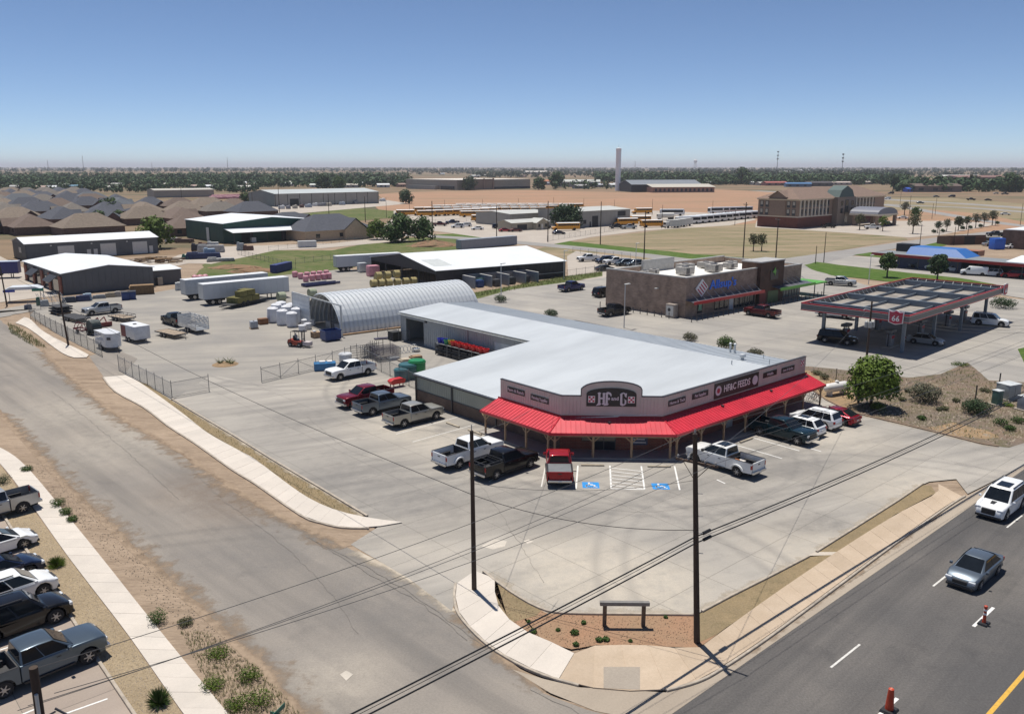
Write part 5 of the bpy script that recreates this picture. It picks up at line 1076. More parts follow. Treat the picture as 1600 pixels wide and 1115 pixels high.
part(r_,'sill',mat('hut_sill',(.30,.20,.12),.9,var=.2,scale=1),lambda b:b.box(-.2,NP*wp_+.1,-.5,-.05,0,.22))
part(r_,'door_track',M_galv2,lambda b:b.box(-.35,-.2,-.9,16,4.45,4.62)); part(r_,'track_post',M_galv2,lambda b:b.box(-.4,-.2,-.95,-.75,0,4.5)); part(r_,'track_post',M_galv2,lambda b:b.box(-.4,-.2,15.8,16,0,4.5))
sdp=part(r_,'sliding_door',M_corr,lambda b:b.box(-.34,-.24,9.6,15.6,.1,4.4))
for k in range(7): part(sdp,'door_rib',M_corr,lambda b:b.box(-.4,-.345,9.6,15.6,.3+k*.6,.5+k*.6))
part(r_,'front_frame',M_trim,lambda b:b.box(-.1,.05,3.0,3.2,0,4.0))
for i,(sx,sy) in enumerate(((2,3),(2,6),(5,4),(5.5,7.5),(9,4.5),(9,7.5))):
    b=MB(); b.cbox((0,0,.55),(2.2,1.9,1.1)); q=r_.location; p=Vector((q.x,q.y,0))+dirv(38)*sx+dirv(128)*sy; tag(b.build('wrapped_pallet',M_concw,None,p,R(38),bevel=.08),f'wrapped pallet {ORD[i]} inside the mouth of the arched hut','pallet','pallets inside the hut')
# bunkers behind the hut
r_=frame(G(722,446),33.5,'storage_bunker','row of grey open-fronted storage bays along the barn','storage bay')
part(r_,'back_wall',M_concw,lambda b:b.box(0,15.6,-.4,-.1,0,2.3))
for x in (0,4,8.2,12.4,15.6):
    o=part(r_,'bay_wall',mat('bay_bluegrey',(.20,.23,.27),.6,var=.15),lambda b:b.box(x-.12,x+.12,-5.2,-.42,0,2.2)); part(o,'wall_cap',M_doorw,lambda b:b.box(x-.18,x+.18,-5.25,-.42,2.2,2.26))
for i,(x,y,c) in enumerate([(2,-3.5,(.02,.06,.2)),(5.6,-4.4,(.06,.06,.065)),(10,-3.2,(.04,.045,.05)),(13.8,-3,(.05,.05,.06)),(3.4,-1.8,(.03,.09,.09))]):
    p=Vector((r_.location.x,r_.location.y,0))+dirv(33.5)*x+dirv(123.5)*y; b=MB(); b.cbox((0,0,.65),(1.6,1.4,1.3)); b.cbox((0,0,1.38),(1.3,1.1,.12)); tag(b.build('bin',mat(f'bin_{i}',c,.5),None,p,R(33.5),bevel=.05),f'{["blue","dark grey","black","charcoal","teal"][i]} bin standing in the grey storage bays','bin','bins in the bays')
# convenience shop
r_=frame((1070,497),BB,'convenience_shop','brown brick shop with red and green awnings and a brown sign tower','shop')
H2=6.45
part(r_,'side_wall',M_brickA,lambda b:b.box(-.0,.35,.0,17.2,0,H2)); part(r_,'front_wall',M_brickA,lambda b:b.box(.36,20.5,0,.35,0,H2)); part(r_,'front_wall',M_brickA,lambda b:b.box(28.2,35.6,0,.35,0,6.0)); part(r_,'end_wall',M_brickA,lambda b:b.box(35.25,35.6,.36,17.2,0,6.0)); part(r_,'rear_wall',M_brickA,lambda b:b.box(.36,35.2,16.85,17.2,0,H2-.2))
part(r_,'roof',mat('roof_membrane',(.78,.76,.71),.7,var=.08,scale=.3),lambda b:b.box(.36,35.2,.36,16.84,5.0,5.15))
M_cop=mat('coping_grey',(.42,.41,.39),.5)
for x0,x1,y0,y1,z in ((-.06,20.5,-.06,.42,H2),(-.06,.42,.43,17.26,H2),(28.2,35.66,-.06,.42,6.0),(35.2,35.66,.43,17.26,6.0),(.43,35.19,16.8,17.26,H2-.2)): part(r_,'coping',M_cop,lambda b:b.box(x0,x1,y0,y1,z,z+.18))
part(r_,'rear_parapet',M_cop,lambda b:b.box(9,18,16.3,16.79,5.15,7.4)); part(r_,'tower',M_brickB,lambda b:b.box(20.5,28.2,-.7,3.2,0,7.45)); part(r_,'tower_coping',M_cop,lambda b:b.box(20.4,28.3,-.8,3.3,7.45,7.65))
for x,y,w,d,h in ((10.5,8,2.6,2.2,1.3),(15,11.5,3,2.2,1.2),(18,7.2,2.6,2.2,1.3),(22,12,2.8,2.,1.),(25,8.5,2.4,1.8,.9),(7.5,12.5,1.4,1.3,.8),(5.2,12.8,1.2,1.2,.7),(29,11,2,1.5,.8)):
    o=part(r_,'roof_unit',mat('unit_grey',(.36,.34,.31),.6,var=.25,scale=2),lambda b:b.box(x,x+w,y,y+d,5.35,5.35+h),bevel=.04); part(o,'fan_guard',M_trim,lambda b:b.lathe([(d*.3,0),(d*.3,.08),(.1,.09)],'Z',12,(x+w/2,y+d/2,5.35+h))); part(o,'unit_grille',M_trim,lambda b:b.box(x+.2,x+w*.45,y-.02,y+.01,5.5,5.2+h))
def awn(x0,x1,z,m,nm,dep=1.7): part(r_,nm,m,lambda b:b.slab([(x0,-dep,z-.25),(x1,-dep,z-.25),(x1,-.02,z+.02),(x0,-.02,z+.02)],.05)); part(r_,'awning_fascia',m,lambda b:b.box(x0,x1,-dep-.06,-dep-.01,z-.5,z-.2))
M_ared=mat('awning_red',(.45,.015,.02),.4,var=.08); M_agreen=mat('awning_green',(.10,.36,.03),.4,var=.08)
awn(-.1,20.4,2.95,mat('awning_top_grey',(.10,.10,.12),.5),'awning'); part(r_,'awning_edge',M_ared,lambda b:b.box(-.15,20.4,-1.84,-1.77,2.35,2.85)); awn(24.5,36.5,2.95,MATS['awning_top_grey'],'awning',2.4); part(r_,'awning_edge',M_agreen,lambda b:b.box(24.4,36.6,-2.54,-2.47,2.35,2.85))
for k in range(10): part(r_,'awning_strut',M_galv2,lambda b:b.bar((1.5+k*2.,-1.6,2.7),(1.5+k*2.,-.05,3.9),.03,4))
for k in range(5): part(r_,'awning_strut',M_galv2,lambda b:b.bar((29+k*1.6,-2.2,2.7),(29+k*1.6,-.05,3.9),.03,4))
part(r_,'patio_roof',M_agreen,lambda b:b.slab([(36.8,-2.5,2.6),(41,-2.5,2.6),(41,10,2.7),(36.8,10,2.7)],.25))
for x,y in ((37,-2.2),(40.6,-2.2),(37,9.6),(40.6,9.6)): part(r_,'patio_post',M_trim,lambda b:b.box(x-.07,x+.07,y-.07,y+.07,0,2.35))
for x0,x1 in ((3.2,4.6),(8,9.2),(9.4,10.6),(10.8,12),(13.8,15.2),(15.4,16.8),(17,18.4),(18.6,20)): openp(r_,'window',M_glass,x0,x1,.4 if x0<13 else .1,2.3,0,.07,'pane')
openp(r_,'window_poster',mat('poster_green',(.22,.42,.30),.6),3.5,4.3,.9,2.1,0,.11); openp(r_,'door_glass',mat('pale_door',(.42,.48,.55),.2),12.3,13.5,.05,2.3)
for k in range(7): openp(r_,'window',mat('pale_glass',(.16,.19,.18),.1),28.6+k*.97,29.4+k*.97,.3,2.3,0,.07,'pane')
openp(r_,'door_glass',mat('green_door',(.02,.08,.015),.4),23.2,26.6,.05,2.2,-.7); 
fs_=part(r_,'fuel_leaf_sign',M_black,lambda b:b.box(23.6,26.2,-.8,-.71,4.2,5.9)); part(fs_,'leaf',M_agreen,lambda b:b.side([(24.2,5.6),(24.9,5.3),(25.0,4.9),(25.3,5.6),(25.0,6.4),(24.6,5.9)],-.88,-.81))
part(r_,'tower_base',mat('tower_red',(.16,.02,.015),.6),lambda b:b.box(20.6,22.6,-.72,-.701,0,2.4))
dm=part(r_,'diamond_sign',M_swhite,lambda b:b.side([(4.15,3.05),(5.9,4.55),(4.15,6.05),(2.4,4.55)],-.12,-.01))
for k in range(4):
    c=-.62+k*.42; part(dm,'stripe',M_sred,lambda b:b.side([(4.15+c-.62,4.55+c*.86+.53-.16),(4.15+c+.62-.0,4.55+c*.86-.53-.16),(4.15+c+.62+.16,4.55+c*.86-.53),(4.15+c-.62+.16,4.55+c*.86+.53)],-.14,-.121))
text('lettering',"Allsup's",2.0,mat('letter_blue',(.012,.17,.80),.4),r_,(10.2,-.08,4.75),(PI/2,0,0),.05,1.25,.04)
for i,(x,y) in enumerate([(-2.2,16.5-k*1.5) for k in range(11)]+[(-2.3+k*1.45,-3.0) for k in range(29)]):
    p=Vector((r_.location.x,r_.location.y,0))+dirv(BB)*x+dirv(131.8)*y; b=MB(); b.lathe([(.07,0),(.07,.95),(.05,1.02)],'Z',8)
    side_='side wall' if i<11 else 'front'; k=i if i<11 else i-11
    tag(b.build('bollard',M_trim,None,(p.x,p.y,0)),f'thin dark bollard, {ORD[k]} along the {side_} of the brick shop, counted from the {"back" if i<11 else "near corner"}','bollard','bollards round the brick shop')
p=Vector((r_.location.x,r_.location.y,0))+dirv(BB)*-.9+dirv(131.8)*2.0; o=empty('ice_chest',p,R(BB),'pale ice vending box against the brick shop corner','vending box'); part(o,'cabinet',mat('cabinet_tan',(.33,.28,.24),.5),lambda b:b.box(-.5,.5,-.9,.9,.02,2.2),bevel=.03); part(o,'door_panel',M_doorw,lambda b:b.box(-.55,-.505,-.7,.7,.3,1.9)); part(o,'badge',M_trim,lambda b:b.lathe([(.3,-.56),(.3,-.575),(.05,-.58)],'X',12,(0,.1,1.3)))
for i,(px,h) in enumerate([((975,512),6.6),((783,466),6.4),((881,437),6.2),((993,420),6.),((1357,444),6.),((1012,470),0)]):
    if h==0: continue
    p=G(*px); o=empty('lamp_post',(p.x,p.y,0),R(BB),['grey lamp post behind the feed store roof, before the brick wall','grey lamp post beside the storage bays','grey lamp post at the right end of the black barn','grey lamp post behind the parked cars at the barn','grey lamp post on the lawn strip behind the station canopy'][i],'lamp post','car park lamp posts')
    part(o,'pole',M_galv2,lambda b:b.bar((0,0,0),(0,0,h),.09,8,.06)); part(o,'lamp_head',M_doorw,lambda b:b.box(-.05,1.0,-.2,.2,h,h+.14),bevel=.03)
for i,x in enumerate((5.8,12.4)): part(r_,'wall_lamp',M_doorw,lambda b:b.box(-.5,-.02,x-.25,x+.25,4.2,4.35))
# filling-station canopy
p0=G(1421,493,5.5); CA=AA+2.3; r_=empty('station_canopy',(p0.x,p0.y,0),R(CA),'grey and red filling station canopy with open beamed top','canopy')
W_,D_=-14.6,39.; zt,zb=5.5,4.5; M_fas=mat('fascia_grey',(.115,.12,.125),.45,var=.08); M_fred=mat('fascia_red',(.42,.01,.015),.4); M_beamg=mat('beam_bluegrey',(.15,.185,.22),.5,var=.15,scale=.7); M_deck=mat('deck_tan',(.27,.245,.215),.85,var=.35,scale=.6)
for nm,x0,x1,y0,y1 in (('fascia',-.06,.06,-.06,D_+.06),('fascia',W_-.06,W_+.06,-.06,D_+.06),('fascia',W_+.07,-.07,-.06,.06),('fascia',W_+.07,-.07,D_-.06,D_+.06)):
    f_=part(r_,nm,M_fas,lambda b:b.box(x0,x1,y0,y1,zb,zt))
    e=.02; part(f_,'stripe',M_fred,lambda b:b.box(x0-e,x1+e,y0-e,y1+e,zt-.14,zt+.03)); part(f_,'stripe',M_fred,lambda b:b.box(x0-e,x1+e,y0-e,y1+e,zb-.03,zb+.10)); part(f_,'stripe',M_doorw,lambda b:b.box(x0-e*.7,x1+e*.7,y0-e*.7,y1+e*.7,zt-.19,zt-.14)); part(f_,'stripe',M_doorw,lambda b:b.box(x0-e*.7,x1+e*.7,y0-e*.7,y1+e*.7,zb+.1,zb+.14))
part(r_,'deck',M_deck,lambda b:b.box(W_+.1,-.1,.1,D_-.1,zb+.05,zb+.12))
for x in (-1.2,-5.0,-9.0,-13.2): part(r_,'main_beam',M_beamg,lambda b:b.box(x-.12,x+.12,.5,D_-.4,zb+.45,zb+.95)) if False else None
for y in (3,13.8,24.6,35.4): part(r_,'main_beam',M_beamg,lambda b:b.box(W_+.3,-.3,y-.2,y+.2,zb+.13,zb+.95))
for x in (-2.,-5.2,-8.4,-11.6):
    for ya,yb in ((.3,2.8),(3.2,13.6),(14,24.4),(24.8,35.2),(35.6,38.7)): part(r_,'purlin',M_beamg,lambda b:b.box(x-.07,x+.07,ya,yb,zb+.13,zb+.5))
for k in range(28): part(r_,'fascia_brace',M_galv2,lambda b:b.bar((W_+.1,.8+k*1.4,zt-.1),(W_+.75,.8+k*1.4,zb+.15),.035,4))
for k in range(10): part(r_,'fascia_brace',M_galv2,lambda b:b.bar((-.8-k*1.42,D_-.1,zt-.1),(-.8-k*1.42,D_-.75,zb+.15),.035,4))
for y in (3,13.8,24.6,35.4):
    for x in (-1.6,-12.6): part(r_,'column',M_beamg,lambda b:b.box(x-.2,x+.2,y-.2,y+.2,0,zb+.04))
for y in (1.6,): 
    sh=part(r_,'shield_sign',M_sred,lambda b:b.side([(-2.35,zb-.05),(-1.55,zb-.25),(-.75,zb-.05),(-.7,zt+.3),(-1.1,zt+.2),(-1.55,zt+.42),(-2.0,zt+.2),(-2.4,zt+.3)],-.3,-.1)); part(sh,'shield_rim',M_swhite,lambda b:b.side([(-2.47,zb-.1),(-1.55,zb-.36),(-.63,zb-.1),(-.57,zt+.46),(-1.1,zt+.34),(-1.55,zt+.56),(-2.0,zt+.34),(-2.53,zt+.46)],-.25,-.15)); text('lettering','66',1.0,M_swhite,sh,(-1.55,-.33,zb+.42),(PI/2,0,0),.02,1.,.02)
sh=part(r_,'shield_sign',M_sred,lambda b:b.front([(D_-2.0,zb-.05),(D_-1.2,zb-.25),(D_-.4,zb-.05),(D_-.35,zt+.3),(D_-1.2,zt+.42),(D_-2.05,zt+.3)],.1,.3)); part(sh,'shield_rim',M_swhite,lambda b:b.front([(D_-2.1,zb-.1),(D_-1.2,zb-.36),(D_-.3,zb-.1),(D_-.25,zt+.46),(D_-1.2,zt+.56),(D_-2.15,zt+.46)],.15,.25)); text('lettering','66',1.0,M_swhite,sh,(.33,D_-1.2,zb+.42),(PI/2,0,PI/2),.02,1.,.02)
pk=0
for y in (5.5,16.2,27,34):
    for x in (-4.2,-10.4):
        p=Vector((p0.x,p0.y,0))+dirv(CA)*x+dirv(CA+90)*y; o=empty('fuel_pump',p,R(CA),f'fuel pump on the {"near" if x>-5 else "far"} side of the canopy, {ORD[pk//2]} from its left end','fuel pump','fuel pumps under the canopy'); pk+=1
        part(o,'island',M_kerb,lambda b:b.box(-.6,.6,-1.6,1.6,.0,.15),bevel=.05); part(o,'cabinet',mat('pump_grey',(.25,.25,.26),.4),lambda b:b.box(-.35,.35,-.5,.5,.15,1.7),bevel=.03); part(o,'pump_top',M_fas,lambda b:b.box(-.45,.45,-.9,.9,2.0,2.4),bevel=.04); part(o,'red_panel',M_fred,lambda b:b.box(-.37,.37,-.45,.45,1.2,1.6)); part(o,'support',M_trim,lambda b:(b.box(-.06,.06,-.8,-.7,.15,2.0),b.box(-.06,.06,.7,.8,.15,2.0)))
# drive-in
a_=G(1362,395,3.2); e_=G(1640,417,3.2); dg=math.degrees(math.atan2(e_.y-a_.y,e_.x-a_.x)); DL=(e_-a_).xy.length
r_=empty('drive_in',(a_.x,a_.y,0),R(dg),'long low drive-in restaurant with red canopy edge, blue mansard and grey roof','restaurant')
part(r_,'canopy_roof',mat('drivein_roof',(.20,.22,.23),.6,var=.1,scale=.3),lambda b:b.box(.1,DL,.1,9,3.05,3.3)); part(r_,'canopy_edge',mat('drivein_red',(.28,.012,.015),.4),lambda b:b.box(0,DL,-.1,.09,2.7,3.35)); part(r_,'canopy_edge',M_doorw,lambda b:b.box(20,DL,-.05,.1,3.36,3.45))
part(r_,'blue_wall',mat('drivein_blue',(.025,.045,.11),.5),lambda b:b.box(5,20,3.2,12,0,3.0)); part(r_,'rear_wall',M_dark,lambda b:b.box(20.1,DL,8.2,8.6,0,3.0))
part(r_,'mansard',mat('mansard_blue',(.03,.14,.42),.45,var=.06),lambda b:b.add([(7,3,3.31),(21,3,3.31),(21,11,3.31),(7,11,3.31),(7.4,4.5,5.0),(18,4.5,5.0),(18,10,5.0),(7.4,10,5.0)],[(4,5,6,7),(0,1,5,4),(1,2,6,5),(2,3,7,6),(3,0,4,7)])); part(r_,'roof_box',M_blackwall,lambda b:b.box(2.2,6.8,8,11,3.31,5.2)); part(r_,'rear_roof',mat('shed_red_roof',(.30,.13,.07),.6),lambda b:b.box(10,20,12.1,16,3.0,4.3))
part(r_,'white_roof',M_whiteroof,lambda b:b.slab([(30,1,3.5),(DL,1,3.5),(DL,9,4.4),(30.5,9,4.4)],.15))
for k in range(int(DL/4.5)): part(r_,'canopy_post',M_trim,lambda b:b.box(2+k*4.5,2.15+k*4.5,1.0,1.15,0,3.05))
for i,x in enumerate((17,21.5,26,31,35.5)): part(r_,'menu_stand',M_trim,lambda b:b.box(x,x+.8,4.6,4.8,0,1.9))
# hotel
r_=frame((1245,357),BB,'hotel','three-storey hotel with brown hipped roof, cream pilasters and brick ground floor','hotel')
M_hred=mat('hotel_brick',(.16,.05,.035),.85,var=.15,scale=1); M_hcream=mat('hotel_cream',(.62,.55,.45),.8,var=.06); M_hbrown=mat('hotel_brown',(.27,.19,.145),.8,var=.1); M_hroof=shingle('hotel',(.21,.145,.112))
LH=74; DW=18
part(r_,'ground_floor',M_hred,lambda b:b.box(0,LH,0,DW,0,4.2)); part(r_,'string_course',M_hcream,lambda b:b.box(-.15,LH+.15,-.15,DW+.15,4.2,4.6)); part(r_,'upper_floors',M_hbrown,lambda b:b.box(0,LH,0,DW,4.6,10.8)); part(r_,'cornice',M_hcream,lambda b:b.box(-.4,LH+.4,-.4,DW+.4,10.8,11.3))
part(r_,'roof',M_hroof,lambda b:b.add([(-1,-1,11.3),(LH+1,-1,11.3),(LH+1,DW+1,11.3),(-1,DW+1,11.3),(DW*.5,DW/2,15.6),(LH-DW*.5,DW/2,15.6)],[(0,1,5,4),(1,2,5),(2,3,4,5),(3,0,4)]))
part(r_,'side_gable',M_hbrown,lambda b:b.front([(5.5,4.6),(12.5,4.6),(12.5,12.2),(9,14.2),(5.5,12.2)],-.35,-.01)); part(r_,'gable_roof',M_hroof,lambda b:(b.slab([(-1.,9,14.5),(7,9,14.5),(7,4.9,12.0),(-1.,4.9,12.0)][::-1],.15),b.slab([(-1.,9,14.5),(7,9,14.5),(7,13.1,12.0),(-1.,13.1,12.0)],.15)))
def hwin(x0,x1):
    for z in (4.9,8.0): o=part(r_,'window',M_trim,lambda b:b.box(x0,x1,-.12,-.01,z,z+2.5)); part(o,'pane',M_glass,lambda b:b.box(x0+.15,x1-.15,-.14,-.121,z+.8,z+2.4))
for x0,n in ((1.5,4),(13.2,4),(44.5,7)):
    for k in range(n): part(r_,'pilaster',M_hcream,lambda b:b.box(x0+k*3.-.55,x0+k*3.+.2,-.3,-.01,4.6,10.8)); hwin(x0+k*3.+.4,x0+k*3.+2.0)
for y0 in (1.2,3.6,13.2,15.6):
    for z in (4.9,8.0): o=part(r_,'window',M_trim,lambda b:b.box(-.12,-.01,y0,y0+1.4,z,z+2.5)); part(o,'pane',mat('curtain',(.42,.38,.33),.5),lambda b:b.box(-.14,-.121,y0+.2,y0+1.2,z+.9,z+2.3))
part(r_,'tower',mat('hotel_tower',(.24,.185,.145),.8),lambda b:b.box(27,42,-2.4,-.05,0,11.6)); part(r_,'tower_gable',mat('dome_green',(.05,.09,.085),.6),lambda b:b.side([(28,11.6),(41,11.6),(39,14.4),(34.5,16.2),(30,14.4)],-2.2,4)); o=part(r_,'tower_window',M_trim,lambda b:b.box(33,36,-2.52,-2.41,1,10.5)); part(o,'pane',M_glass,lambda b:b.box(33.2,35.8,-2.55,-2.521,1.2,10.3))
for x in (29.5,38.5):
    for z in (5.,8.): part(r_,'window',M_glass,lambda b:b.box(x,x+1.8,-2.5,-2.41,z,z+2))
pc=G(1367,352)-r_.location; px_,py_=pc.dot(EB),pc.dot(-EA)
part(r_,'porch_roof',mat('porch_grey',(.17,.175,.21),.5,var=.08),lambda b:b.side([(px_-9+ (9-9*math.cos(R(a))),5.0+2.6*math.sin(R(a))) for a in range(0,181,18)],py_-5,py_+7)); part(r_,'porch_fascia',M_hcream,lambda b:b.box(px_-9.3,px_+9.3,py_-5.2,py_+7,4.3,5.0))
for x in (-8,8):
    for y in (-4.4,5): part(r_,'porch_pier',M_hbrown,lambda b:b.box(px_+x-.6,px_+x+.6,py_+y-.6,py_+y+.6,0,4.3))
# bus depot, office
r_=frame((905,356),BB,'bus_depot','tall pale metal bus workshop with dark doorway','building'); gable(r_,0,31,0,24,6.4,7.3,M_greywall,mat('pale_roof',(.50,.50,.46),.5,var=.06,scale=.2),'x',rib=2.5)
openp(r_,'doorway',M_dark,7.5,11,.05,4.4); openp(r_,'window',M_dark,2.4,4,1.4,3); openp(r_,'door',M_dark,6,6.8,.05,2.2); openp(r_,'doorway',M_dark,23,28,3.8,5.8)
r_=frame((858,357),BB,'depot_office','low pale office with small gable left of the bus workshop','building'); gable(r_,-20,0,0,8,2.9,3.9,mat('office_wall',(.38,.34,.26),.8),MATS['pale_roof'],'x',rib=0); part(r_,'porch_gable',MATS['office_wall'],lambda b:b.side([(-9,0),(-2.5,0),(-2.5,2.7),(-5.75,4.2),(-9,2.7)],-2.2,-.01)); part(r_,'porch_roof',MATS['pale_roof'],lambda b:(b.slab([(-9.3,-2.6,2.7),(-5.75,-2.6,4.4),(-5.75,3,4.4),(-9.3,3,2.7)],.1),b.slab([(-2.2,-2.6,2.7),(-5.75,-2.6,4.4),(-5.75,3,4.4),(-2.2,3,2.7)][::-1],.1))); openp(r_,'window',M_dark,-8,-7,1,2.2,-2.2); openp(r_,'door',M_doorw,-6.4,-5.4,.05,2.2,-2.2); openp(r_,'window',M_dark,-4.4,-3.2,1,2.2,-2.2); openp(r_,'window',M_dark,-17,-12,.3,2.2)
r_=frame(G(905,356)+dirv(131.8)*26+dirv(BB)*-14,BB,'bus_depot','lower pale shed behind the bus workshop','building'); gable(r_,0,24,0,22,4.8,5.6,M_greywall,MATS['pale_roof'],'x',rib=3)
# far warehouses
r_=frame((430,323),BB,'warehouse','long pale grey warehouse in the middle distance behind the houses','building'); gable(r_,0,74.6,0,36,7.6,9.6,M_greywall,mat('far_roof',(.46,.49,.48),.5,var=.06,scale=.1),'x',rib=0)
for k in range(10): part(r_,'wall_pilaster',M_trim,lambda b:b.box(.2+k*8.2,.5+k*8.2,-.12,-.01,0,7.4))
openp(r_,'doorway',M_dark,10,16,.1,4.5)
r_=frame((714,297),BB,'superstore','very large tan box store with pale flat roof beyond the red field','building')
part(r_,'body',M_tanwall,lambda b:b.box(0,104,0,92,0,10)); part(r_,'roof',mat('store_roof',(.66,.61,.53),.6),lambda b:b.box(.5,103.5,.5,91.5,10.01,10.3)); part(r_,'entrance_block',mat('store_brown',(.25,.185,.14),.8),lambda b:b.box(8,48,-3,-.05,0,11)); 
for x in (8,22,34,47): part(r_,'pier',M_hbrown,lambda b:b.box(x-1,x+1,-3.6,-3.05,0,11.5))
part(r_,'side_docks',M_dark,lambda b:b.box(-1.5,-.05,4,26,0,3.6)); part(r_,'dark_base',M_dark,lambda b:b.box(50,104,-.4,-.05,0,2.4)); part(r_,'dock_wall',M_greywall,lambda b:b.box(-6,-2,30,80,0,4))
r_=frame((242,309),BB-6,'warehouse','low pale shed beside the pink bale stack in the far left','building'); gable(r_,0,46,0,24,5.6,6.6,mat('shed_stone',(.33,.30,.25),.7),mat('cream_roof',(.48,.45,.38),.5),'x',rib=0)
r_=frame((1020,301),BB-30,'warehouse','black-roofed brick hall with pale strip roof beyond the red field','building'); gable(r_,-14,58,20,56,7,11,M_blackwall,mat('hall_roof',(.20,.22,.24),.5),'x',rib=0); part(r_,'front_wing',mat('pink_brick',(.30,.17,.13),.8),lambda b:b.box(0,62,0,16,0,5)); part(r_,'wing_roof',mat('wing_roof',(.47,.44,.37),.6),lambda b:b.slab([(-1,-1,5),(63,-1,5),(63,16,7.6),(-1,16,7.6)],.3))
for k in range(14): part(r_,'window',M_dark,lambda b:b.box(2+k*4.3,4+k*4.3,-.1,-.01,1,3.6))
r_=frame((983,297),BB-30,'warehouse','small blue-grey shed left of the black-roofed hall','building'); gable(r_,0,26,0,30,7,9,M_bluegrey,MATS['far_roof'],'x',rib=0)
# right-hand brick restaurant and bin enclosure
r_=frame((1622,391),BB,'restaurant','brown brick restaurant with white flat roof at the right edge','restaurant'); part(r_,'walls',brickmat('bistro_brick',(.16,.10,.08),(.12,.075,.06),(.2,.16,.13),.6,.2),lambda b:b.box(0,28,0,10,0,5.4)); part(r_,'roof',M_whiteroof,lambda b:b.box(.4,27.6,.4,9.6,5.41,5.6)); part(r_,'corner_tower',M_hred,lambda b:b.box(-.4,3,-.4,3,0,6.4)); openp(r_,'window',M_doorw,5,8,.6,3.6); openp(r_,'window',M_glass,10,16,.6,3.4); part(r_,'parapet_cap',M_hbrown,lambda b:b.box(-.1,28.1,-.1,.2,5.4,5.75))
r_=frame((1484,383),12,'bin_enclosure','dark red and black slatted bin enclosure behind the drive-in','enclosure'); part(r_,'wall',mat('enclosure_brown',(.10,.05,.035),.8),lambda b:b.box(0,5,0,.3,0,2.4)); part(r_,'wall',M_blackwall,lambda b:b.box(5.1,9,0,.3,0,2.6)); part(r_,'wall',MATS['enclosure_brown'],lambda b:b.box(9.1,13,0,.3,0,2.4)); part(r_,'wall',MATS['enclosure_brown'],lambda b:b.box(0,.3,.31,6,0,2.4)); part(r_,'wall',mat('enclosure_grey',(.09,.10,.09),.8),lambda b:b.box(13.1,18,0,.3,0,2.2)); part(r_,'rear_wall',MATS['enclosure_brown'],lambda b:b.box(.4,18,6,6.3,0,2.4))
p=G(1557,389); b=MB(); b.box(-1.8,1.8,-1.2,1.2,0,3.2); tag(b.build('blue_container',mat('container_blue',(.02,.12,.55),.5),None,p,R(10),bevel=.05),'bright blue box beside the far right restaurant','container')
# smaller town buildings in the tree line
towns=[(1214,290,30,'red_roof',(.36,.10,.08),'red-roofed building among the trees beyond the hotel'),(1248,292,30,'blue_roof',(.04,.14,.30),'blue-roofed building among the trees beyond the hotel'),(1282,291,34,'dark_roof',(.06,.05,.05),'dark-roofed building right of the blue roof beyond the hotel'),(1316,289,26,'pale_gable',(.48,.40,.36),'pale gabled building beyond the hotel tower'),(1352,288,24,'stone_roof',(.42,.37,.33),'pale stone house right of the hotel tower'),(1383,287,40,'grey_gable',(.17,.17,.18),'large grey gabled house beyond the highway'),(1465,300,46,'flat_brown',(.12,.08,.06),'long low brown building under the highway trees'),(1234,272,60,'white_hall',(.66,.66,.62),'white dome-roofed hall far behind the hotel'),(1260,269,60,'white_shed',(.66,.68,.68),'long white shed far behind the hotel'),(1505,283,60,'white_barn',(.62,.60,.56),'white roofed sports hall far right'),(1548,284,110,'brown_terrace',(.20,.10,.075),'long brick terrace of houses far right'),(500,293,24,'white_cabin',(.60,.62,.58),'white-roofed cabin among the far left trees'),(545,293,20,'cream_cabin',(.46,.42,.36),'cream cabin among the trees behind the long warehouse'),(98,293,14,'white_trailer',(.64,.67,.66),'white-roofed mobile home in the tree line at far left'),(117,295,14,'blue_trailer',(.04,.17,.27),'blue mobile home in the tree line at far left'),(160,290,14,'white_house',(.62,.58,.52),'small white house in the tree line at far left'),(272,282,22,'white_barn_far',(.60,.62,.62),'white barn in the middle of the left tree line'),(320,280,20,'white_pair',(.58,.58,.56),'white sheds at the back of the left tree line'),(212,264,60,'white_far',(.7,.72,.72),'first white barn on the left horizon plain'),(230,264,60,'white_far',(.7,.72,.72),'second white barn on the left horizon plain'),(838,272,70,'white_long',(.66,.62,.56),'long white shed on the far plain left of the standpipe'),(905,292,50,'tin_roof',(.45,.46,.43),'tin-roofed yard buildings left of the standpipe'),(870,289,40,'orange_roof',(.40,.14,.06),'orange-roofed building right of the box store'),(1425,300,12,'blue_sign',(.02,.08,.42),'blue and green hoarding by the highway trees')]
for x,y,w_,nm,c,lb in towns:
    r_=frame((x,y),rnd.uniform(-8,20),'building',lb,'building','far town buildings'); hh=max(3,min(7,w_*.12)); m_=mat('town_'+nm,c,.6,var=.08)
    gable(r_,-w_/2,w_/2,0,w_*.45,hh,hh*1.4,mat('town_wall_'+nm,tuple(min(.6,v*.7+.06) for v in c),.8) if nm!='blue_sign' else m_,m_,'x',rib=0,ov=.4)
    for k in range(3): openp(r_,'window',M_dark,-w_*.4+k*w_*.3,-w_*.4+k*w_*.3+w_*.1,hh*.25,hh*.7)

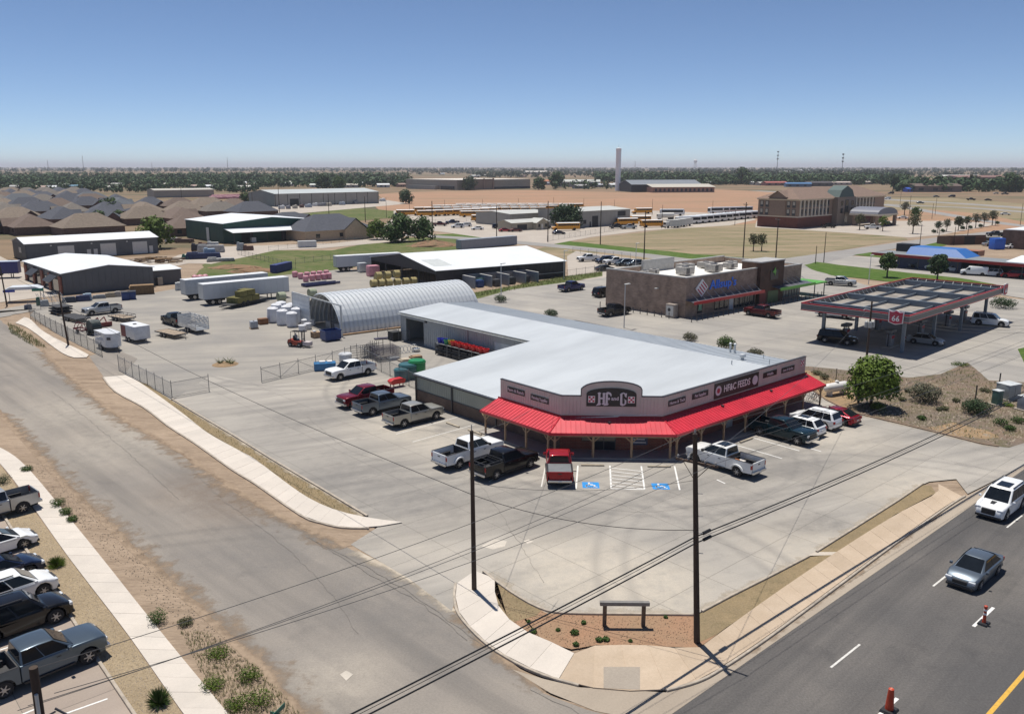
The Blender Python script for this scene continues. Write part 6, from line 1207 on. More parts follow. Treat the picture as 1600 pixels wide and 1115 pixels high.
tr_=random.Random(5); cabins=[(.64,.65,.64),(.5,.48,.43),(.36,.35,.34),(.30,.2,.16),(.55,.57,.6)]
k_=0
for x0,x1,y0,y1,n,where in ((-30,420,289,297,20,'in front of the left tree band'),(440,640,287,294,9,'among the trees behind the long warehouse'),(850,990,284,295,10,'left of the standpipe'),(1110,1400,281,290,14,'in the town beyond the hotel'),(640,1080,268,277,12,'on the far central plain')):
    xs_=sorted(tr_.uniform(x0,x1) for _ in range(n))
    for i,x in enumerate(xs_):
        c=cabins[k_%5]; w_=tr_.uniform(10,17)*(1.6 if y0<275 else 1); r_=frame((x,tr_.uniform(y0,y1)),tr_.uniform(-10,50),'cabin',f'small {["white","cream","grey","brown","pale blue"][k_%5]} roofed cabin, {ORD[i]} from the left {where}','cabin','small far cabins'); k_+=1
        gable(r_,-w_/2,w_/2,0,w_*.55,3.,4.4,mat(f'cabin_wall_{k_%5}',tuple(v*.75 for v in c),.8),mat(f'cabin_roof_{k_%5}',c,.6,var=.1),'x',rib=0,ov=.4); openp(r_,'window',M_dark,-w_*.3,-w_*.1,.8,2.2); openp(r_,'door',M_dark,w_*.1,w_*.2,.1,2.2)
# ================================================================ YARD, FENCES, STREET THINGS
M_fence=mat('fence_steel',(.16,.165,.17),.5,var=.15,metal=.4); M_mesh=mat('fence_wire',(.20,.205,.21),.5,metal=.4); M_dfence=mat('fence_dark',(.06,.062,.065),.6)
def seg(a,b): p,q=G(*a),G(*b); d=q-p; return p,math.degrees(math.atan2(d.y,d.x)),d.length
def thing(name,px,ang,label,cat,group=None,z=0.): 
    p=px if isinstance(px,Vector) else G(*px); return empty(name,(p.x,p.y,z),R(ang),label,cat,group)
def fence(name,px,h,label,sp=3.,wire=.13,brace=False,post=.035,m=None,slat=False,rails=True):
    p,a,L=seg(*px); r=empty(name,(p.x,p.y,0),R(a),label,'fence'); n=max(1,round(L/sp)); m=m or M_fence
    for i in range(n+1): part(r,'post',m,lambda b:b.bar((L*i/n,0,0),(L*i/n,0,h+.25),post,6))
    if rails:
        for z in (h,.12): part(r,'rail',m,lambda b:b.bar((0,0,z),(L,0,z),post*.7,5))
    if wire:
        b=MB(); x=-h
        while x<L:
            for s in (0,1):
                x0,z0,x1,z1=(x,.12,x+h,h) if s==0 else (x+h,.12,x,h)
                def cl(xa,za,xb,zb):
                    t0,t1=0.,1.; dx=xb-xa
                    if dx>0: t0=max(t0,-xa/dx); t1=min(t1,(L-xa)/dx)
                    else: t0=max(t0,(L-xa)/dx); t1=min(t1,-xa/dx)
                    return None if t0>=t1 else ((xa+dx*t0,za+(zb-za)*t0),(xa+dx*t1,za+(zb-za)*t1))
                q=cl(x0,z0,x1,z1)
                if q: b.bar((q[0][0],.012 if s else -.012,q[0][1]),(q[1][0],.012 if s else -.012,q[1][1]),.0035,3)
            x+=wire
        o=b.build('wire_mesh',M_mesh,r); o['kind']='stuff'
    if slat:
        k=0.06
        while k<L: part(r,'slat',m,lambda b:b.box(k,k+.11,-.012,.012,.1,h)); k+=.16
    if brace:
        for i in range(n): part(r,'brace',m,lambda b:b.bar((L*i/n,0,.15) if i%2 else (L*i/n,0,h-.05),(L*(i+1)/n,0,h-.05) if i%2 else (L*(i+1)/n,0,.15),post*.6,5))
    return r
fence('chain_link_fence',((186,578),(269,622)),1.7,'chain link fence along the left pavement beside the yard entrance',2.4)
fence('chain_link_fence',((269,622),(327,611)),1.7,'short open gate leaf of chain link at the end of the left pavement fence',3.)
fence('chain_link_fence',((48,499),(160,557)),1.7,'dark screened fence in front of the parked trailers',3.,wire=.10,m=M_dfence)
fence('sliding_gate',((409,597),(520,571)),1.6,'long braced sliding gate left of the white pickup',2.6,brace=True)
fence('chain_link_fence',((520,571),(558,561)),1.7,'chain link panel behind the white pickup, next to the sliding gate',2.6)
fence('chain_link_fence',((558,561),(655,612)),1.8,'chain link fence in front of the stacked livestock panels',2.6)
fence('chain_link_fence',((590,528),(640,534)),1.5,'low fence panel in front of the rear doorway',2.)
fence('chain_link_fence',((45,487),(100,476)),1.7,'fence at the back left of the trailer row',3.)
fence('chain_link_fence',((372,398),(462,420)),1.3,'wire fence round the green paddock left of the blue container',3.,wire=.3)
fence('chain_link_fence',((462,412),(530,405)),1.3,'wire fence beside the pink bales',3.,wire=.3)
fence('chain_link_fence',((855,377),(985,357)),1.6,'wire fence between the bus yard and the grass verge',4.,wire=.25)
fence('chain_link_fence',((630,351),(790,345)),1.6,'wire fence along the front of the bus rows',5.,wire=.3)
fence('chain_link_fence',((895,395),(985,405)),1.4,'wire fence behind the cars at the black barn',3.,wire=.25)
fence('chain_link_fence',((886,432),(942,424)),1.4,'wire fence above the ditch grass beside the brick shop',3.,wire=.25)
fence('slat_fence',((420,392),(600,371)),1.2,'low wire fence in front of the cream house',4.,wire=.4)
# semi-trailers
M_tw=mat('trailer_white',(.50,.52,.545),.4,var=.05,scale=.4); M_tw2=mat('trailer_roof',(.66,.67,.68),.5); 
def semi(a,b,h,label,m=M_tw,w=2.5,flip=1,name='semi_trailer',roof=None):
    p,an,L=seg(a,b); L=min(L,16.2); r=empty(name,(p.x,p.y,0),R(an),label,'trailer')
    part(r,'box_body',m,lambda b:b.box(0,L,0,w,1.1,h)); part(r,'roof',roof or M_tw2,lambda b:b.box(-.02,L+.02,-.02,w+.02,h,h+.05)); part(r,'bottom_rail',M_trim,lambda b:b.box(0,L,-.03,w+.03,1.0,1.1)); part(r,'door_end',M_galv2,lambda b:b.box(-.05,-.005,.1,w-.1,1.15,h-.05))
    for k in range(int(L/1.2)): part(r,'side_post',m,lambda b:b.box(.6+k*1.2,.66+k*1.2,-.03,-.002,1.15,h-.08))
    for x in (1.6,2.8):
        for y in (.3,w-.3): 
            t,rm=WH; wh=link('wheel',t,M_tyre,r,(x,y,.5)); link('rim',rm,M_rim,wh,(0,-.13,0))
    for y in (.4,w-.4): part(r,'landing_leg',M_trim,lambda b:b.box(L*.78,L*.78+.15,y-.08,y+.08,0,1.1))
    part(r,'axle_frame',M_under,lambda b:b.box(.8,4,.5,w-.5,.6,1.0)); return r
WH=wheelmesh(.5,.28)
semi((320,478),(478,461),3.75,'near white box trailer parked behind the hay bales')
semi((292,470),(452,453),3.75,'second white box trailer parked behind the near one',m=mat('trailer_grey',(.40,.43,.46),.4))
semi((527,425),(650,417),3.6,'white box trailer left of the black hay barn')
semi((-30,436),(30,434),3.6,'dark blue box trailer at the left edge behind the workshop',m=mat('trailer_blue',(.02,.02,.14),.4),roof=mat('trailer_blue_top',(.45,.5,.6),.5))
def container(a,b,h,w,label,c,name='container'):
    p,an,L=seg(a,b); r=empty(name,(p.x,p.y,0),R(an),label,'container'); m=mat('cont_'+label[:12],c,.5,var=.1)
    part(r,'shell',m,lambda b:b.box(0,L,0,w,.1,h)); part(r,'door_end',m,lambda b:b.box(-.06,-.005,.1,w-.1,.2,h-.1))
    for k in range(int(L/.5)): part(r,'corrugation',m,lambda b:b.box(.15+k*.5,.4+k*.5,-.04,-.002,.2,h-.12))
    return r
container((721,390),(808,382.5),2.8,2.5,'grey corrugated containers behind the barn roof',(.28,.31,.35)); container((432,427),(457,421),1.9,1.6,'small navy container behind the white trailers',(.03,.04,.17)); container((467,387),(495,386),1.9,2.2,'small white cargo trailer in front of the green shed',(.55,.55,.55),'cargo_trailer')
# flat stack of blue beams
p,an,L=seg((478,449),(532,443)); r_=empty('steel_beams',(p.x,p.y,0),R(an),'stack of dark blue steel beams on the yard floor','beams')
for k in range(4): part(r_,'beam',mat('beam_navy',(.015,.02,.09),.5),lambda b:b.box(0,L-k*.8,k*.5,k*.5+.35,.1,.5+.15*(k%2)))
# hay on a flat trailer
M_hay=mat('green_hay',(.15,.135,.045),.95,var=.3,scale=2.2,bump=.5,bscale=12); M_hay2=mat('straw_hay',(.40,.33,.15),.95,var=.25,scale=2.,bump=.5,bscale=10)
p,an,L=seg((372,481),(416,471)); r_=empty('flat_trailer',(p.x,p.y,0),R(an),'low flat trailer under the square hay bales','trailer'); part(r_,'deck',M_bedliner,lambda b:b.box(-1.6,L+1,0,2.5,.55,.7)); part(r_,'drawbar',M_trim,lambda b:(b.box(-3,-1.6,1,1.15,.5,.62),b.box(-3,-1.6,1.4,1.55,.5,.62)))
for x in (1.5,2.7):
    for y in (.1,2.4): link('wheel',WH[0],M_tyre,r_,(x,y,.5))
bi=0; pz=Vector((p.x,p.y,0))
for lvl,rows in ((0,((0,0),(2.0,0),(4.0,0),(0,1.3),(2.0,1.3),(4.0,1.3))),(1,((0.9,.1),(3.0,.1),(3.0,1.3)))):
    for x,y in rows:
        q=pz+dirv(an)*(x+1.)+dirv(an+90)*(y+.6); b=MB(); b.cbox((0,0,.5),(1.95,1.2,1.0)); tag(b.build('hay_bale',M_hay,None,(q.x,q.y,.71+lvl*1.005),R(an+rnd.uniform(-2,2)),bevel=.07),f'square green hay bale, {ORD[bi] if lvl==0 else ORD[bi-6]} in the {"bottom" if lvl==0 else "top"} layer on the flat trailer','hay bale','square hay bales on the flat trailer'); bi+=1
bm_=MB(); bm_.lathe([(.1,-.6),(.72,-.6),(.75,-.5),(.75,.5),(.72,.6),(.1,.6)],'X',18); RB=bm_.mesh('round_bale',smooth=True,ang=40)
def rbale(px,z,an,lb,m,i=0,s=1.,grp='round hay bales by the barn'):
    p=G(*px); o=link('round_bale',RB,m,None,(p.x,p.y,.75*s+z),R(an)); o.scale=(s,s,s); return tag(o,lb,'hay bale',grp)
for i,(x,y,z) in enumerate([(584,448,0),(596,447.5,0),(608,447,0),(621,446,0),(634,445,0),(646,444,0),(590,440,0),(604,439,0),(592,446,1.32),(606,445,1.32),(620,443,1.32)]): rbale((x,y),z,33.5,f'round straw bale, {ORD[i if i<8 else i-8]} from the left in the {"top" if z else "bottom"} of the barn pile',M_hay2)
for i,px in enumerate([(440,470),(488,464)]): rbale(px,0,40,['round bale wrapped in pale green net left of the arched hut','pale round bale behind the arched hut roof'][i],mat('net_green',(.33,.36,.25),.8,var=.15),i,1.1,None)
# pink wrapped bundles
M_pink=mat('pink_wrap',(.56,.25,.30),.5,var=.2,scale=2)
for i,(x,y) in enumerate([(478,440),(488,438.5),(497,437.5),(506,436.5),(514,435.5),(470,435.5),(480,434),(490,433),(500,432),(510,431),(461,433)]):
    p=G(x,y); b=MB(); b.lathe([(.45,0),(.62,.15),(.64,1.15),(.5,1.3),(.15,1.34)],'Z',10); tag(b.build('pink_bundle',M_pink,None,(p.x,p.y,0),smooth=True),f'pink wrapped bundle, {ORD[i%5]} from the left in the {["front","second","rear"][i//5]} line behind the white trailers','bundle','pink bundles behind the trailers')
for i,(x,y) in enumerate([(305,438),(313,437.5),(321,437)]):
    p=G(x,y); b=MB(); b.lathe([(.5,0),(.7,.2),(.66,.9),(.3,1.2)],'Z',10); tag(b.build('pink_bundle',M_pink,None,(p.x,p.y,0),smooth=True),f'pink bundle left of the white trailers, {ORD[i]} from the left','bundle','pink bundles by the grass')
p=G(583,431); b=MB(); b.cbox((0,0,1.2),(2.6,2.,2.4)); tag(b.build('pink_bundle',M_pink,None,(p.x,p.y,0),R(33),bevel=.25),'large pink covered stack behind the round bales','bundle')
p=G(566,425); b=MB(); b.box(-1,1,-.8,.8,0,2.2); tag(b.build('steel_tank',M_galv2,None,(p.x,p.y,0),R(33),bevel=.2),'grey steel tank beside the white trailer at the barn','tank')
# white bulk bags and wrapped stacks
M_bag=mat('bulk_bag',(.60,.61,.64),.6,var=.08,scale=1.5); 
def bag(px,lb,s=1.,h=1.5,m=None,ang=20,grp='white bulk bags in front of the hut'):
    p=G(*px); b=MB(); n=12; vs=[];r0=random.Random(px[0]); pf=[(0,.86),(.12,.98),(.6,1.02),(1.1,1.0),(h-.15,.92),(h,.6),(h+.06,.12)]
    for z,k in pf:
        for i in range(n):
            a=2*PI*i/n; q=max(abs(math.cos(a)),abs(math.sin(a))); rr=.72*k/(q**.75)*(1+r0.uniform(-.04,.04)); vs.append((rr*math.cos(a)*s,rr*math.sin(a)*s,(z+r0.uniform(-.03,.03))*s))
    b.add(vs,[(j*n+i,j*n+(i+1)%n,(j+1)*n+(i+1)%n,(j+1)*n+i) for j in range(len(pf)-1) for i in range(n)]+[tuple(range((len(pf)-1)*n,len(pf)*n))]); return tag(b.build('bulk_bag',m or M_bag,None,(p.x,p.y,max(0,p.z)),R(ang),smooth=True,ang=60 if False else 0) if False else b.build('bulk_bag',m or M_bag,None,(p.x,p.y,0),R(ang)),lb,'bag',grp)
for i,(x,y,s,h) in enumerate([(427,503,1.25,1.9),(442,507,1.25,1.9),(457,510,1.2,1.9),(433,498,1.25,2.0),(449,501,1.25,2.0),(464,504,1.2,2.),(440,493,1.25,1.9),(456,496,1.25,1.9)]):
    bag((x,y),f'tall white wrapped stack, {ORD[i%3]} from the left in the {["front","middle","rear"][i//3]} line before the hut',s,h)
for i,(x,y,s) in enumerate([(473,517,.8),(481,514,.8),(477,508,.8),(487,508,.8)]): bag((x,y),['small white bag beside the forklift mast','small white bag nearest the pallet stack','small white bag leaning on the tall stacks','small white bag in the shade of the hut mouth'][i],s,1.2)
p=G(397,513); o=thing('liquid_tote',(397,513),30,'grey liquid tote standing alone left of the white stacks','tote'); part(o,'tank',mat('tote_grey',(.36,.38,.41),.4),lambda b:b.box(-.55,.55,-.5,.5,.15,1.15),bevel=.08); part(o,'pallet',M_wood,lambda b:b.box(-.6,.6,-.55,.55,0,.14)); part(o,'cap',M_trim,lambda b:b.lathe([(.12,1.15),(.12,1.22),(.05,1.24)],'Z',8)); part(o,'cage',M_fence,lambda b:[b.bar((x,-.52,.16),(x,-.52,1.15),.015,4) for x in (-.5,-.25,0,.25,.5)])
p=G(411,506); b=MB(); b.box(-.7,.7,-.5,.5,0,.9); tag(b.build('carton',mat('carton_brown',(.20,.09,.04),.8,var=.2),None,(p.x,p.y,0),R(35),bevel=.02),'brown carton left of the tall white stacks','box')
# blue skip, pallets, forklift
o=thing('blue_skip',(517,531),38,'dark blue steel skip beside the arched hut','skip'); part(o,'tub',mat('skip_blue',(.012,.04,.16),.45,var=.15),lambda b:(b.box(-1.2,1.2,-.9,-.82,.15,1.5),b.box(-1.2,1.2,.82,.9,.15,1.5),b.box(-1.2,-1.12,-.81,.81,.15,1.5),b.box(1.12,1.2,-.81,.81,.15,1.5),b.box(-1.1,1.1,-.8,.8,.15,.22))); part(o,'rim',MATS['skip_blue'],lambda b:(b.box(-1.27,1.27,-.97,-.905,1.4,1.52),b.box(-1.27,-1.205,-.9,.97,1.4,1.52),b.box(1.205,1.27,-.9,.97,1.4,1.52)))
for x in (-.9,.9): part(o,'runner',M_trim,lambda b:b.box(x-.1,x+.1,-.8,.8,0,.14))
o=thing('pallet_stack',(494,527),38,'stack of wooden pallets with a white sack on top, left of the blue skip','pallets')
for k in range(5): part(o,'pallet',M_wood,lambda b:([b.box(-.6+i*.3,-.36+i*.3,-.55,.55,k*.17+.11,k*.17+.15) for i in range(4)],b.box(-.6,.55,-.55,-.45,k*.17,k*.17+.108),b.box(-.6,.55,.45,.55,k*.17,k*.17+.108),b.box(-.6,.55,-.05,.05,k*.17,k*.17+.108)))
part(o,'sack',M_bag,lambda b:b.box(-.5,-.1,-.4,.1,.87,1.05),bevel=.06)
o=thing('forklift',(466,541),-18,'orange forklift truck carrying white sacks across the yard','forklift')
M_for=mat('forklift_orange',(.30,.035,.012),.4)
part(o,'chassis',M_for,lambda b:b.side([(-1.25,.25),(-1.3,.95),(-.9,1.1),(-.35,.85),(.6,.75),(.7,.25)],-.52,.52),bevel=.06); part(o,'counterweight',mat('forklift_dark',(.03,.03,.03),.5),lambda b:b.box(-1.4,-1.0,-.5,.5,.35,.8),bevel=.08); part(o,'seat',M_plastic,lambda b:(b.box(-.5,-.05,-.25,.25,.86,1.0),b.box(-.6,-.45,-.25,.25,1.0,1.5)))
for x,y in ((-.85,-.5),(-.85,.5),(.55,-.5),(.55,.5)): part(o,'guard_post',M_plastic,lambda b:b.bar((x,y,.8),(x*.9,y*.95,2.1),.035,5))
part(o,'overhead_guard',M_plastic,lambda b:[b.box(-.8,.52,-.5+k*.22,-.46+k*.22,2.1,2.14) for k in range(5)]); part(o,'mast',M_trim,lambda b:(b.box(.78,.9,-.38,-.28,.1,2.3),b.box(.78,.9,.28,.38,.1,2.3),b.box(.78,.88,-.27,.27,2.1,2.25),b.box(.78,.88,-.27,.27,1.0,1.1)))
for y in (-.25,.25): part(o,'fork',M_trim,lambda b:b.box(.91,2.0,y-.06,y+.06,.18,.24))
wt=wheelmesh(.32,.22)
for x in (-.9,.5):
    for s in (1,-1): wh=link('wheel',wt[0],M_tyre,o,(x,s*.5,.32),0 if s>0 else PI); link('rim',wt[1],M_rim,wh,(0,.1,0))
p=G(466,541)+dirv(-18)*1.5; b=MB()
for k in range(3): b.cbox((0,0,.36+k*.17),(1.05,.9,.16),rnd.uniform(-.05,.05))
tag(b.build('feed_sacks',mat('sack_pale',(.55,.48,.47),.7,var=.2),None,(p.x,p.y,0),R(-18),bevel=.05),'white sacks stacked on the forks of the orange forklift','sacks')
# driver
def person(name,pos,ang,pts,edges,radii,m,label):
    me=bpy.data.meshes.new('person'); me.from_pydata(pts,edges,[]); o=link(name,me,m,None,pos,R(ang)); md=o.modifiers.new('skin','SKIN')
    for v,r0 in zip(me.skin_vertices[0].data,radii): v.radius=(r0,r0)
    me.skin_vertices[0].data[0].use_root=True; o.modifiers.new('sub','SUBSURF').levels=1; o.modifiers['sub'].render_levels=1
    return tag(o,label,'person')
person('person',(G(466,541).x,G(466,541).y,1.0),-18,[(-.3,0,.06),(-.33,0,.32),(-.32,0,.55),(-.3,0,.66),(-.28,0,.80),(-.27,0,.9),(-.3,.2,.52),(-.15,.27,.3),(.1,.2,.35),(-.3,-.2,.52),(-.15,-.27,.3),(.1,-.2,.35),(.1,.12,.06),(.2,.13,-.35),(.1,-.12,.06),(.2,-.13,-.35)],[(0,1),(1,2),(2,3),(3,4),(4,5),(2,6),(6,7),(7,8),(2,9),(9,10),(10,11),(0,12),(12,13),(0,14),(14,15)],[.15,.15,.16,.06,.10,.08,.07,.05,.04,.07,.05,.04,.085,.06,.085,.06],mat('driver_clothes',(.10,.12,.16),.8,var=.2),'driver in dark blue clothes sitting in the orange forklift')
# small trailers in the front row
M_tred=mat('equip_red',(.16,.02,.02),.5,var=.2); M_deckw=mat('trailer_deck',(.33,.26,.19),.9,var=.2,scale=2)
def wh2(r,x,y,rad=.36):
    t,rm=WS_; wh=link('wheel',t,M_tyre,r,(x,y,rad),0 if y>0 else PI); link('rim',rm,M_rim,wh,(0,.1,0))
WS_=wheelmesh(.36,.22)
o=thing('horse_trailer',(172,545),-45,'white slatted horse trailer nearest the corner gate','trailer')
M_ht=mat('horse_trailer_white',(.62,.63,.64),.4)
part(o,'body',M_ht,lambda b:b.prism([(-2.4,-1.),(1.5,-1.),(2.2,-.35),(2.2,.35),(1.5,1.),(-2.4,1.)],.55,1.35)); part(o,'roof',M_ht,lambda b:b.prism([(-2.45,-1.02),(1.5,-1.02),(2.25,-.36),(2.25,.36),(1.5,1.02),(-2.45,1.02)],2.3,2.42))
for k in range(4):
    for s in (1,-1): part(o,'slat',M_ht,lambda b:b.box(-2.4,.6,s*.98-.02,s*.98+.02,1.45+k*.22,1.56+k*.22))
part(o,'nose_panel',M_ht,lambda b:b.prism([(.6,-1.),(1.5,-1.),(2.2,-.35),(2.2,.35),(1.5,1.),(.6,1.)],1.36,2.295)); part(o,'badge',M_trim,lambda b:b.cbox((1.87,-.7,1.75),(.5,.06,.35),R(43)))
for x in (-2.36,-1.2,0.): 
    for s in (1,-1): part(o,'post',M_ht,lambda b:b.box(x-.04,x+.04,s*.96-.03,s*.96+.03,1.35,2.3))
part(o,'drawbar',M_trim,lambda b:(b.bar((2.2,-.5,.5),(3.3,0,.5),.05,5),b.bar((2.2,.5,.5),(3.3,0,.5),.05,5),b.bar((3.1,0,0),(3.1,0,.9),.04,5)))
for x in (-.9,-.1):
    for s in (1,-1): wh2(o,x,s*.98)
o=thing('cargo_trailer',(213,532),-42,'white enclosed cargo trailer with maroon nose','trailer'); part(o,'box_body',mat('cargo_white',(.60,.605,.62),.4),lambda b:b.box(-2.2,2.2,-1.1,1.1,.5,2.3),bevel=.05); part(o,'roof',M_tw2,lambda b:b.box(-2.22,2.22,-1.12,1.12,2.3,2.36)); part(o,'side_wrap',M_tred,lambda b:b.box(-2.1,-.6,-1.12,-1.105,.6,2.2)); part(o,'drawbar',M_trim,lambda b:(b.bar((2.2,-.5,.5),(3.3,0,.5),.05,5),b.bar((2.2,.5,.5),(3.3,0,.5),.05,5))); part(o,'roof_vent',M_trim,lambda b:b.box(-.2,.2,-.2,.2,2.36,2.45))
for x in (-.5,.35):
    for s in (1,-1): wh2(o,x,s*1.05)
def flat(px,ang,L,W,label,rails=0,mm=None):
    o=thing('flat_trailer',px,ang,label,'trailer')
    for k in range(int(W/.2)): part(o,'deck_board',mm or M_deckw,lambda b:b.box(-L/2,L/2,-W/2+k*.2+.008,-W/2+(k+1)*.2-.008,.6,.65))
    part(o,'frame',M_trim,lambda b:(b.box(-L/2,L/2,-W/2-.06,-W/2-.0,.5,.66),b.box(-L/2,L/2,W/2,W/2+.06,.5,.66),b.box(L/2,L/2+.06,-W/2,W/2,.5,.66),b.box(-L/2-.06,-L/2,-W/2,W/2,.5,.66))); part(o,'drawbar',M_trim,lambda b:(b.bar((L/2,-.6,.55),(L/2+1.2,0,.55),.05,5),b.bar((L/2,.6,.55),(L/2+1.2,0,.55),.05,5)))
    for x in (-.6,.25):
        for s in (1,-1): wh2(o,x,s*(W/2+.12))
    if rails:
        for s in (1,-1): part(o,'side_rail',M_trim,lambda b:b.bar((-L/2,s*W/2,1.05),(L/2,s*W/2,1.05),.035,5))
        part(o,'side_rail',M_trim,lambda b:b.bar((L/2,-W/2,1.05),(L/2,W/2,1.05),.035,5)); 
        for x in (-L/2,-L/4,0,L/4,L/2):
            for s in (1,-1): part(o,'rail_post',M_trim,lambda b:b.bar((x,s*W/2,.6),(x,s*W/2,1.05),.03,5))
    return o
flat((268,525),-38,5.2,2.1,'flat tilt trailer with pale wooden deck beside the livestock trailer'); flat((191,500),-35,4.6,2.,'low utility trailer with pipe rails behind the cargo trailer',1); flat((118,500),-40,6,2.2,'black flatbed trailer frame behind the screened fence',0,M_bedliner)
o=thing('livestock_trailer',(303,517),-45,'silver open slatted livestock trailer behind the black pickup','trailer'); M_alu=mat('aluminium',(.58,.60,.62),.3,metal=.6,var=.08)
part(o,'floor',M_alu,lambda b:b.box(-3,3,-1,1,.55,.65))
for s in (1,-1):
    part(o,'side_panel',M_alu,lambda b:b.box(-3,3,s*1.0-.02,s*1.0+.02,.65,1.15))
    for k in range(5): part(o,'slat',M_alu,lambda b:b.box(-3,3,s*1.0-.015,s*1.0+.015,1.25+k*.22,1.36+k*.22))
    for x in (-2.97,-1.5,0,1.5,2.97): part(o,'post',M_alu,lambda b:b.box(x-.03,x+.03,s*1.0-.035,s*1.0+.035,.65,2.4))
for k in range(5): part(o,'roof_bow',M_alu,lambda b:b.tube([(-3+k*1.5,-1,2.35),(-3+k*1.5,-.6,2.55),(-3+k*1.5,.6,2.55),(-3+k*1.5,1,2.35)],.03,4))
part(o,'rear_gate',M_alu,lambda b:[b.box(2.98,3.01,-.95,.95,.75+k*.3,.88+k*.3) for k in range(6)]); part(o,'nose_panel',M_alu,lambda b:b.box(-3.05,-3.,-1,1,.6,2.3))
for x in (-.2,.6):
    for s in (1,-1): wh2(o,x,s*1.08)
# farm machinery behind the screened fence
o=thing('farm_implement',(128,520),-40,'red farm implement with hoops behind the screened fence','machinery'); part(o,'frame',M_tred,lambda b:(b.box(-1.5,1.5,-.6,-.45,.5,.65),b.box(-1.5,1.5,.45,.6,.5,.65),b.box(-1.5,-1.3,-.6,.6,.5,.7),b.box(1.3,1.5,-.6,.6,.5,.7)))
for x in (-1,0,1): part(o,'hoop',M_tred,lambda b:b.tube([(x,-.6+.6*(1-math.cos(R(a))),.6+.9*math.sin(R(a))) for a in range(0,181,20)],.05,5))
for s in (1,-1): wh2(o,.2,s*.7)
o=thing('baler',(148,522),-40,'dark green round machine beside the red implement','machinery'); part(o,'drum',mat('machine_dark',(.02,.035,.035),.5),lambda b:b.lathe([(.2,-.7),(1.0,-.7),(1.0,.7),(.2,.7)],'Y',18,(0,0,1.15))); part(o,'drum_ring',M_trim,lambda b:b.tube([(1.2*math.cos(R(a)),-.75,1.2+1.2*math.sin(R(a))) for a in range(0,361,20)],.05,5)); part(o,'drawbar',M_trim,lambda b:b.box(-2,-1,-.1,.1,.5,.6))
for s in (1,-1): wh2(o,0,s*.9)
o=thing('tractor_loader',(156,508),-40,'red loader attachment in the trailer row','machinery'); part(o,'arm',M_tred,lambda b:(b.bar((-1.2,-.5,.4),(.6,-.5,1.3),.09,5),b.bar((-1.2,.5,.4),(.6,.5,1.3),.09,5),b.bar((.6,-.5,1.3),(1.4,-.5,.4),.09,5),b.bar((.6,.5,1.3),(1.4,.5,.4),.09,5))); part(o,'bucket',M_tred,lambda b:b.side([(1.2,.05),(2.0,.05),(2.1,.7),(1.9,.72),(1.8,.2),(1.25,.2)],-1,1))
o=thing('flatbed_stack',(95,490),-40,'stack of black truck beds at the left of the trailer row','truck beds')
for k in range(3): part(o,'truck_bed',M_bedliner,lambda b:b.box(-1.8+.2*k,1.8+.15*k,-1.2,1.2,.35+k*.45,.55+k*.45))
for x in (-1.2,1.2): part(o,'skid',M_wood,lambda b:b.box(x-.1,x+.1,-1.1,1.1,0,.34))
# planter with agaves in the yard
o=thing('agave_planter',(352,569),0,'low spiky agave growing in a dirt patch in the yard','plant'); part(o,'soil',MATS['tan_soil'],lambda b:b.lathe([(1.6,0),(1.3,.12),(.4,.2)],'Z',14))
for cx,cy in ((-.6,0),(.3,.3),(.8,-.2)):
    for k in range(11): a=k*2*PI/11+cx; part(o,'leaf',mat('agave',(.16,.17,.07),.6,var=.3),lambda b:b.bar((cx,cy,.1),(cx+.65*math.cos(a),cy+.65*math.sin(a),.55+.25*(k%2)),.07,4,.01))
# things by the gate and the rear fence
def tub(px,r,h,c,label,lid=None):
    o=thing('stock_tank',px,20,label,'tank'); m=mat('tub_'+label[:16],c,.4); part(o,'tub',m,lambda b:b.lathe([(r*.9,0),(r,h*.1),(r,h*.9),(r*.93,h),(r*.3,h+.05)],'Z',18),smooth=True); part(o,'rim',m,lambda b:b.lathe([(r+.02,h*.84),(r+.05,h*.86),(r+.05,h*.92),(r+.02,h*.94)],'Z',18)); return o
o=thing('blue_tub',(508,577),15,'blue plastic trough by the sliding gate','trough'); part(o,'trough',mat('trough_blue',(.03,.16,.34),.4),lambda b:b.box(-1.3,1.3,-.7,.7,0,.9),bevel=.1); part(o,'bags',M_swhite,lambda b:(b.cbox((-.3,0,.98),(.7,.6,.2)),b.cbox((.6,.1,.96),(.6,.6,.16))),bevel=.05)
tub((540,566),.8,1.2,(.62,.63,.64),'white round tank behind the white pickup roof'); tub((638,590),1.1,1.7,(.03,.11,.12),'dark teal water tank beside the store corner'); tub((652,588),1.0,2.0,(.01,.20,.06),'bright green water tank against the store corner'); tub((627,594),.8,1.4,(.04,.13,.15),'smaller teal tank left of the green tank')
o=thing('red_feeder',(620,604),40,'bright red livestock feeder by the fence','feeder'); part(o,'trough',mat('feeder_red',(.5,.02,.02),.4),lambda b:b.side([(-.8,.4),(.8,.4),(1.0,.8),(.6,1.0),(-.6,1.0),(-1.,.8)],-.4,.4),bevel=.05)
for x,y in ((-.6,-.35),(.6,-.35),(-.6,.35),(.6,.35)): part(o,'leg',M_tred,lambda b:b.box(x-.04,x+.04,y-.04,y+.04,0,.42))
o=thing('gate_stack',(602,560),30,'leaning stack of steel livestock panels and gates in the pen','panels')
for k in range(9):
    y=k*.35-1.4; m=[M_fence,M_trim,mat('panel_purple',(.08,.04,.12),.5)][k%3]
    for z in range(6): part(o,'bar',m,lambda b:b.bar((-1.6,y,.2+z*.26),(1.6,y+.1,.2+z*.26),.025,4))
    [part(o,'upright',m,lambda b:b.bar((q*1.6,y+.05+q*.05,0),(q*1.6,y+.05+q*.05,1.6),.03,4)) for q in (-1,1)]
o=thing('gate_stack',(585,556),75,'dark pipe gates standing behind the white pickup tail','panels')
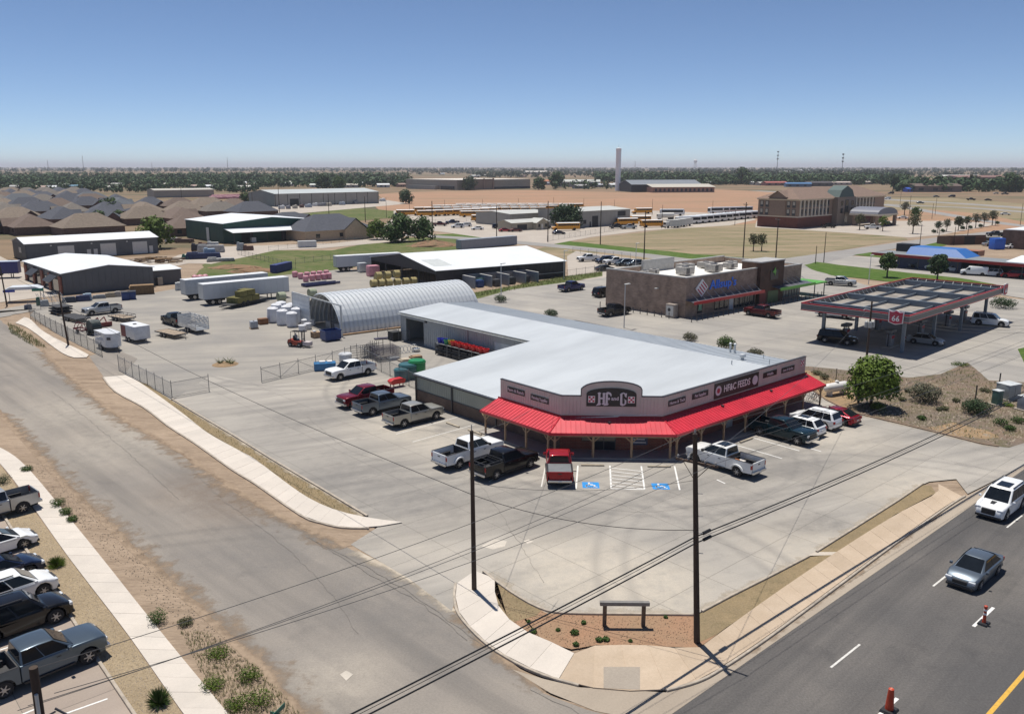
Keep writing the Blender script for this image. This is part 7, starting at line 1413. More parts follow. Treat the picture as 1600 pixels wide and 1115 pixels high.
for k in range(5):
    for z in range(6): part(o,'bar',M_trim,lambda b:b.bar((-1.5,k*.3,.25+z*.24),(1.5,k*.3,.25+z*.24),.025,4))
    [part(o,'upright',M_trim,lambda b:b.bar((q*1.5,k*.3,0),(q*1.5,k*.3,1.7),.03,4)) for q in (-1,1)]
o=thing('pipe_corral',(574,556),BB-12,'tall dark pipe corral gate behind the pickup','gate')
for z in (.3,.6,.9,1.2,1.5): part(o,'bar',M_trim,lambda b:b.bar((-2.2,0,z),(2.2,0,z),.03,5))
for x in (-2.2,0,2.2,3.2): part(o,'post',M_trim,lambda b:b.bar((x,0,0),(x,0,2.1 if x>2 else 1.6),.045,5))
o=thing('wire_baskets',(636,551),30,'heap of silver wire hoops and feeders near the rear doorway','feeders')
for k in range(6): part(o,'hoop',M_alu,lambda b:b.tube([(k*.5-1.4+.5*math.cos(R(a)),.5*math.sin(R(a))*.3+.2*(k%2),.5+.5*math.sin(R(a))) for a in range(0,361,30)],.03,4))
part(o,'pan',M_alu,lambda b:b.lathe([(.5,0),(.6,.4),(.55,.42),(.45,.05)],'Z',12,(1.4,.3,0)))
p=G(614,561); 
for i,(dx,dy,c) in enumerate(((0,0,(.5,.5,.5)),(1.6,-1,(.42,.36,.28)),(2.8,.8,(.30,.2,.12)))): q=p+Vector((dx,dy,0)); b=MB(); b.cbox((0,0,.1),(1.4,1.1,.2),.3); b.cbox((.1,0,.26),(1.2,1.,.1),.2); tag(b.build('flat_boards',mat(f'boards_{i}',c,.8,var=.2),None,(q.x,q.y,0),R(20)),f'{["grey","tan","brown"][i]} boards lying by the pen fence','boards')
p=G(626,531); o=thing('pallet_crate',(617,531),38,'dark slatted crate beside the rear wing corner','crate'); [part(o,'slat',mat('crate_dark',(.04,.04,.035),.8),lambda b:b.box(-.7,.7,-.7,-.66,.1+k*.2,.26+k*.2)) for k in range(6)]; part(o,'crate_body',M_dark,lambda b:b.box(-.68,.68,-.65,.7,.05,1.25))
b=MB(); p=G(600,529); b.box(-1.4,1.4,-.4,.4,0,.15); tag(b.build('dark_mat',mat('mat_purple',(.05,.045,.08),.8),None,(p.x,p.y,0),R(25)),'dark purple mat lying in the yard before the rear wing','mat')
# shelves of tubs along the rear wing
base=G(628,531); 
RK=g0+EA*-11.5+EB*15.4
o=empty('tub_rack',(RK.x,RK.y,0),R(AA),'outdoor rack of black troughs along the rear wing','rack')
part(o,'frame',M_fence,lambda b:([b.box(-5+i*2.5,-4.9+i*2.5,-.6,-.5,0,1.6) for i in range(5)],b.box(-5,5,-.6,.6,.75,.8),b.box(-5,5,-.6,.6,1.5,1.55)))
for k in range(6): part(o,'black_trough',M_plastic,lambda b:b.box(-4.9+k*1.65,-3.4+k*1.65,-.55,.55,.1,.6),bevel=.08)
for k in range(6): part(o,'black_trough',M_plastic,lambda b:b.box(-4.9+k*1.65,-3.4+k*1.65,-.5,.5,.85,1.25),bevel=.08)
ti=0
for k,c in enumerate([(.02,.03,.40),(.02,.03,.40),(.03,.25,.10),(.45,.3,.02)]+[(.55,.015,.015)]*10):
    q=RK+dirv(AA)*(-4.6+k*.7)+dirv(BB)*(.15*(k%2)); b=MB(); b.lathe([(.30,0),(.42,.5),(.44,.58),(.36,.58),(.28,.1)],'Z',12); tag(b.build('feed_tub',mat(f'tub_{c[0]:.2f}_{c[1]:.2f}',c,.4),None,(q.x,q.y,1.56)),(f'red feed tub on the outdoor rack, {ORD[k-4]} of the red ones from the left' if k>3 else ['blue feed tub at the left end of the rack','second blue feed tub on the rack','green feed tub on the rack','yellow feed tub on the rack'][k]),'tub','feed tubs on the outdoor rack')
# left yard edge: carport, boat, bins, lumber
o=thing('carport',(40,470),20,'blue and white carport roof beside the grey workshop','carport'); part(o,'roof',mat('carport_white',(.62,.64,.66),.4),lambda b:b.side([(-3,2.3),(-2.,2.75),(2.,2.75),(3,2.3),(3,2.22),(-3,2.22)],-1.6,1.6)); part(o,'blue_end',mat('carport_blue',(.02,.04,.35),.4),lambda b:b.box(-3.1,-1.2,-1.68,-1.61,1.9,2.3)); part(o,'green_end',mat('carport_green',(.01,.18,.12),.4),lambda b:b.box(1.5,3.4,-1.68,-1.61,1.9,2.4))
for x in (-2.8,2.8):
    for y in (-1.5,1.5): part(o,'post',M_fence,lambda b:b.box(x-.05,x+.05,y-.05,y+.05,0,2.2))
o=thing('ladder_rack',(86,475),25,'row of leaning white ladders in front of the workshop','ladders')
for k in range(5): part(o,'ladder',M_doorw,lambda b:(b.bar((k*.9-2,-.3,0),(k*.9-2.9,.5,2.0),.05,4),b.bar((k*.9-1.7,-.3,0),(k*.9-2.6,.5,2.0),.05,4),[b.bar((k*.9-2-.9*t,-.3+.8*t,2*t),(k*.9-1.7-.9*t,-.3+.8*t,2*t),.04,4) for t in (.15,.4,.65,.9)]))
for i,(px,c,s,lb) in enumerate([((70,478),(.25,.27,.28),(1.4,1,1.),'grey crate beside the carport'),((60,477),(.02,.1,.06),(.6,.6,1.4),'dark green drum beside the carport'),((108,472),(.03,.04,.06),(2.4,1.2,.9),'dark quad bike shape under a cover by the workshop wall'),((130,470),(.03,.04,.1),(2.6,1.2,1.),'navy covered machine along the workshop wall'),((137,469),(.30,.38,.44),(1.6,1.2,1.2),'pale blue covered machine along the workshop wall'),((155,466),(.2,.21,.22),(2.4,1.,.6),'grey scrap pile by the workshop wall'),((172,464),(.32,.26,.18),(1.8,1.2,.8),'tan timber pile by the workshop wall'),((184,463),(.34,.30,.26),(1.2,1.2,.9),'pale timber pile beside the blue bins'),((280,453),(.5,.5,.48),(1.5,1.2,1.5),'white tank box left of the white trailers'),((44,482),(.2,.19,.2),(1.2,.8,.7),'grey bin at the fence corner')]):
    p=G(*px); b=MB(); b.cbox((0,0,s[2]/2),(s[0],s[1],s[2]),0,.86); b.cbox((s[0]*.1,0,s[2]+.04),(s[0]*.6,s[1]*.7,.1)); tag(b.build('yard_item',mat(f'item_{i}',c,.6,var=.25,scale=3),None,(p.x,p.y,0),R(25),bevel=.08),lb,'yard item')
for i,px in enumerate([(196,468),(207,467)]): o=thing('blue_bin',px,25,['left of the two blue rubbish bins by the lumber','right of the two blue rubbish bins by the lumber'][i],'bin','blue bins by the lumber'); part(o,'tub',MATS['skip_blue'],lambda b:b.cbox((0,0,.7),(1.2,1.6,1.4),0,1.08),bevel=.05); part(o,'lid',M_trim,lambda b:b.box(-.68,.68,-.9,.9,1.42,1.5))
M_lum=mat('lumber',(.24,.15,.075),.9,var=.3,scale=3)
o=thing('lumber_stack',(222,459),25,'stack of brown pallets and boards behind the blue bins','lumber')
for k in range(9): part(o,'board_layer',M_lum,lambda b:b.box(-2.2+.1*(k%3),2.2-.15*(k%2),-1,1,.02+k*.2,.16+k*.2))
o=thing('log_pile',(240,410),20,'brown pile of logs and scrap behind the long workshop','log pile'); rr=random.Random(3)
for k in range(46): 
    x,y=rr.uniform(-7,7),rr.uniform(-3.5,3.5); z=rr.uniform(.15,1.3)*(1-abs(x)/9); a=rr.uniform(0,PI); l=rr.uniform(.8,2.2); part(o,'log',[M_lum,mat('log_dark',(.10,.06,.04),.9),mat('log_pale',(.36,.28,.2),.9)][k%3],lambda b:b.bar((x-l*math.cos(a),y-l*math.sin(a)*.6,z+.2),(x+l*math.cos(a),y+l*math.sin(a)*.6,z+.2),rr.uniform(.12,.3),5))
for i,(px,c,s,lb) in enumerate([((318,404),(.02,.03,.09),(9,2.4,1.4),'dark blue long machine in the scrap yard'),((328,403),(.25,.33,.42),(3,2.2,2.4),'pale blue cabin in the scrap yard'),((345,408),(.36,.35,.33),(7,2.,.7),'low pale trailer in the scrap yard'),((330,394),(.33,.32,.31),(7.5,2.2,1.9),'grey box trailer in the scrap yard'),((308,392),(.02,.02,.03),(3,2.,1.8),'black machine in the scrap yard'),((333,385),(.55,.55,.53),(3.4,1.8,1.2),'white sheeted heap by the green shed'),((318,385),(.14,.06,.04),(3,1.6,1.),'rusty heap by the green shed'),((268,378),(.52,.5,.47),(4,2,1.3),'white covered car by the brick house'),((288,379),(.12,.07,.05),(6,2,1.1),'brown machinery line beside the brick house'),((376,391),(.30,.32,.33),(2,1.6,2.),'grey tank by the porch of the green shed'),((388,391),(.12,.06,.045),(3,1.4,1.2),'rusty machine by the porch of the green shed'),((290,405),(.02,.12,.09),(1.6,1.2,1.),'green machine at the edge of the scrap yard')]):
    p=G(*px); b=MB(); b.cbox((0,0,s[2]*.5+.1),s,0,.93); b.cbox((-s[0]*.3,0,s[2]+.2),(s[0]*.3,s[1]*.6,.4)); 
    for x in (-.35,.35): b.lathe([(.05,-.15),(.4,-.15),(.4,.15),(.05,.15)],'Y',10,(s[0]*x,-s[1]*.5,.4))
    tag(b.build('scrap_item',mat(f'scrap_{i}',c,.6,var=.3,scale=2),None,(p.x,p.y,0),R(rnd.uniform(0,30)),bevel=.06),lb,'machinery','things in the scrap yard')
# ---------------------------------------------------------------- corner lot things
o=thing('gas_tank',(1306,616),28,'white horizontal propane tank on the dirt beside the store','tank'); M_tank=mat('tank_white',(.72,.70,.67),.4,var=.05)
part(o,'vessel',M_tank,lambda b:b.lathe([(.02,-1.75),(.25,-1.68),(.43,-1.5),(.5,-1.25),(.5,1.25),(.43,1.5),(.25,1.68),(.02,1.75)],'X',18,(0,0,.85)),smooth=True,ang=60); part(o,'dome',M_tank,lambda b:b.lathe([(.2,1.3),(.2,1.5),(.12,1.56)],'Z',12))
for x in (-1,1): part(o,'saddle',M_tank,lambda b:b.box(x-.12,x+.12,-.3,.3,0,.5))
o=thing('notice_frame',(975,978),-1,'low empty timber sign frame in the red gravel bed','sign frame'); M_tim=mat('weathered_timber',(.12,.085,.06),.85,var=.3,scale=4)
for x in (-1.05,1.02): part(o,'post',M_tim,lambda b:b.box(x-.1,x+.1,-.1,.1,.01,1.25))
part(o,'crossbeam',mat('beam_grey',(.20,.19,.18),.8,var=.2),lambda b:b.box(-1.32,1.32,-.12,.12,1.25,1.46),bevel=.02)
def util(px,s,label,m,ang=25): o=thing('utility_cabinet',px,ang,label,'utility box','utility boxes in the scrub lot'); part(o,'base',M_kerb,lambda b:b.box(-s[0]/2-.2,s[0]/2+.2,-s[1]/2-.2,s[1]/2+.2,0,.12)); part(o,'cabinet',m,lambda b:b.box(-s[0]/2,s[0]/2,-s[1]/2,s[1]/2,.12,s[2]),bevel=.03); part(o,'lid',mat('cab_lid',(.55,.57,.56),.5),lambda b:b.box(-s[0]/2-.05,s[0]/2+.05,-s[1]/2-.05,s[1]/2+.05,s[2],s[2]+.07)); part(o,'door_seam',M_trim,lambda b:b.box(-.02,.02,-s[1]/2-.012,-s[1]/2-.001,.3,s[2]-.2))
util((1574,622),(1.9,1.5,1.6),'large pale grey utility cabinet in the scrub lot',mat('cab_grey',(.32,.35,.34),.5)); util((1557,632),(.8,.7,1.5),'narrow green utility cabinet left of the large one',mat('cab_green',(.06,.14,.115),.5)); util((1605,640),(1.5,1.3,1.4),'grey utility cabinet at the right edge of the scrub lot',mat('cab_blue',(.24,.27,.31),.5))
for i,(px,h) in enumerate([((1524,624),1.5),((1560,610),1.9),((1306,595),1.4),((1317,621),.7)]): p=G(*px); b=MB(); b.bar((0,0,0),(0,0,h),.07 if i<2 else .04,6); b.bar((0,0,h),(0,0,h+.06),.09 if i<2 else .06,6); tag(b.build('marker_post',M_blackwall,None,(p.x,p.y,0)),['black marker post behind the dense round shrub','black marker post beside the utility cabinets','thin pipe post behind the propane tank','short stake in front of the propane tank'][i],'post')
o=thing('meter_pedestal',(1341,629),10,'dark meter pedestal left of the tree trunk','meter'); part(o,'box',M_trim,lambda b:b.box(-.25,.25,-.2,.2,.3,1.5),bevel=.03); part(o,'stand',M_trim,lambda b:b.box(-.1,.1,-.08,.08,0,.3)); part(o,'dial',M_galv2,lambda b:b.lathe([(.13,-.21),(.13,-.26),(.03,-.27)],'Y',10,(0,0,1.1)))
o=thing('bicycle_rack',(1273,628),BB-20,'bicycles leaning by the right end of the store canopy','bicycles')
for k in range(3):
    for x in (-.5,.5): part(o,'wheel',M_plastic,lambda b:b.tube([(x+.33*math.cos(R(a)),k*.35,.34+.33*math.sin(R(a))) for a in range(0,361,30)],.02,4))
    part(o,'bike_frame',[M_tred,M_trim,M_fence][k],lambda b:(b.bar((-.5,k*.35,.34),(0,k*.35,.35),.02,4),b.bar((0,k*.35,.35),(.4,k*.35,.75),.02,4),b.bar((-.2,k*.35,.8),(.4,k*.35,.78),.02,4),b.bar((0,k*.35,.35),(-.2,k*.35,.85),.02,4),b.bar((.5,k*.35,.34),(.38,k*.35,.95),.02,4)))
# traffic markers
M_or=mat('cone_orange',(.50,.05,.015),.5,var=.1)
def tube_cone(px,label):
    o=thing('traffic_marker',px,MAIN,label,'traffic cone','orange markers on the main road',.003); part(o,'rubber_base',M_plastic,lambda b:b.cbox((0,0,.05),(.62,.5,.1),0,.9)); part(o,'tube',M_or,lambda b:b.lathe([(.11,.1),(.09,.3),(.075,.9),(.09,.95),(.09,1.05),(.04,1.08)],'Z',12))
    for z in (.55,.78): part(o,'reflective_band',M_swhite,lambda b:b.lathe([(.085,z),(.092,z),(.088,z+.1),(.08,z+.1)],'Z',12))
tube_cone((1537,974),'thin orange post with white bands on a black base in the road')
o=thing('traffic_marker',(1389,1110),MAIN,'broad orange traffic panel on a black base at the bottom edge','traffic cone','orange markers on the main road',.003); part(o,'rubber_base',M_plastic,lambda b:b.cbox((0,0,.06),(.75,.62,.12),0,.85)); part(o,'panel',M_or,lambda b:b.lathe([(.19,.12),(.16,.6),(.12,1.12),(.08,1.14)],'Z',14)); part(o,'handle',mat('cone_pale',(.6,.2,.12),.5),lambda b:b.box(-.08,.08,-.03,.03,1.05,1.15))
p=G(436,1118,2.6); o=empty('street_sign',(p.x,p.y,0),R(-20),'green street name plate on a thin pole at the bottom edge','sign'); part(o,'pole',M_fence,lambda b:b.bar((0,0,0),(0,0,2.5),.03,6)); part(o,'plate',mat('plate_green',(.01,.12,.08),.4),lambda b:b.box(-.42,.42,-.012,.012,2.5,2.72)); part(o,'plate',MATS['plate_green'],lambda b:b.box(-.012,.012,-.42,.42,2.74,2.94))

for i in range(26):
    row=i//13; j=i%13; p=G(332+j*5.2+row*3,311-row*2.6-j*.12); b=MB(); b.box(-2.4,2.4,-1.2,1.2,0,1.5+.5*(i%3==0)); b.box(-1.6,1.7,-.9,.9,1.5,2.1); tag(b.build('pink_bundle',M_pink,None,(p.x,p.y,0),R(15+i),bevel=.2,seg=1),f'far pink stack, {ORD[j]} from the left in the {["front","rear"][row]} pink line','bundle','far pink stacks')
jr=random.Random(9)
for i in range(16):
    x=440+i*10.5; c=[(.55,.56,.57),(.2,.2,.22),(.4,.36,.3),(.12,.06,.05),(.3,.34,.4)][i%5]; p=G(x,326.5-i*.75+jr.uniform(-1,1)); sx=jr.uniform(2.5,6); b=MB(); b.cbox((0,0,.9),(sx,2.2,1.8),0,.9); b.cbox((sx*.2,0,1.95),(sx*.4,1.6,.5),0,.8)
    for q in (-.3,.3): b.lathe([(.05,-.2),(.45,-.2),(.45,.2),(.05,.2)],'Y',8,(sx*q,-1.1,.45))
    tag(b.build('stored_machine',mat(f'stored_{i%5}',c,.5,var=.2),None,(p.x,p.y,0),R(jr.uniform(0,60)),bevel=.1,seg=1),f'{["white","dark grey","tan","rust brown","blue-grey"][i%5]} machine, {ORD[i]} from the left along the front of the long grey warehouse','machinery','machines stored by the long warehouse')
# ================================================================ BUSES
gU='school buses parked in the yard'
def busrow(pts,head,row,kind='bus',col='busyellow',grp=gU):
    for i,px in enumerate(sorted(pts)):
        n_={'bus':'yellow school bus','coach':'white coach'}[kind]
        r=vehicle(kind,col,px,head+rnd.uniform(-1,1),f'{n_}, {ORD[i]} from the left in {row}',grp,far=True,z=0)
busrow([(636+0,337)],12,'its own place at the yard left end')
busrow([(668+k*14,338-k*.6) for k in range(8)],20,'the near left cluster of buses')
busrow([(735+k*13,339-k*.3) for k in range(7)],20,'the near middle cluster of buses')
busrow([(662+k*15,332.4) for k in range(13)],20,'the second line of bus roofs')
busrow([(690+k*15,329) for k in range(14)],20,'the third line of bus roofs')
busrow([(725+k*16,326) for k in range(12)],20,'the rearmost line of bus roofs')
busrow([(884,360)],192,'front of the workshop tree'); busrow([(755,346)],12,'front of the white van')
busrow([(977,352),(998,348),(1003,334)],195,'the group right of the workshop'); busrow([(1020,355)],12,'front of the white box trucks')
busrow([(1050,337)],0,'its own place beyond the tanker','coach','white','white coaches at the right of the bus yard')
busrow([(1122+k*9.5,333.5-k*.25) for k in range(5)],205,'the short slanted rear line','coach','white','white coaches at the right of the bus yard')
busrow([(1075+k*10.2,350-k*1.0) for k in range(11)],205,'the long line by the field','coach','white','white coaches at the right of the bus yard')
o=thing('tank_truck',(1043,343),10,'white tanker truck between the buses and the white coaches','tank truck'); part(o,'tank',M_doorw,lambda b:b.lathe([(.3,-3),(1.2,-2.8),(1.2,2.8),(.3,3)],'X',14,(0,0,2.0))); part(o,'cab',M_doorw,lambda b:b.box(-5,-3.2,-1.2,1.2,.6,2.6),bevel=.1); part(o,'windscreen',M_carglass,lambda b:b.box(-5.03,-4.99,-1,1,1.6,2.4)); [link('wheel',WH[0],M_tyre,o,(x,y,.5)) for x in (-4,1,2.2) for y in (-1,1)]
for i,px in enumerate([(1050,356),(1060,354.5),(1069,353)]): o=thing('box_van',px,205,f'white box truck, {ORD[i]} from the left beside the rightmost yellow bus','truck','white box trucks'); part(o,'box_body',M_doorw,lambda b:b.box(-3.5,2,-1.2,1.2,.7,3.2)); part(o,'cab',M_doorw,lambda b:b.box(2.05,3.6,-1.1,1.1,.6,2.4),bevel=.15); part(o,'windscreen',M_carglass,lambda b:b.box(3.55,3.63,-.9,.9,1.5,2.2)); [link('wheel',WH[0],M_tyre,o,(x,y,.5)) for x in (-2,2.6) for y in (-1,1)]
# ================================================================ VEGETATION
def leafmat(name,c1,c2): 
    m=mat(name,c1,.65,col2=c2,scale=1.1,rand=.12,spec=.25); B=m.node_tree.nodes['Principled BSDF']
    return m
LF={'green':leafmat('leaf_green',(.028,.062,.012),(.075,.13,.022)),'bright':leafmat('leaf_bright',(.05,.10,.008),(.13,.18,.02)),'dark':leafmat('leaf_dark',(.016,.038,.012),(.04,.075,.022)),'olive':leafmat('leaf_olive',(.06,.065,.025),(.12,.12,.055)),'grey':leafmat('leaf_grey',(.075,.08,.045),(.15,.145,.09)),'far':leafmat('leaf_far',(.018,.050,.012),(.048,.095,.024)),'farther':leafmat('leaf_farther',(.018,.036,.018),(.036,.060,.028))}
M_bark=mat('bark',(.10,.075,.055),.95,var=.3,scale=5,bump=.4)
def leaves(b,c,rad,n,s,r0,flat=1.,droop=0.):
    """n leaf-sized faces through an ellipsoid clump, denser at its skin"""
    for _ in range(n):
        u=r0.gauss(0,1),r0.gauss(0,1),r0.gauss(0,1); l=math.sqrt(sum(k*k for k in u))+1e-6; q=r0.uniform(.45,1.)**.5
        p=Vector((c[0]+u[0]/l*rad[0]*q,c[1]+u[1]/l*rad[1]*q,c[2]+u[2]/l*rad[2]*q)); nn=Vector((u[0]/l+r0.uniform(-.7,.7),u[1]/l+r0.uniform(-.7,.7),u[2]/l+r0.uniform(-.3,.9))).normalized()
        t=nn.orthogonal().normalized(); t.rotate(Matrix.Rotation(r0.uniform(0,6.28),3,nn)); w_=nn.cross(t); ss=s*r0.uniform(.6,1.3)
        b.add([p-t*ss*.5,p+w_*ss*.32,p+t*ss*.6,p-w_*ss*.32],[(0,1,2,3)])
TREES={}
def tree_mesh(kind,seed):
    key=(kind,seed)
    if key in TREES: return TREES[key]
    r0=random.Random(seed*31+len(kind)); t=MB(); f=MB()
    H_,W_,n,s,cl,tr={'shade':(1.,.56,330,.062,20,.26),'street':(1.,.38,110,.085,13,.36),'round':(1.,.66,110,.11,12,.12),'sparse':(1.,.38,46,.075,11,.40),'far':(1.,.60,30,.13,8,.2)}[kind]
    t.tube([(0,0,-.01),(.01,0,tr*.5),(-.01,.01,tr),(0,0,.6)],[.035,.028,.024,.008],6)
    for i in range(cl):
        a=i*2.399+r0.uniform(-.3,.3); zz=tr+.06+(1-tr-.16)*((i+.5)/cl); k=math.sin(PI*min(1,max(.08,(zz-tr)/(1-tr)+.12)))**.6; rr=W_*.62*k*r0.uniform(.65,1.); c=(rr*math.cos(a),rr*math.sin(a),zz)
        t.tube([(0,0,tr*r0.uniform(.75,1.05)),(c[0]*.5,c[1]*.5,(tr+zz)/2),c],[.016,.011,.004],4); q=W_*r0.uniform(.34,.52); leaves(f,c,(q,q,q*r0.uniform(.62,.85)),n,s,r0)
    leaves(f,(0,0,tr+(1-tr)*.55),(W_*.5,W_*.5,(1-tr)*.34),n*2,s,r0)
    TREES[key]=(t.mesh('trunk'),f.mesh('crown')); return TREES[key]
def tree(px,h,kind,leaf,label,group=None,name='tree',seed=None,wid=1.,pos=None,cat='tree'):
    p=pos or G(*px); seed=rnd.randint(0,3) if seed is None else seed; tm,fm=tree_mesh(kind,seed); r=empty(name,(p.x,p.y,0),rnd.uniform(0,6.28),label,cat,group)
    for nm,me,m in (('trunk',tm,M_bark),('crown',fm,LF[leaf])): o=link(nm,me,m,r); o.scale=(h*wid,h*wid,h)
    return r
tree((1361,636),5.2,'shade','bright','dense bright green shade tree on the dirt beside the propane tank',seed=1,wid=1.05)
gS2='young trees'
for px,h,k,l,lb in [((1386,433),5.6,'street','green','green young tree left of the pair on the lawn strip'),((1464,442),6.2,'street','dark','dark green young tree right of the pair on the lawn strip'),((1343,359),6.5,'sparse','olive','olive young tree in front of the hotel tower'),((1379,361),6,'sparse','bright','green young tree before the hotel porch'),((1426,365),7.2,'sparse','olive','spreading pale tree at the hotel car park corner'),((1177,392),5.2,'sparse','olive','thin left tree of the pair in the vacant field'),((1190,392),5.2,'sparse','olive','thin right tree of the pair in the vacant field'),((1429,352),8,'sparse','green','palm-like tree behind the hotel car park'),((1497,360),5.5,'street','olive','round young tree on the frontage strip'),((1465,364),4.6,'sparse','dark','first thin tree on the frontage strip'),((1479,362),5,'sparse','grey','second thin tree on the frontage strip'),((1510,358),5.4,'sparse','dark','third thin tree on the frontage strip'),((1524,356),6,'sparse','grey','fourth thin tree on the frontage strip'),((1537,354),6,'sparse','grey','fifth thin tree on the frontage strip'),((1550,352),6.5,'sparse','grey','sixth thin tree on the frontage strip'),((1413,336),7,'sparse','grey','bare tree behind the hotel porch')]: tree(px,h,k,l,lb,gS2)
gM='trees in the middle distance'
for px,h,k,l,lb in [((589,374),6.5,'round','bright','bright bushy tree right of the cream house'),((612,379),6.,'round','green','left tree of the dark group by the dirt heap'),((628,377),9,'round','green','tallest tree of the dark group by the dirt heap'),((661,376),7.5,'round','green','right tree of the dark group by the dirt heap'),((634,318),9,'round','dark','lone dark tree before the red field'),((878,356),9,'round','dark','broad dark tree against the bus workshop'),((893,356),9,'round','dark','right half of the broad dark tree pair at the workshop'),((245,388),9,'round','bright','bright tree at the end of the long workshop'),((172,338),9,'round','green','round green tree among the rooftops'),((186,349),5.5,'round','green','small green tree among the near rooftops'),((155,352),6,'round','green','low green tree between the near roofs'),((383,317),7,'round','green','green tree beside the pale shed'),((733,297),14,'round','dark','tree in front of the box store entrance'),((842,297),13,'round','far','tree right of the box store'),((870,293),18,'round','far','taller dark tree left of the standpipe'),((505,297),16,'round','far','tree behind the long grey warehouse'),((530,297),14,'round','green','second tree behind the long grey warehouse'),((1160,288),22,'round','far','tree beyond the black-roofed hall'),((1395,299),16,'street','dark','tall tree by the highway, left of the blue hoarding'),((1578,300),18,'round','far','rightmost tree of the highway clump')]: tree(px,h,k,l,lb,gM)
def shrub(px,w,h,leaf,label,n=700,s=.11,group=None,spiky=False,cat='shrub'):
    p=G(*px); r0=random.Random(int(px[0]*7+px[1])); r=empty('shrub',(p.x,p.y,0),0,label,cat,group); t=MB(); f=MB(); n=int(n*1.5); s=s*(1.35 if not spiky else 1.)
    for k in range(7): a=k*.9; t.tube([(0,0,-.02),(w*.2*math.cos(a),w*.2*math.sin(a),h*.35),(w*.34*math.cos(a),w*.34*math.sin(a),h*.7)],[.03,.02,.008],4)
    t.build('stem',M_bark,r)
    if spiky:
        for k in range(n):
            a=r0.uniform(0,6.28); e=r0.uniform(.1,1.45); d=Vector((math.cos(a)*math.cos(e),math.sin(a)*math.cos(e),math.sin(e))); q=Vector((w*.5*d.x,w*.5*d.y,h*d.z))*r0.uniform(.7,1.); f.bar((d.x*w*.06,d.y*w*.06,.05),q,s*.5,3,.004)
    else:
        for k in range(8): a=k*.8; c=(w*.26*math.cos(a),w*.26*math.sin(a),h*(.42+.12*(k%3))); leaves(f,c,(w*.27,w*.27,h*.38),n//9,s,r0)
        leaves(f,(0,0,h*.55),(w*.36,w*.36,h*.42),n//9,s,r0)
    f.build('foliage',LF[leaf],r); return r
shrub((1444,627),3.3,2.0,'grey','loose grey-green bush left of the dense round shrub',1600,.12); shrub((1525,646),2.9,1.5,'dark','dense dark round shrub in the scrub lot',1900,.10)
shrub((1134,546),2.6,1.9,'green','bright bush behind the store roof',900,.14); shrub((1078,532),2.2,1.2,'grey','low grey bush behind the store ridge, left of the bright bush',600,.12); shrub((1180,556),2.2,1.,'grey','low grey bush behind the store ridge, right of the vents',600,.12); shrub((782,472),2.4,1.4,'dark','dark bush at the foot of the lamp post by the bays',600,.13); shrub((861,494),2.4,1.2,'dark','dark bush behind the pale store roof',600,.13); shrub((1567,481),4.4,1.9,'dark','round bush behind the right end of the station canopy',900,.16)
shrub((1371,641),1.5,.9,'bright','low yellow-green bush at the foot of the shade tree',500,.10)
gA='spiky plants in the left verge'
for px,w,h,l,lb,sp in [((88,884),1.5,.7,'bright','spiky green yucca in the gravel border',True),((249,1100),1.4,.95,'green','large dark yucca at the bottom of the gravel border',True),((246,973),1.1,.75,'green','round green plant on the edge of the left pavement',False),((333,1074),1.2,.5,'bright','leafy weed at the foot of the left pavement',False),((91,790),1.1,.6,'green','first bushy weed along the left pavement edge',False),((103,803),.9,.5,'green','second bushy weed along the left pavement edge',False),((113,814),.8,.4,'green','third bushy weed along the left pavement edge',False),((42,735),1.,.4,'green','weed at the upper end of the left pavement',False),((4,755),1.4,.7,'dark','dark shrub at the left edge above the silver pickup',False),((45,833),.5,.4,'olive','small dry tuft in the gravel border by the white car',True),((390,1060),1.3,.5,'bright','grassy weed by the dirt bank at the bottom left',False),((405,1100),1.4,.7,'bright','tall weed at the bottom left corner of the road bank',False),((370,1105),1.2,.5,'bright','leafy weed beside the bottom of the left pavement',False),((340,1025),1.3,.45,'bright','yellow-green weed patch on the dirt bank',False),((290,975),.9,.35,'olive','dry weed on the dirt bank above the road',False)]:
    shrub(px,w,h,l,lb,260 if sp else 620,.05 if sp else .05,gA,sp,'plant')
gC='weeds in the corner gravel bed'
for i,(px,w,h) in enumerate([((898,990),.7,.35),((900,1008),.5,.3),((936,1001),.6,.3),((947,1000),.55,.3),((833,988),.6,.3),((912,974),.4,.25),((872,985),.35,.2),((985,1002),.3,.18),((1040,965),.3,.2),((826,972),.3,.2)]): shrub(px,w*.7,h*.7,'green',['largest green weed in the red gravel bed','weed on the front rim of the red gravel bed','left of the twin weeds below the timber frame','right of the twin weeds below the timber frame','weed at the left tip of the red bed','weed left of the timber frame','small weed in the left half of the red bed','tiny weed under the timber frame','tiny weed right of the timber frame','tiny weed where the tan gravel meets the red bed'][i],160,.07,gC,False,'weed')
gE='weeds in the scrub lot'
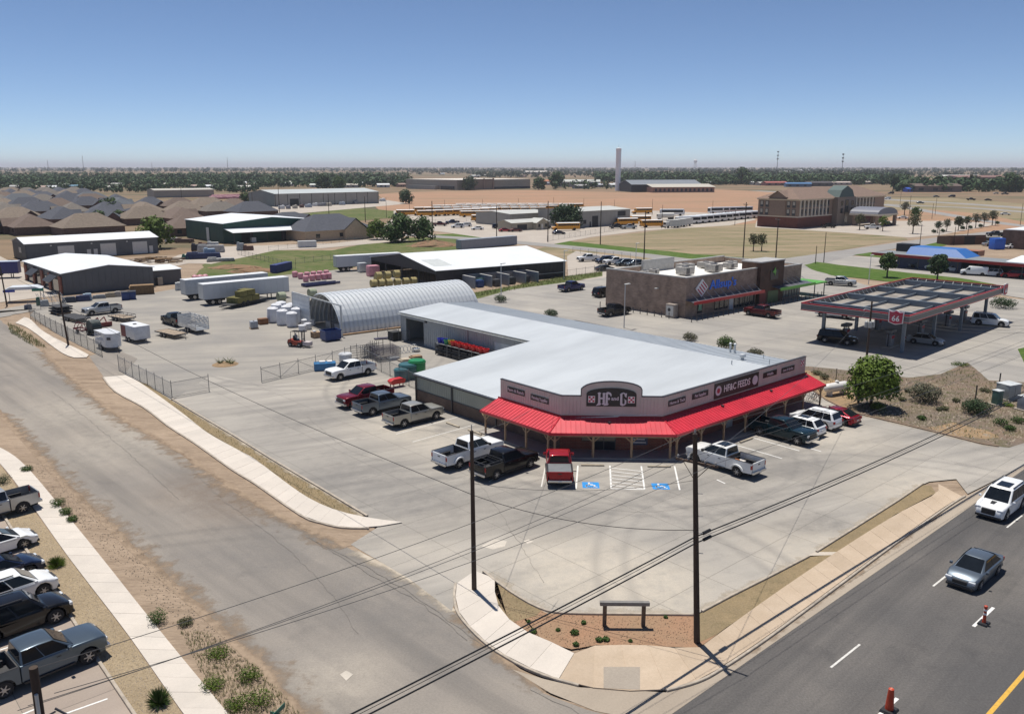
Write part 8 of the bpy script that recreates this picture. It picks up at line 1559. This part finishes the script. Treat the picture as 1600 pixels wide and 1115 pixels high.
for i,(px,w,h,l) in enumerate([((1563,664),1.5,.7,'green'),((1590,660),1.4,.6,'green'),((1578,672),1.1,.5,'green'),((1440,655),.9,.4,'green'),((1400,609),.9,.6,'green'),((1410,626),.8,.4,'olive'),((1494,628),.8,.45,'olive'),((1475,640),.9,.4,'olive'),((1288,592),1.2,.7,'olive'),((1276,585),1.3,.5,'olive'),((1500,571),2.2,.4,'bright'),((1540,612),1.4,.4,'olive'),((1575,634),1.2,.3,'bright'),((1467,641),.6,.35,'grey'),((1418,612),.7,.4,'grey')]): shrub(px,w,h,l,f'low {["green","green","green","green","green","olive","olive","olive","olive","olive","bright","olive","bright","grey","grey"][i]} weed in the scrub lot, {["right of the dense shrub","at the right edge","near the right corner","below the loose bush","behind the loose bush","left of the loose bush","between the two bushes","in front of the loose bush","behind the propane tank","by the store end wall","on the rear kerb bend","behind the dense shrub","beside the cabinets","in the middle of the litter","close behind the loose bush"][i]}',240,.1,gE,False,'weed')
# hotel shrubs and frontage balls
for i,px in enumerate([(1459,364),(1473,363),(1504,358),(1516,357),(1532,355),(1221,353),(1191,351),(1558,350)]): shrub(px,1.8,1.3,'dark',f'clipped dark shrub, {ORD[i]} in the hotel frontage planting',160,.3,'clipped shrubs round the hotel')
# ground cover nobody could count
def scatter(name,poly,n,fn,m,label,cat,seed):
    r0=random.Random(seed); q=P2(poly); xs=[p[0] for p in q]; ys=[p[1] for p in q]; b=MB(); k=0
    def inside(x,y):
        c=False; j=len(q)-1
        for i in range(len(q)):
            if (q[i][1]>y)!=(q[j][1]>y) and x<(q[j][0]-q[i][0])*(y-q[i][1])/(q[j][1]-q[i][1])+q[i][0]: c=not c
            j=i
        return c
    while k<n:
        x,y=r0.uniform(min(xs),max(xs)),r0.uniform(min(ys),max(ys))
        if inside(x,y): fn(b,x,y,r0); k+=1
    return tag(b.build(name,m),label,cat,None,'stuff')
def tuft(b,x,y,r0,s=.14):
    for _ in range(4): a=r0.uniform(0,6.28); l=s*r0.uniform(.5,1.4); dx,dy=math.cos(a)*l*.6,math.sin(a)*l*.6; b.add([(x-dy*.12,y+dx*.12,0),(x+dy*.12,y-dx*.12,0),(x+dx,y+dy,l)],[(0,1,2)])
def stone(b,x,y,r0,s=.05):
    l=s*r0.uniform(.4,1.6); z=.0; v=[(x+l*r0.uniform(.6,1.2)*math.cos(a),y+l*r0.uniform(.6,1.2)*math.sin(a),z) for a in (0,1.6,3.1,4.7)]+[(x+l*r0.uniform(-.3,.3),y+l*r0.uniform(-.3,.3),z+l*.9)]
    b.add(v,[(0,1,4),(1,2,4),(2,3,4),(3,0,4)])
M_tuft=mat('dry_grass',(.19,.17,.065),.9,col2=(.12,.15,.045),scale=.8,coord='World'); M_stone=mat('pebbles',(.50,.42,.32),.9,col2=(.36,.29,.21),scale=9,coord='World')
scatter('grass_cover',[(280,985),(330,990),(400,1040),(470,1115),(440,1160),(380,1160),(330,1080)],1500,tuft,M_tuft,'weedy grass growing on the bottom left dirt bank','grass',1)
scatter('grass_cover',[(269,628),(300,646),(367,686),(428,724),(506,770),(560,803),(517,794),(471,771),(400,718),(326,676),(262,628)],700,lambda b,x,y,r0:tuft(b,x,y,r0,.10),M_tuft,'dry grass in the strip beside the left pavement','grass',2)
scatter('grass_cover',[(12,505),(30,512),(55,528),(75,545),(50,540),(15,520)],500,lambda b,x,y,r0:tuft(b,x,y,r0,.3),M_tuft,'green grass on the verge at the upper left pavement','grass',3)
scatter('grass_cover',[(1262,574),(1345,584),(1420,592),(1470,586),(1512,570),(1545,596),(1600,600),(1640,660),(1576,696),(1473,676),(1340,645)],1500,lambda b,x,y,r0:tuft(b,x,y,r0,.22),M_tuft,'sparse dry grass over the scrub lot','grass',4)
scatter('grass_cover',[(735,466),(820,450),(890,439),(940,430),(940,425),(880,433),(800,447),(735,459)],900,lambda b,x,y,r0:tuft(b,x,y,r0,.4),mat('ditch_blades',(.12,.15,.03),.9,col2=(.18,.18,.07),coord='World'),'grass in the ditch beside the black barn','grass',5)
scatter('litter_stones',[(1345,600),(1420,595),(1600,600),(1640,660),(1576,696),(1473,676),(1345,646)],1600,lambda b,x,y,r0:stone(b,x,y,r0,.09),M_stone,'pale stones scattered over the scrub lot','stones',6)
scatter('gravel_stones',[(0,735),(106,872),(198,992),(283,1112),(262,1150),(209,1115),(159,1041),(89,929),(18,826)],4200,lambda b,x,y,r0:stone(b,x,y,r0,.035),M_stone,'loose tan gravel between the left lot and the pavement','gravel',7)
scatter('bank_stones',[(60,715),(130,775),(200,840),(300,940),(430,1080),(400,1090),(250,960),(140,835),(45,745)],1300,lambda b,x,y,r0:stone(b,x,y,r0,.035),mat('bank_stone',(.36,.29,.22),.9,col2=(.24,.185,.14),scale=8,coord='World'),'stones on the dirt bank left of the side road','stones',8)
scatter('bed_stones',[(757,896),(845,953),(985,962),(1090,962),(1090,1004),(1000,1007),(893,1013),(800,972),(774,938)],1800,lambda b,x,y,r0:stone(b,x,y,r0,.04),mat('bed_stone',(.30,.19,.12),.9,col2=(.20,.14,.09),scale=8,coord='World'),'small stones in the corner bed','stones',9)
# far woods: each belt one mass
def belt(px0,px1,rows,n,h,seed,leaf,label,s=None):
    r0=random.Random(seed); b=MB(); (xa,ya),(xb,yb)=px0,px1
    for k in range(n):
        x=r0.uniform(xa,xb); y=ya+(yb-ya)*r0.random()**1.2; p=G(x,y); hh=h*r0.uniform(.55,1.25); w_=hh*r0.uniform(.4,.75)
        b.bar((p.x,p.y,-.1),(p.x,p.y,hh*.5),hh*.03,3)
        for j in range(3): leaves(b,(p.x+r0.uniform(-.5,.5)*w_,p.y+r0.uniform(-.4,.4)*w_,hh*r0.uniform(.26,.66)),(w_*.7,w_*.7,hh*.34),rows,(s or .32)*hh,r0)
    return tag(b.build('distant_wood',LF[leaf]),label,'trees',None,'stuff')
belt((-40,293),(560,282),16,560,9.5,11,'far','broad band of trees behind the houses on the left')
belt((-40,288),(600,277),12,520,12,12,'far','rear part of the tree band on the left')
belt((-40,301),(410,292),14,200,7,23,'far','scattered front trees of the left tree band')
belt((-40,281),(640,272),10,620,11,24,'far','back edge of the left tree band')
belt((560,292),(640,280),14,90,11,13,'far','trees left of the box store')
belt((930,285),(1080,275),12,330,13,14,'far','trees behind the standpipe and the black-roofed hall')
belt((1080,289),(1420,277),13,620,12,15,'far','town trees beyond the hotel')
belt((1400,300),(1590,291),16,150,13,16,'far','dark clump of trees along the highway')
belt((1080,278),(1420,268),10,560,15,17,'farther','far town trees behind the hotel')
belt((740,278),(1100,268),9,420,12,18,'farther','thin far trees across the plain in the middle')
belt((-60,269),(1660,262.5),8,2400,17,19,'farther','dark tree line near the horizon',.34)
belt((1420,277),(1640,267),9,170,12,20,'farther','far scrub right of the town')
belt((640,273),(1000,266),7,380,12,21,'farther','far scrub and groves behind the box store',.3)
belt((850,296),(960,291),9,26,9,22,'far','trees among the tin roofs left of the standpipe')
# dirt heap by the dark trees, heap on the left
for i,(px,w,h,lb) in enumerate([((678,384),16,1.7,'reddish dirt heap in front of the dark trees'),((395,424),11,1.0,'low red dirt heap in the green paddock'),((365,418),12,.8,'brushy brown heap behind the workshop annex')]):
    p=G(*px); r0=random.Random(i); b=MB(); n=18; vs=[]
    for k,(rr,z) in enumerate(((1,0),(.85,.25),(.6,.6),(.35,.85),(.1,1.))):
        for j in range(n): a=2*PI*j/n; q=rr*(1+r0.uniform(-.16,.16)); vs.append((w*.5*q*math.cos(a),w*.28*q*math.sin(a),h*z*(1+r0.uniform(-.15,.15))-.03))
    b.add(vs,[(k*n+j,k*n+(j+1)%n,(k+1)*n+(j+1)%n,(k+1)*n+j) for k in range(4) for j in range(n)]+[tuple(range(4*n,5*n))]); tag(b.build('dirt_heap',soil('heap_soil',(.30,.17,.11),(.25,.16,.10),(.2,.15,.09),s1=.3,s2=1.),None,(p.x,p.y,0),R(10)),lb,'dirt heap')
# ================================================================ POLES, WIRES, TOWERS
M_pole=mat('pole_wood',(.060,.040,.028),.9,var=.3,scale=2,stretch=(1,1,.15)); M_cable=mat('cable_black',(.008,.008,.009),.6); M_wire=mat('wire_grey',(.10,.10,.10),.5,metal=.3); M_ins=mat('insulator',(.35,.34,.33),.3)
def pole(px,h,label,r=.16,arm=None,group='utility poles',lean=(0,0),name='utility_pole',armz=None,pos=None):
    p=pos or G(*px); o=empty(name,(p.x,p.y,0),0,label,'utility pole',group); part(o,'shaft',M_pole,lambda b:b.bar((0,0,-.05),(lean[0],lean[1],h),r,10,r*.68),smooth=True,ang=50)
    if arm:
        a,L=arm; d=dirv(a); z=armz or h-.6; c=Vector((lean[0],lean[1],0))*z/h+Vector((0,0,z)); q=d.cross(Vector((0,0,1)))
        cr=part(o,'crossarm',mat('arm_wood',(.13,.085,.06),.85,var=.25),lambda b:b.bar(c-d*L/2-q*.16,c+d*L/2-q*.16,.075,4))
        for t in (-.45,-.2,.2,.45): part(cr,'insulator',M_ins,lambda b:b.lathe([(.03,0),(.06,.06),(.03,.1),(.06,.14),(.02,.2)],'Z',8,tuple(c+d*L*t-q*.16+Vector((0,0,.06)))))
        for s in (-1,1): part(o,'arm_brace',M_pole,lambda b:b.bar(c+d*L*.33*s-q*.12,c-Vector((0,0,.85)),.02,4))
    return o
pR=pole((1089,1003),11.3,'tall dark utility pole with crossarm at the street corner, in front of the store',.17,(MAIN-78,2.2),lean=(-.65,0),armz=9.75)
for z in (5.0,6.1,7.0,8.2): part(pR,'step_bolt',M_ins,lambda b:b.bar((-.65*z/11.3,0,z),(-.65*z/11.3+.35,-.05,z),.02,4))
part(pR,'top_pin',M_ins,lambda b:b.lathe([(.03,11.3),(.05,11.4),(.02,11.55)],'Z',8,(-.65,0,0)))
pL=pole((741,922),9.7,'plain dark utility pole on the pavement left of the corner bed',.15,lean=(-.05,0)); part(pL,'top_pin',M_ins,lambda b:b.bar((-.05,0,9.7),(-.05,0,10.05),.03,5))
pole((107,540),7.4,'dark utility pole beside the horse trailer',.15,lean=(-.45,0)); pole((11,478),7.0,'utility pole at the far left edge beside the workshop apron',.14,lean=(-.3,0)); pT=pole((1354,560),7.4,'dark pole with three grey transformers behind the shade tree',.15)
for i,(x,y) in enumerate(((-.45,.0),(-.12,-.35),(.38,-.05))): part(pT,'transformer',mat('transformer_grey',(.36,.37,.37),.4,var=.08),lambda b:b.lathe([(.05,4.05),(.2,4.08),(.22,4.15),(.22,4.75),(.18,4.82),(.06,4.9)],'Z',12,(x,y,0)))
part(pT,'arm',M_galv2,lambda b:b.tube([(0,0,6.2),(-.8,-.1,6.5),(-1.0,-.1,6.3)],.04,5))
pN=G(52,1042,10.6); poleN=pole(None,10.6,'near utility pole top with a pale transformer at the bottom left corner',.17,None,pos=Vector((pN.x,pN.y,0))); 
part(poleN,'conduit',M_galv2,lambda b:b.bar((.1,-.2,6.),(.1,-.2,9.9),.05,6)); part(poleN,'transformer',mat('transformer_pale',(.55,.58,.62),.4),lambda b:b.lathe([(.05,7.9),(.26,7.95),(.28,8.05),(.28,8.9),(.24,9.0),(.08,9.06)],'Z',14,(.18,-.5,0)),smooth=True)
for x,z in ((.5,9.1),(.65,8.75)): part(poleN,'cutout_bracket',M_trim,lambda b:(b.bar((.1,-.2,z),(x,-.1,z+.2),.03,5),b.bar((x,-.1,z+.3),(x+.3,-.05,z+.05),.035,5)))
lbl=['tall dark utility pole in front of the white coaches','dark utility pole right of the vacant field trees','dark utility pole at the right of the dark tree group','dark utility pole in front of the yard office','dark utility pole before the broad dark tree','dark utility pole in front of the bus workshop doorway','dark utility pole behind the parked cars at the barn','thin utility pole by the drive-in driveway','thin utility pole on the far verge by the drive-in','utility pole beside the long grey warehouse','second utility pole beside the long grey warehouse','third utility pole before the red field','pole beside the hotel frontage','utility pole by the bin enclosure','thin pole between drive-in and restaurant','pole right of the bin enclosure','utility pole right of the far white workshop','pole before the pale shed']
for (px,yt),lb in zip([((1161,403),316),((1212,405),340),((676,374),314),((776,374),321),((856,378),314),((938,382),315),((1006,410),330),((1287,410),363),((1274,412),384),((437,334),290),((514,334),303),((571,347),307),((1437,384),350),((1467,370),349),((1490,383),354),((1512,368),346),((285,323),290),((395,326),300)],lbl):
    g=G(*px); d=ray(px[0],yt); h=CAMH+d[2]/d[1]*g.y; a_=(BB+60,2.4) if px[0] in (1161,1212) else None; pole(px,h,lb,.17 if h>8 else .11,a_)
for i,(px,yt) in enumerate([((604,340),308),((640,336),312),((695,330),312),((754,327),311),((810,325),310),((865,324),308),((912,322),310),((960,326),312),((1019,336),311),((1113,336),313),((1034,357),320),((1148,352),325),((1406,322),300),((1461,336),309),((1456,342),318),((1419,350),305),((1594,352),318),((1555,352),330)]):
    g=G(*px); d=ray(px[0],yt); h=CAMH+d[2]/d[1]*g.y; pole(px,h,f'thin distant pole, {ORD[i if i<10 else i-10]} from the left {"along the back of the bus yard" if i<10 else "between the coaches and the highway"}',.10,None,'distant poles')
def wire(name,p,q,sag,r,label,m=M_wire,n=16,group='overhead wires'):
    p=Vector(p);q=Vector(q); pts=[]
    for i in range(n+1):
        t=i/n; v=p.lerp(q,t); v.z-=4*sag*t*(1-t); pts.append(v)
    b=MB(); b.tube(pts,r,5); return tag(b.build(name,m),label,'cable',group)
PR=G(1089,1003); PL=G(741,922); PN=Vector((pN.x,pN.y,0)); mr=Vector((rd.x,rd.y,0))
NR=PR+mr*62+Vector((2.,0,0))
ad=dirv(MAIN-78)
def at(p,z,lean=0.): return Vector((p.x+lean*z/11.3,p.y,z))
for t,lb in ((-.45,'leftmost bare wire over the side road, ending at the crossarm'),(-.2,'second bare wire over the side road from the crossarm'),(.45,'right bare wire over the side road from the crossarm')):
    e=at(PR,9.95,-.65)+ad*2.2*t; wire('overhead_wire',PN+Vector((t*1.2,-.1,9.6+t*.6)),e,.55,.011,lb)
    wire('overhead_wire',e,NR+ad*2.2*t+Vector((0,0,10.0)),.6,.011,lb.replace('over the side road','over the main road side').replace('ending at','leaving').replace('from the','beyond the'))
wire('overhead_wire',PN+Vector((0,0,10.55)),at(PR,11.45,-.65),.5,.011,'topmost wire over the side road to the pole tip'); wire('overhead_wire',at(PR,11.45,-.65),NR+Vector((0,0,11.4)),.5,.011,'topmost wire from the pole tip over the store front')
for z0,z1,r,lb in ((5.9,6.35,.035,'upper thick black cable over the corner'),(5.55,5.85,.035,'lower thick black cable over the corner'),(5.75,6.1,.012,'thin strand between the two thick cables')):
    p_=PR-mr*48+Vector((0,0,z0)); wire('overhead_cable',p_,at(PR,z0,-.65),.35,r,lb+', left of the corner pole',M_cable); wire('overhead_cable',at(PR,z0,-.65),NR+Vector((0,0,z0+.3)),.7,r,lb+', right of the corner pole',M_cable)
e=at(PR,6.0,-.65)+mr*.9
for z,s,lb in ((5.88,.9,'black splice case on the upper thick cable'),(5.52,.95,'black splice case on the lower thick cable')): c=at(PR,z,-.65)+mr*s; b=MB(); b.bar(c-mr*.3,c+mr*.3,.09,8); tag(b.build('splice_case',M_cable,None),lb,'splice case')
wire('overhead_cable',PL+Vector((0,0,5.9)),at(PR,6.25,-.65),.6,.018,'sagging dark cable between the two near poles',M_cable); wire('overhead_cable',PL+Vector((0,0,5.9)),Vector((G(107,540).x,G(107,540).y,6.0)),1.0,.02,'long dark cable from the plain pole to the trailer yard pole',M_cable); wire('overhead_wire',PL+Vector((0,0,9.6)),g0+EA*20+EB*.3+Vector((0,0,4.7)),.5,.012,'thin wire from the plain pole to the store parapet')
wire('overhead_wire',PL+Vector((0,0,6.6)),at(PR,8.9,-.65),.5,.012,'thin wire from the plain pole up to the corner pole'); wire('overhead_wire',at(PR,9.6,-.65),G(1354,560)+Vector((0,0,7.)),1.0,.012,'thin wire from the corner pole to the transformer pole'); wire('overhead_wire',Vector((G(107,540).x,G(107,540).y,6.6)),Vector((G(11,478).x,G(11,478).y,6.4)),.5,.02,'wire between the two left edge poles',M_cable)
for k in range(3): wire('overhead_wire',G(1354,560)+Vector((0,0,6.6-k*.35)),G(1640,640)+Vector((0,0,9.-k*.4)),1.2,.013,f'{ORD[k]} wire from the transformer pole toward the right edge, counted from the top')
for k in range(2): wire('overhead_wire',G(1161,403)+Vector((0,0,13.2-k*1.4)),G(1006,410)+Vector((0,0,10.5-k)),1.,.02,f'{["upper","lower"][k]} wire between two dark poles before the vacant field')
# standpipe, water tower and masts
g=G(965,298); d=ray(965,232); h=CAMH+d[2]/d[1]*g.y; o=empty('standpipe',(g.x,g.y,0),0,'tall pale concrete standpipe rising above the horizon','tower'); part(o,'shaft',mat('standpipe_concrete',(.82,.82,.83),.8,var=.06,scale=.1),lambda b:b.lathe([(2.6,-.1),(2.6,h-2.6),(2.75,h-2.5),(2.75,h)],'Z',28),smooth=True,ang=40); part(o,'roof',mat('standpipe_top',(.6,.6,.6),.8),lambda b:b.lathe([(2.7,h),(1.2,h+.5),(.2,h+.7)],'Z',24)); part(o,'aerial',M_wire,lambda b:b.bar((0,0,h+.6),(0,0,h+3.5),.08,5)); 
for k in range(5): part(o,'ring_joint',MATS['standpipe_concrete'],lambda b:b.lathe([(2.6,h*.17*(k+1)),(2.63,h*.17*(k+1)+.02),(2.63,h*.17*(k+1)+.2),(2.6,h*.17*(k+1)+.22)],'Z',24))
g=G(1086,265.5); d=ray(1086,249); h=CAMH+d[2]/d[1]*g.y; o=empty('water_tower',(g.x,g.y,0),0,'white water tower on legs near the horizon','tower'); part(o,'tank',M_swhite,lambda b:b.lathe([(2,h*.62),(h*.16,h*.72),(h*.17,h*.88),(h*.1,h*.97),(1,h)],'Z',18)); [part(o,'leg',M_swhite,lambda b:b.bar((h*.16*math.cos(a),h*.16*math.sin(a),0),(h*.11*math.cos(a),h*.11*math.sin(a),h*.7),h*.012,5)) for a in (.4,1.97,3.54,5.11)]; part(o,'riser',M_swhite,lambda b:b.bar((0,0,0),(0,0,h*.65),h*.02,8)); part(o,'base_hall',M_swhite,lambda b:b.box(-h*.3,h*.3,-8,8,0,h*.12))
for i,(px,yt,lb) in enumerate([((1213,280),236,'left radio mast behind the hotel'),((1314,285),240,'right radio mast behind the hotel'),((357,277),246,'tall thin mast on the left horizon'),((131,268),243,'very thin mast at the far left horizon'),((992,268),252,'short mast right of the standpipe'),((76,268),250,'faint lattice mast near the left edge'),((238,266),254,'short mast on the left plain')]):
    g=G(*px); d=ray(px[0],yt); h=CAMH+d[2]/d[1]*g.y; r=.5*g.y/1310; o=empty('radio_mast',(g.x,g.y,0),0,lb,'mast','radio masts'); part(o,'shaft',mat('mast_steel',(.16,.17,.19),.6),lambda b:b.bar((0,0,0),(0,0,h),r,6,r*.5))
    if i<2: [part(o,'antenna_ring',MATS['mast_steel'],lambda b:b.lathe([(r*1.2,h*z),(r*3,h*z+.3),(r*3,h*z+2),(r*1.2,h*z+2.2)],'Z',8)) for z in (.95,.82,.7)]
# ================================================================ HAZE
hz=bpy.data.materials.new('haze'); hz.use_nodes=True; n=hz.node_tree; n.nodes.clear(); ou=n.nodes.new('ShaderNodeOutputMaterial'); pv=n.nodes.new('ShaderNodeVolumePrincipled'); pv.inputs['Color'].default_value=(.74,.80,.92,1); pv.inputs['Density'].default_value=HAZE; pv.inputs['Anisotropy'].default_value=.0; n.links.new(pv.outputs[0],ou.inputs['Volume'])
b=MB(); b.box(-82000,82000,-82000,82000,-1.2,130); o=b.build('haze',hz); o['kind']='stuff'; o['label']='thin pale haze over the plain'
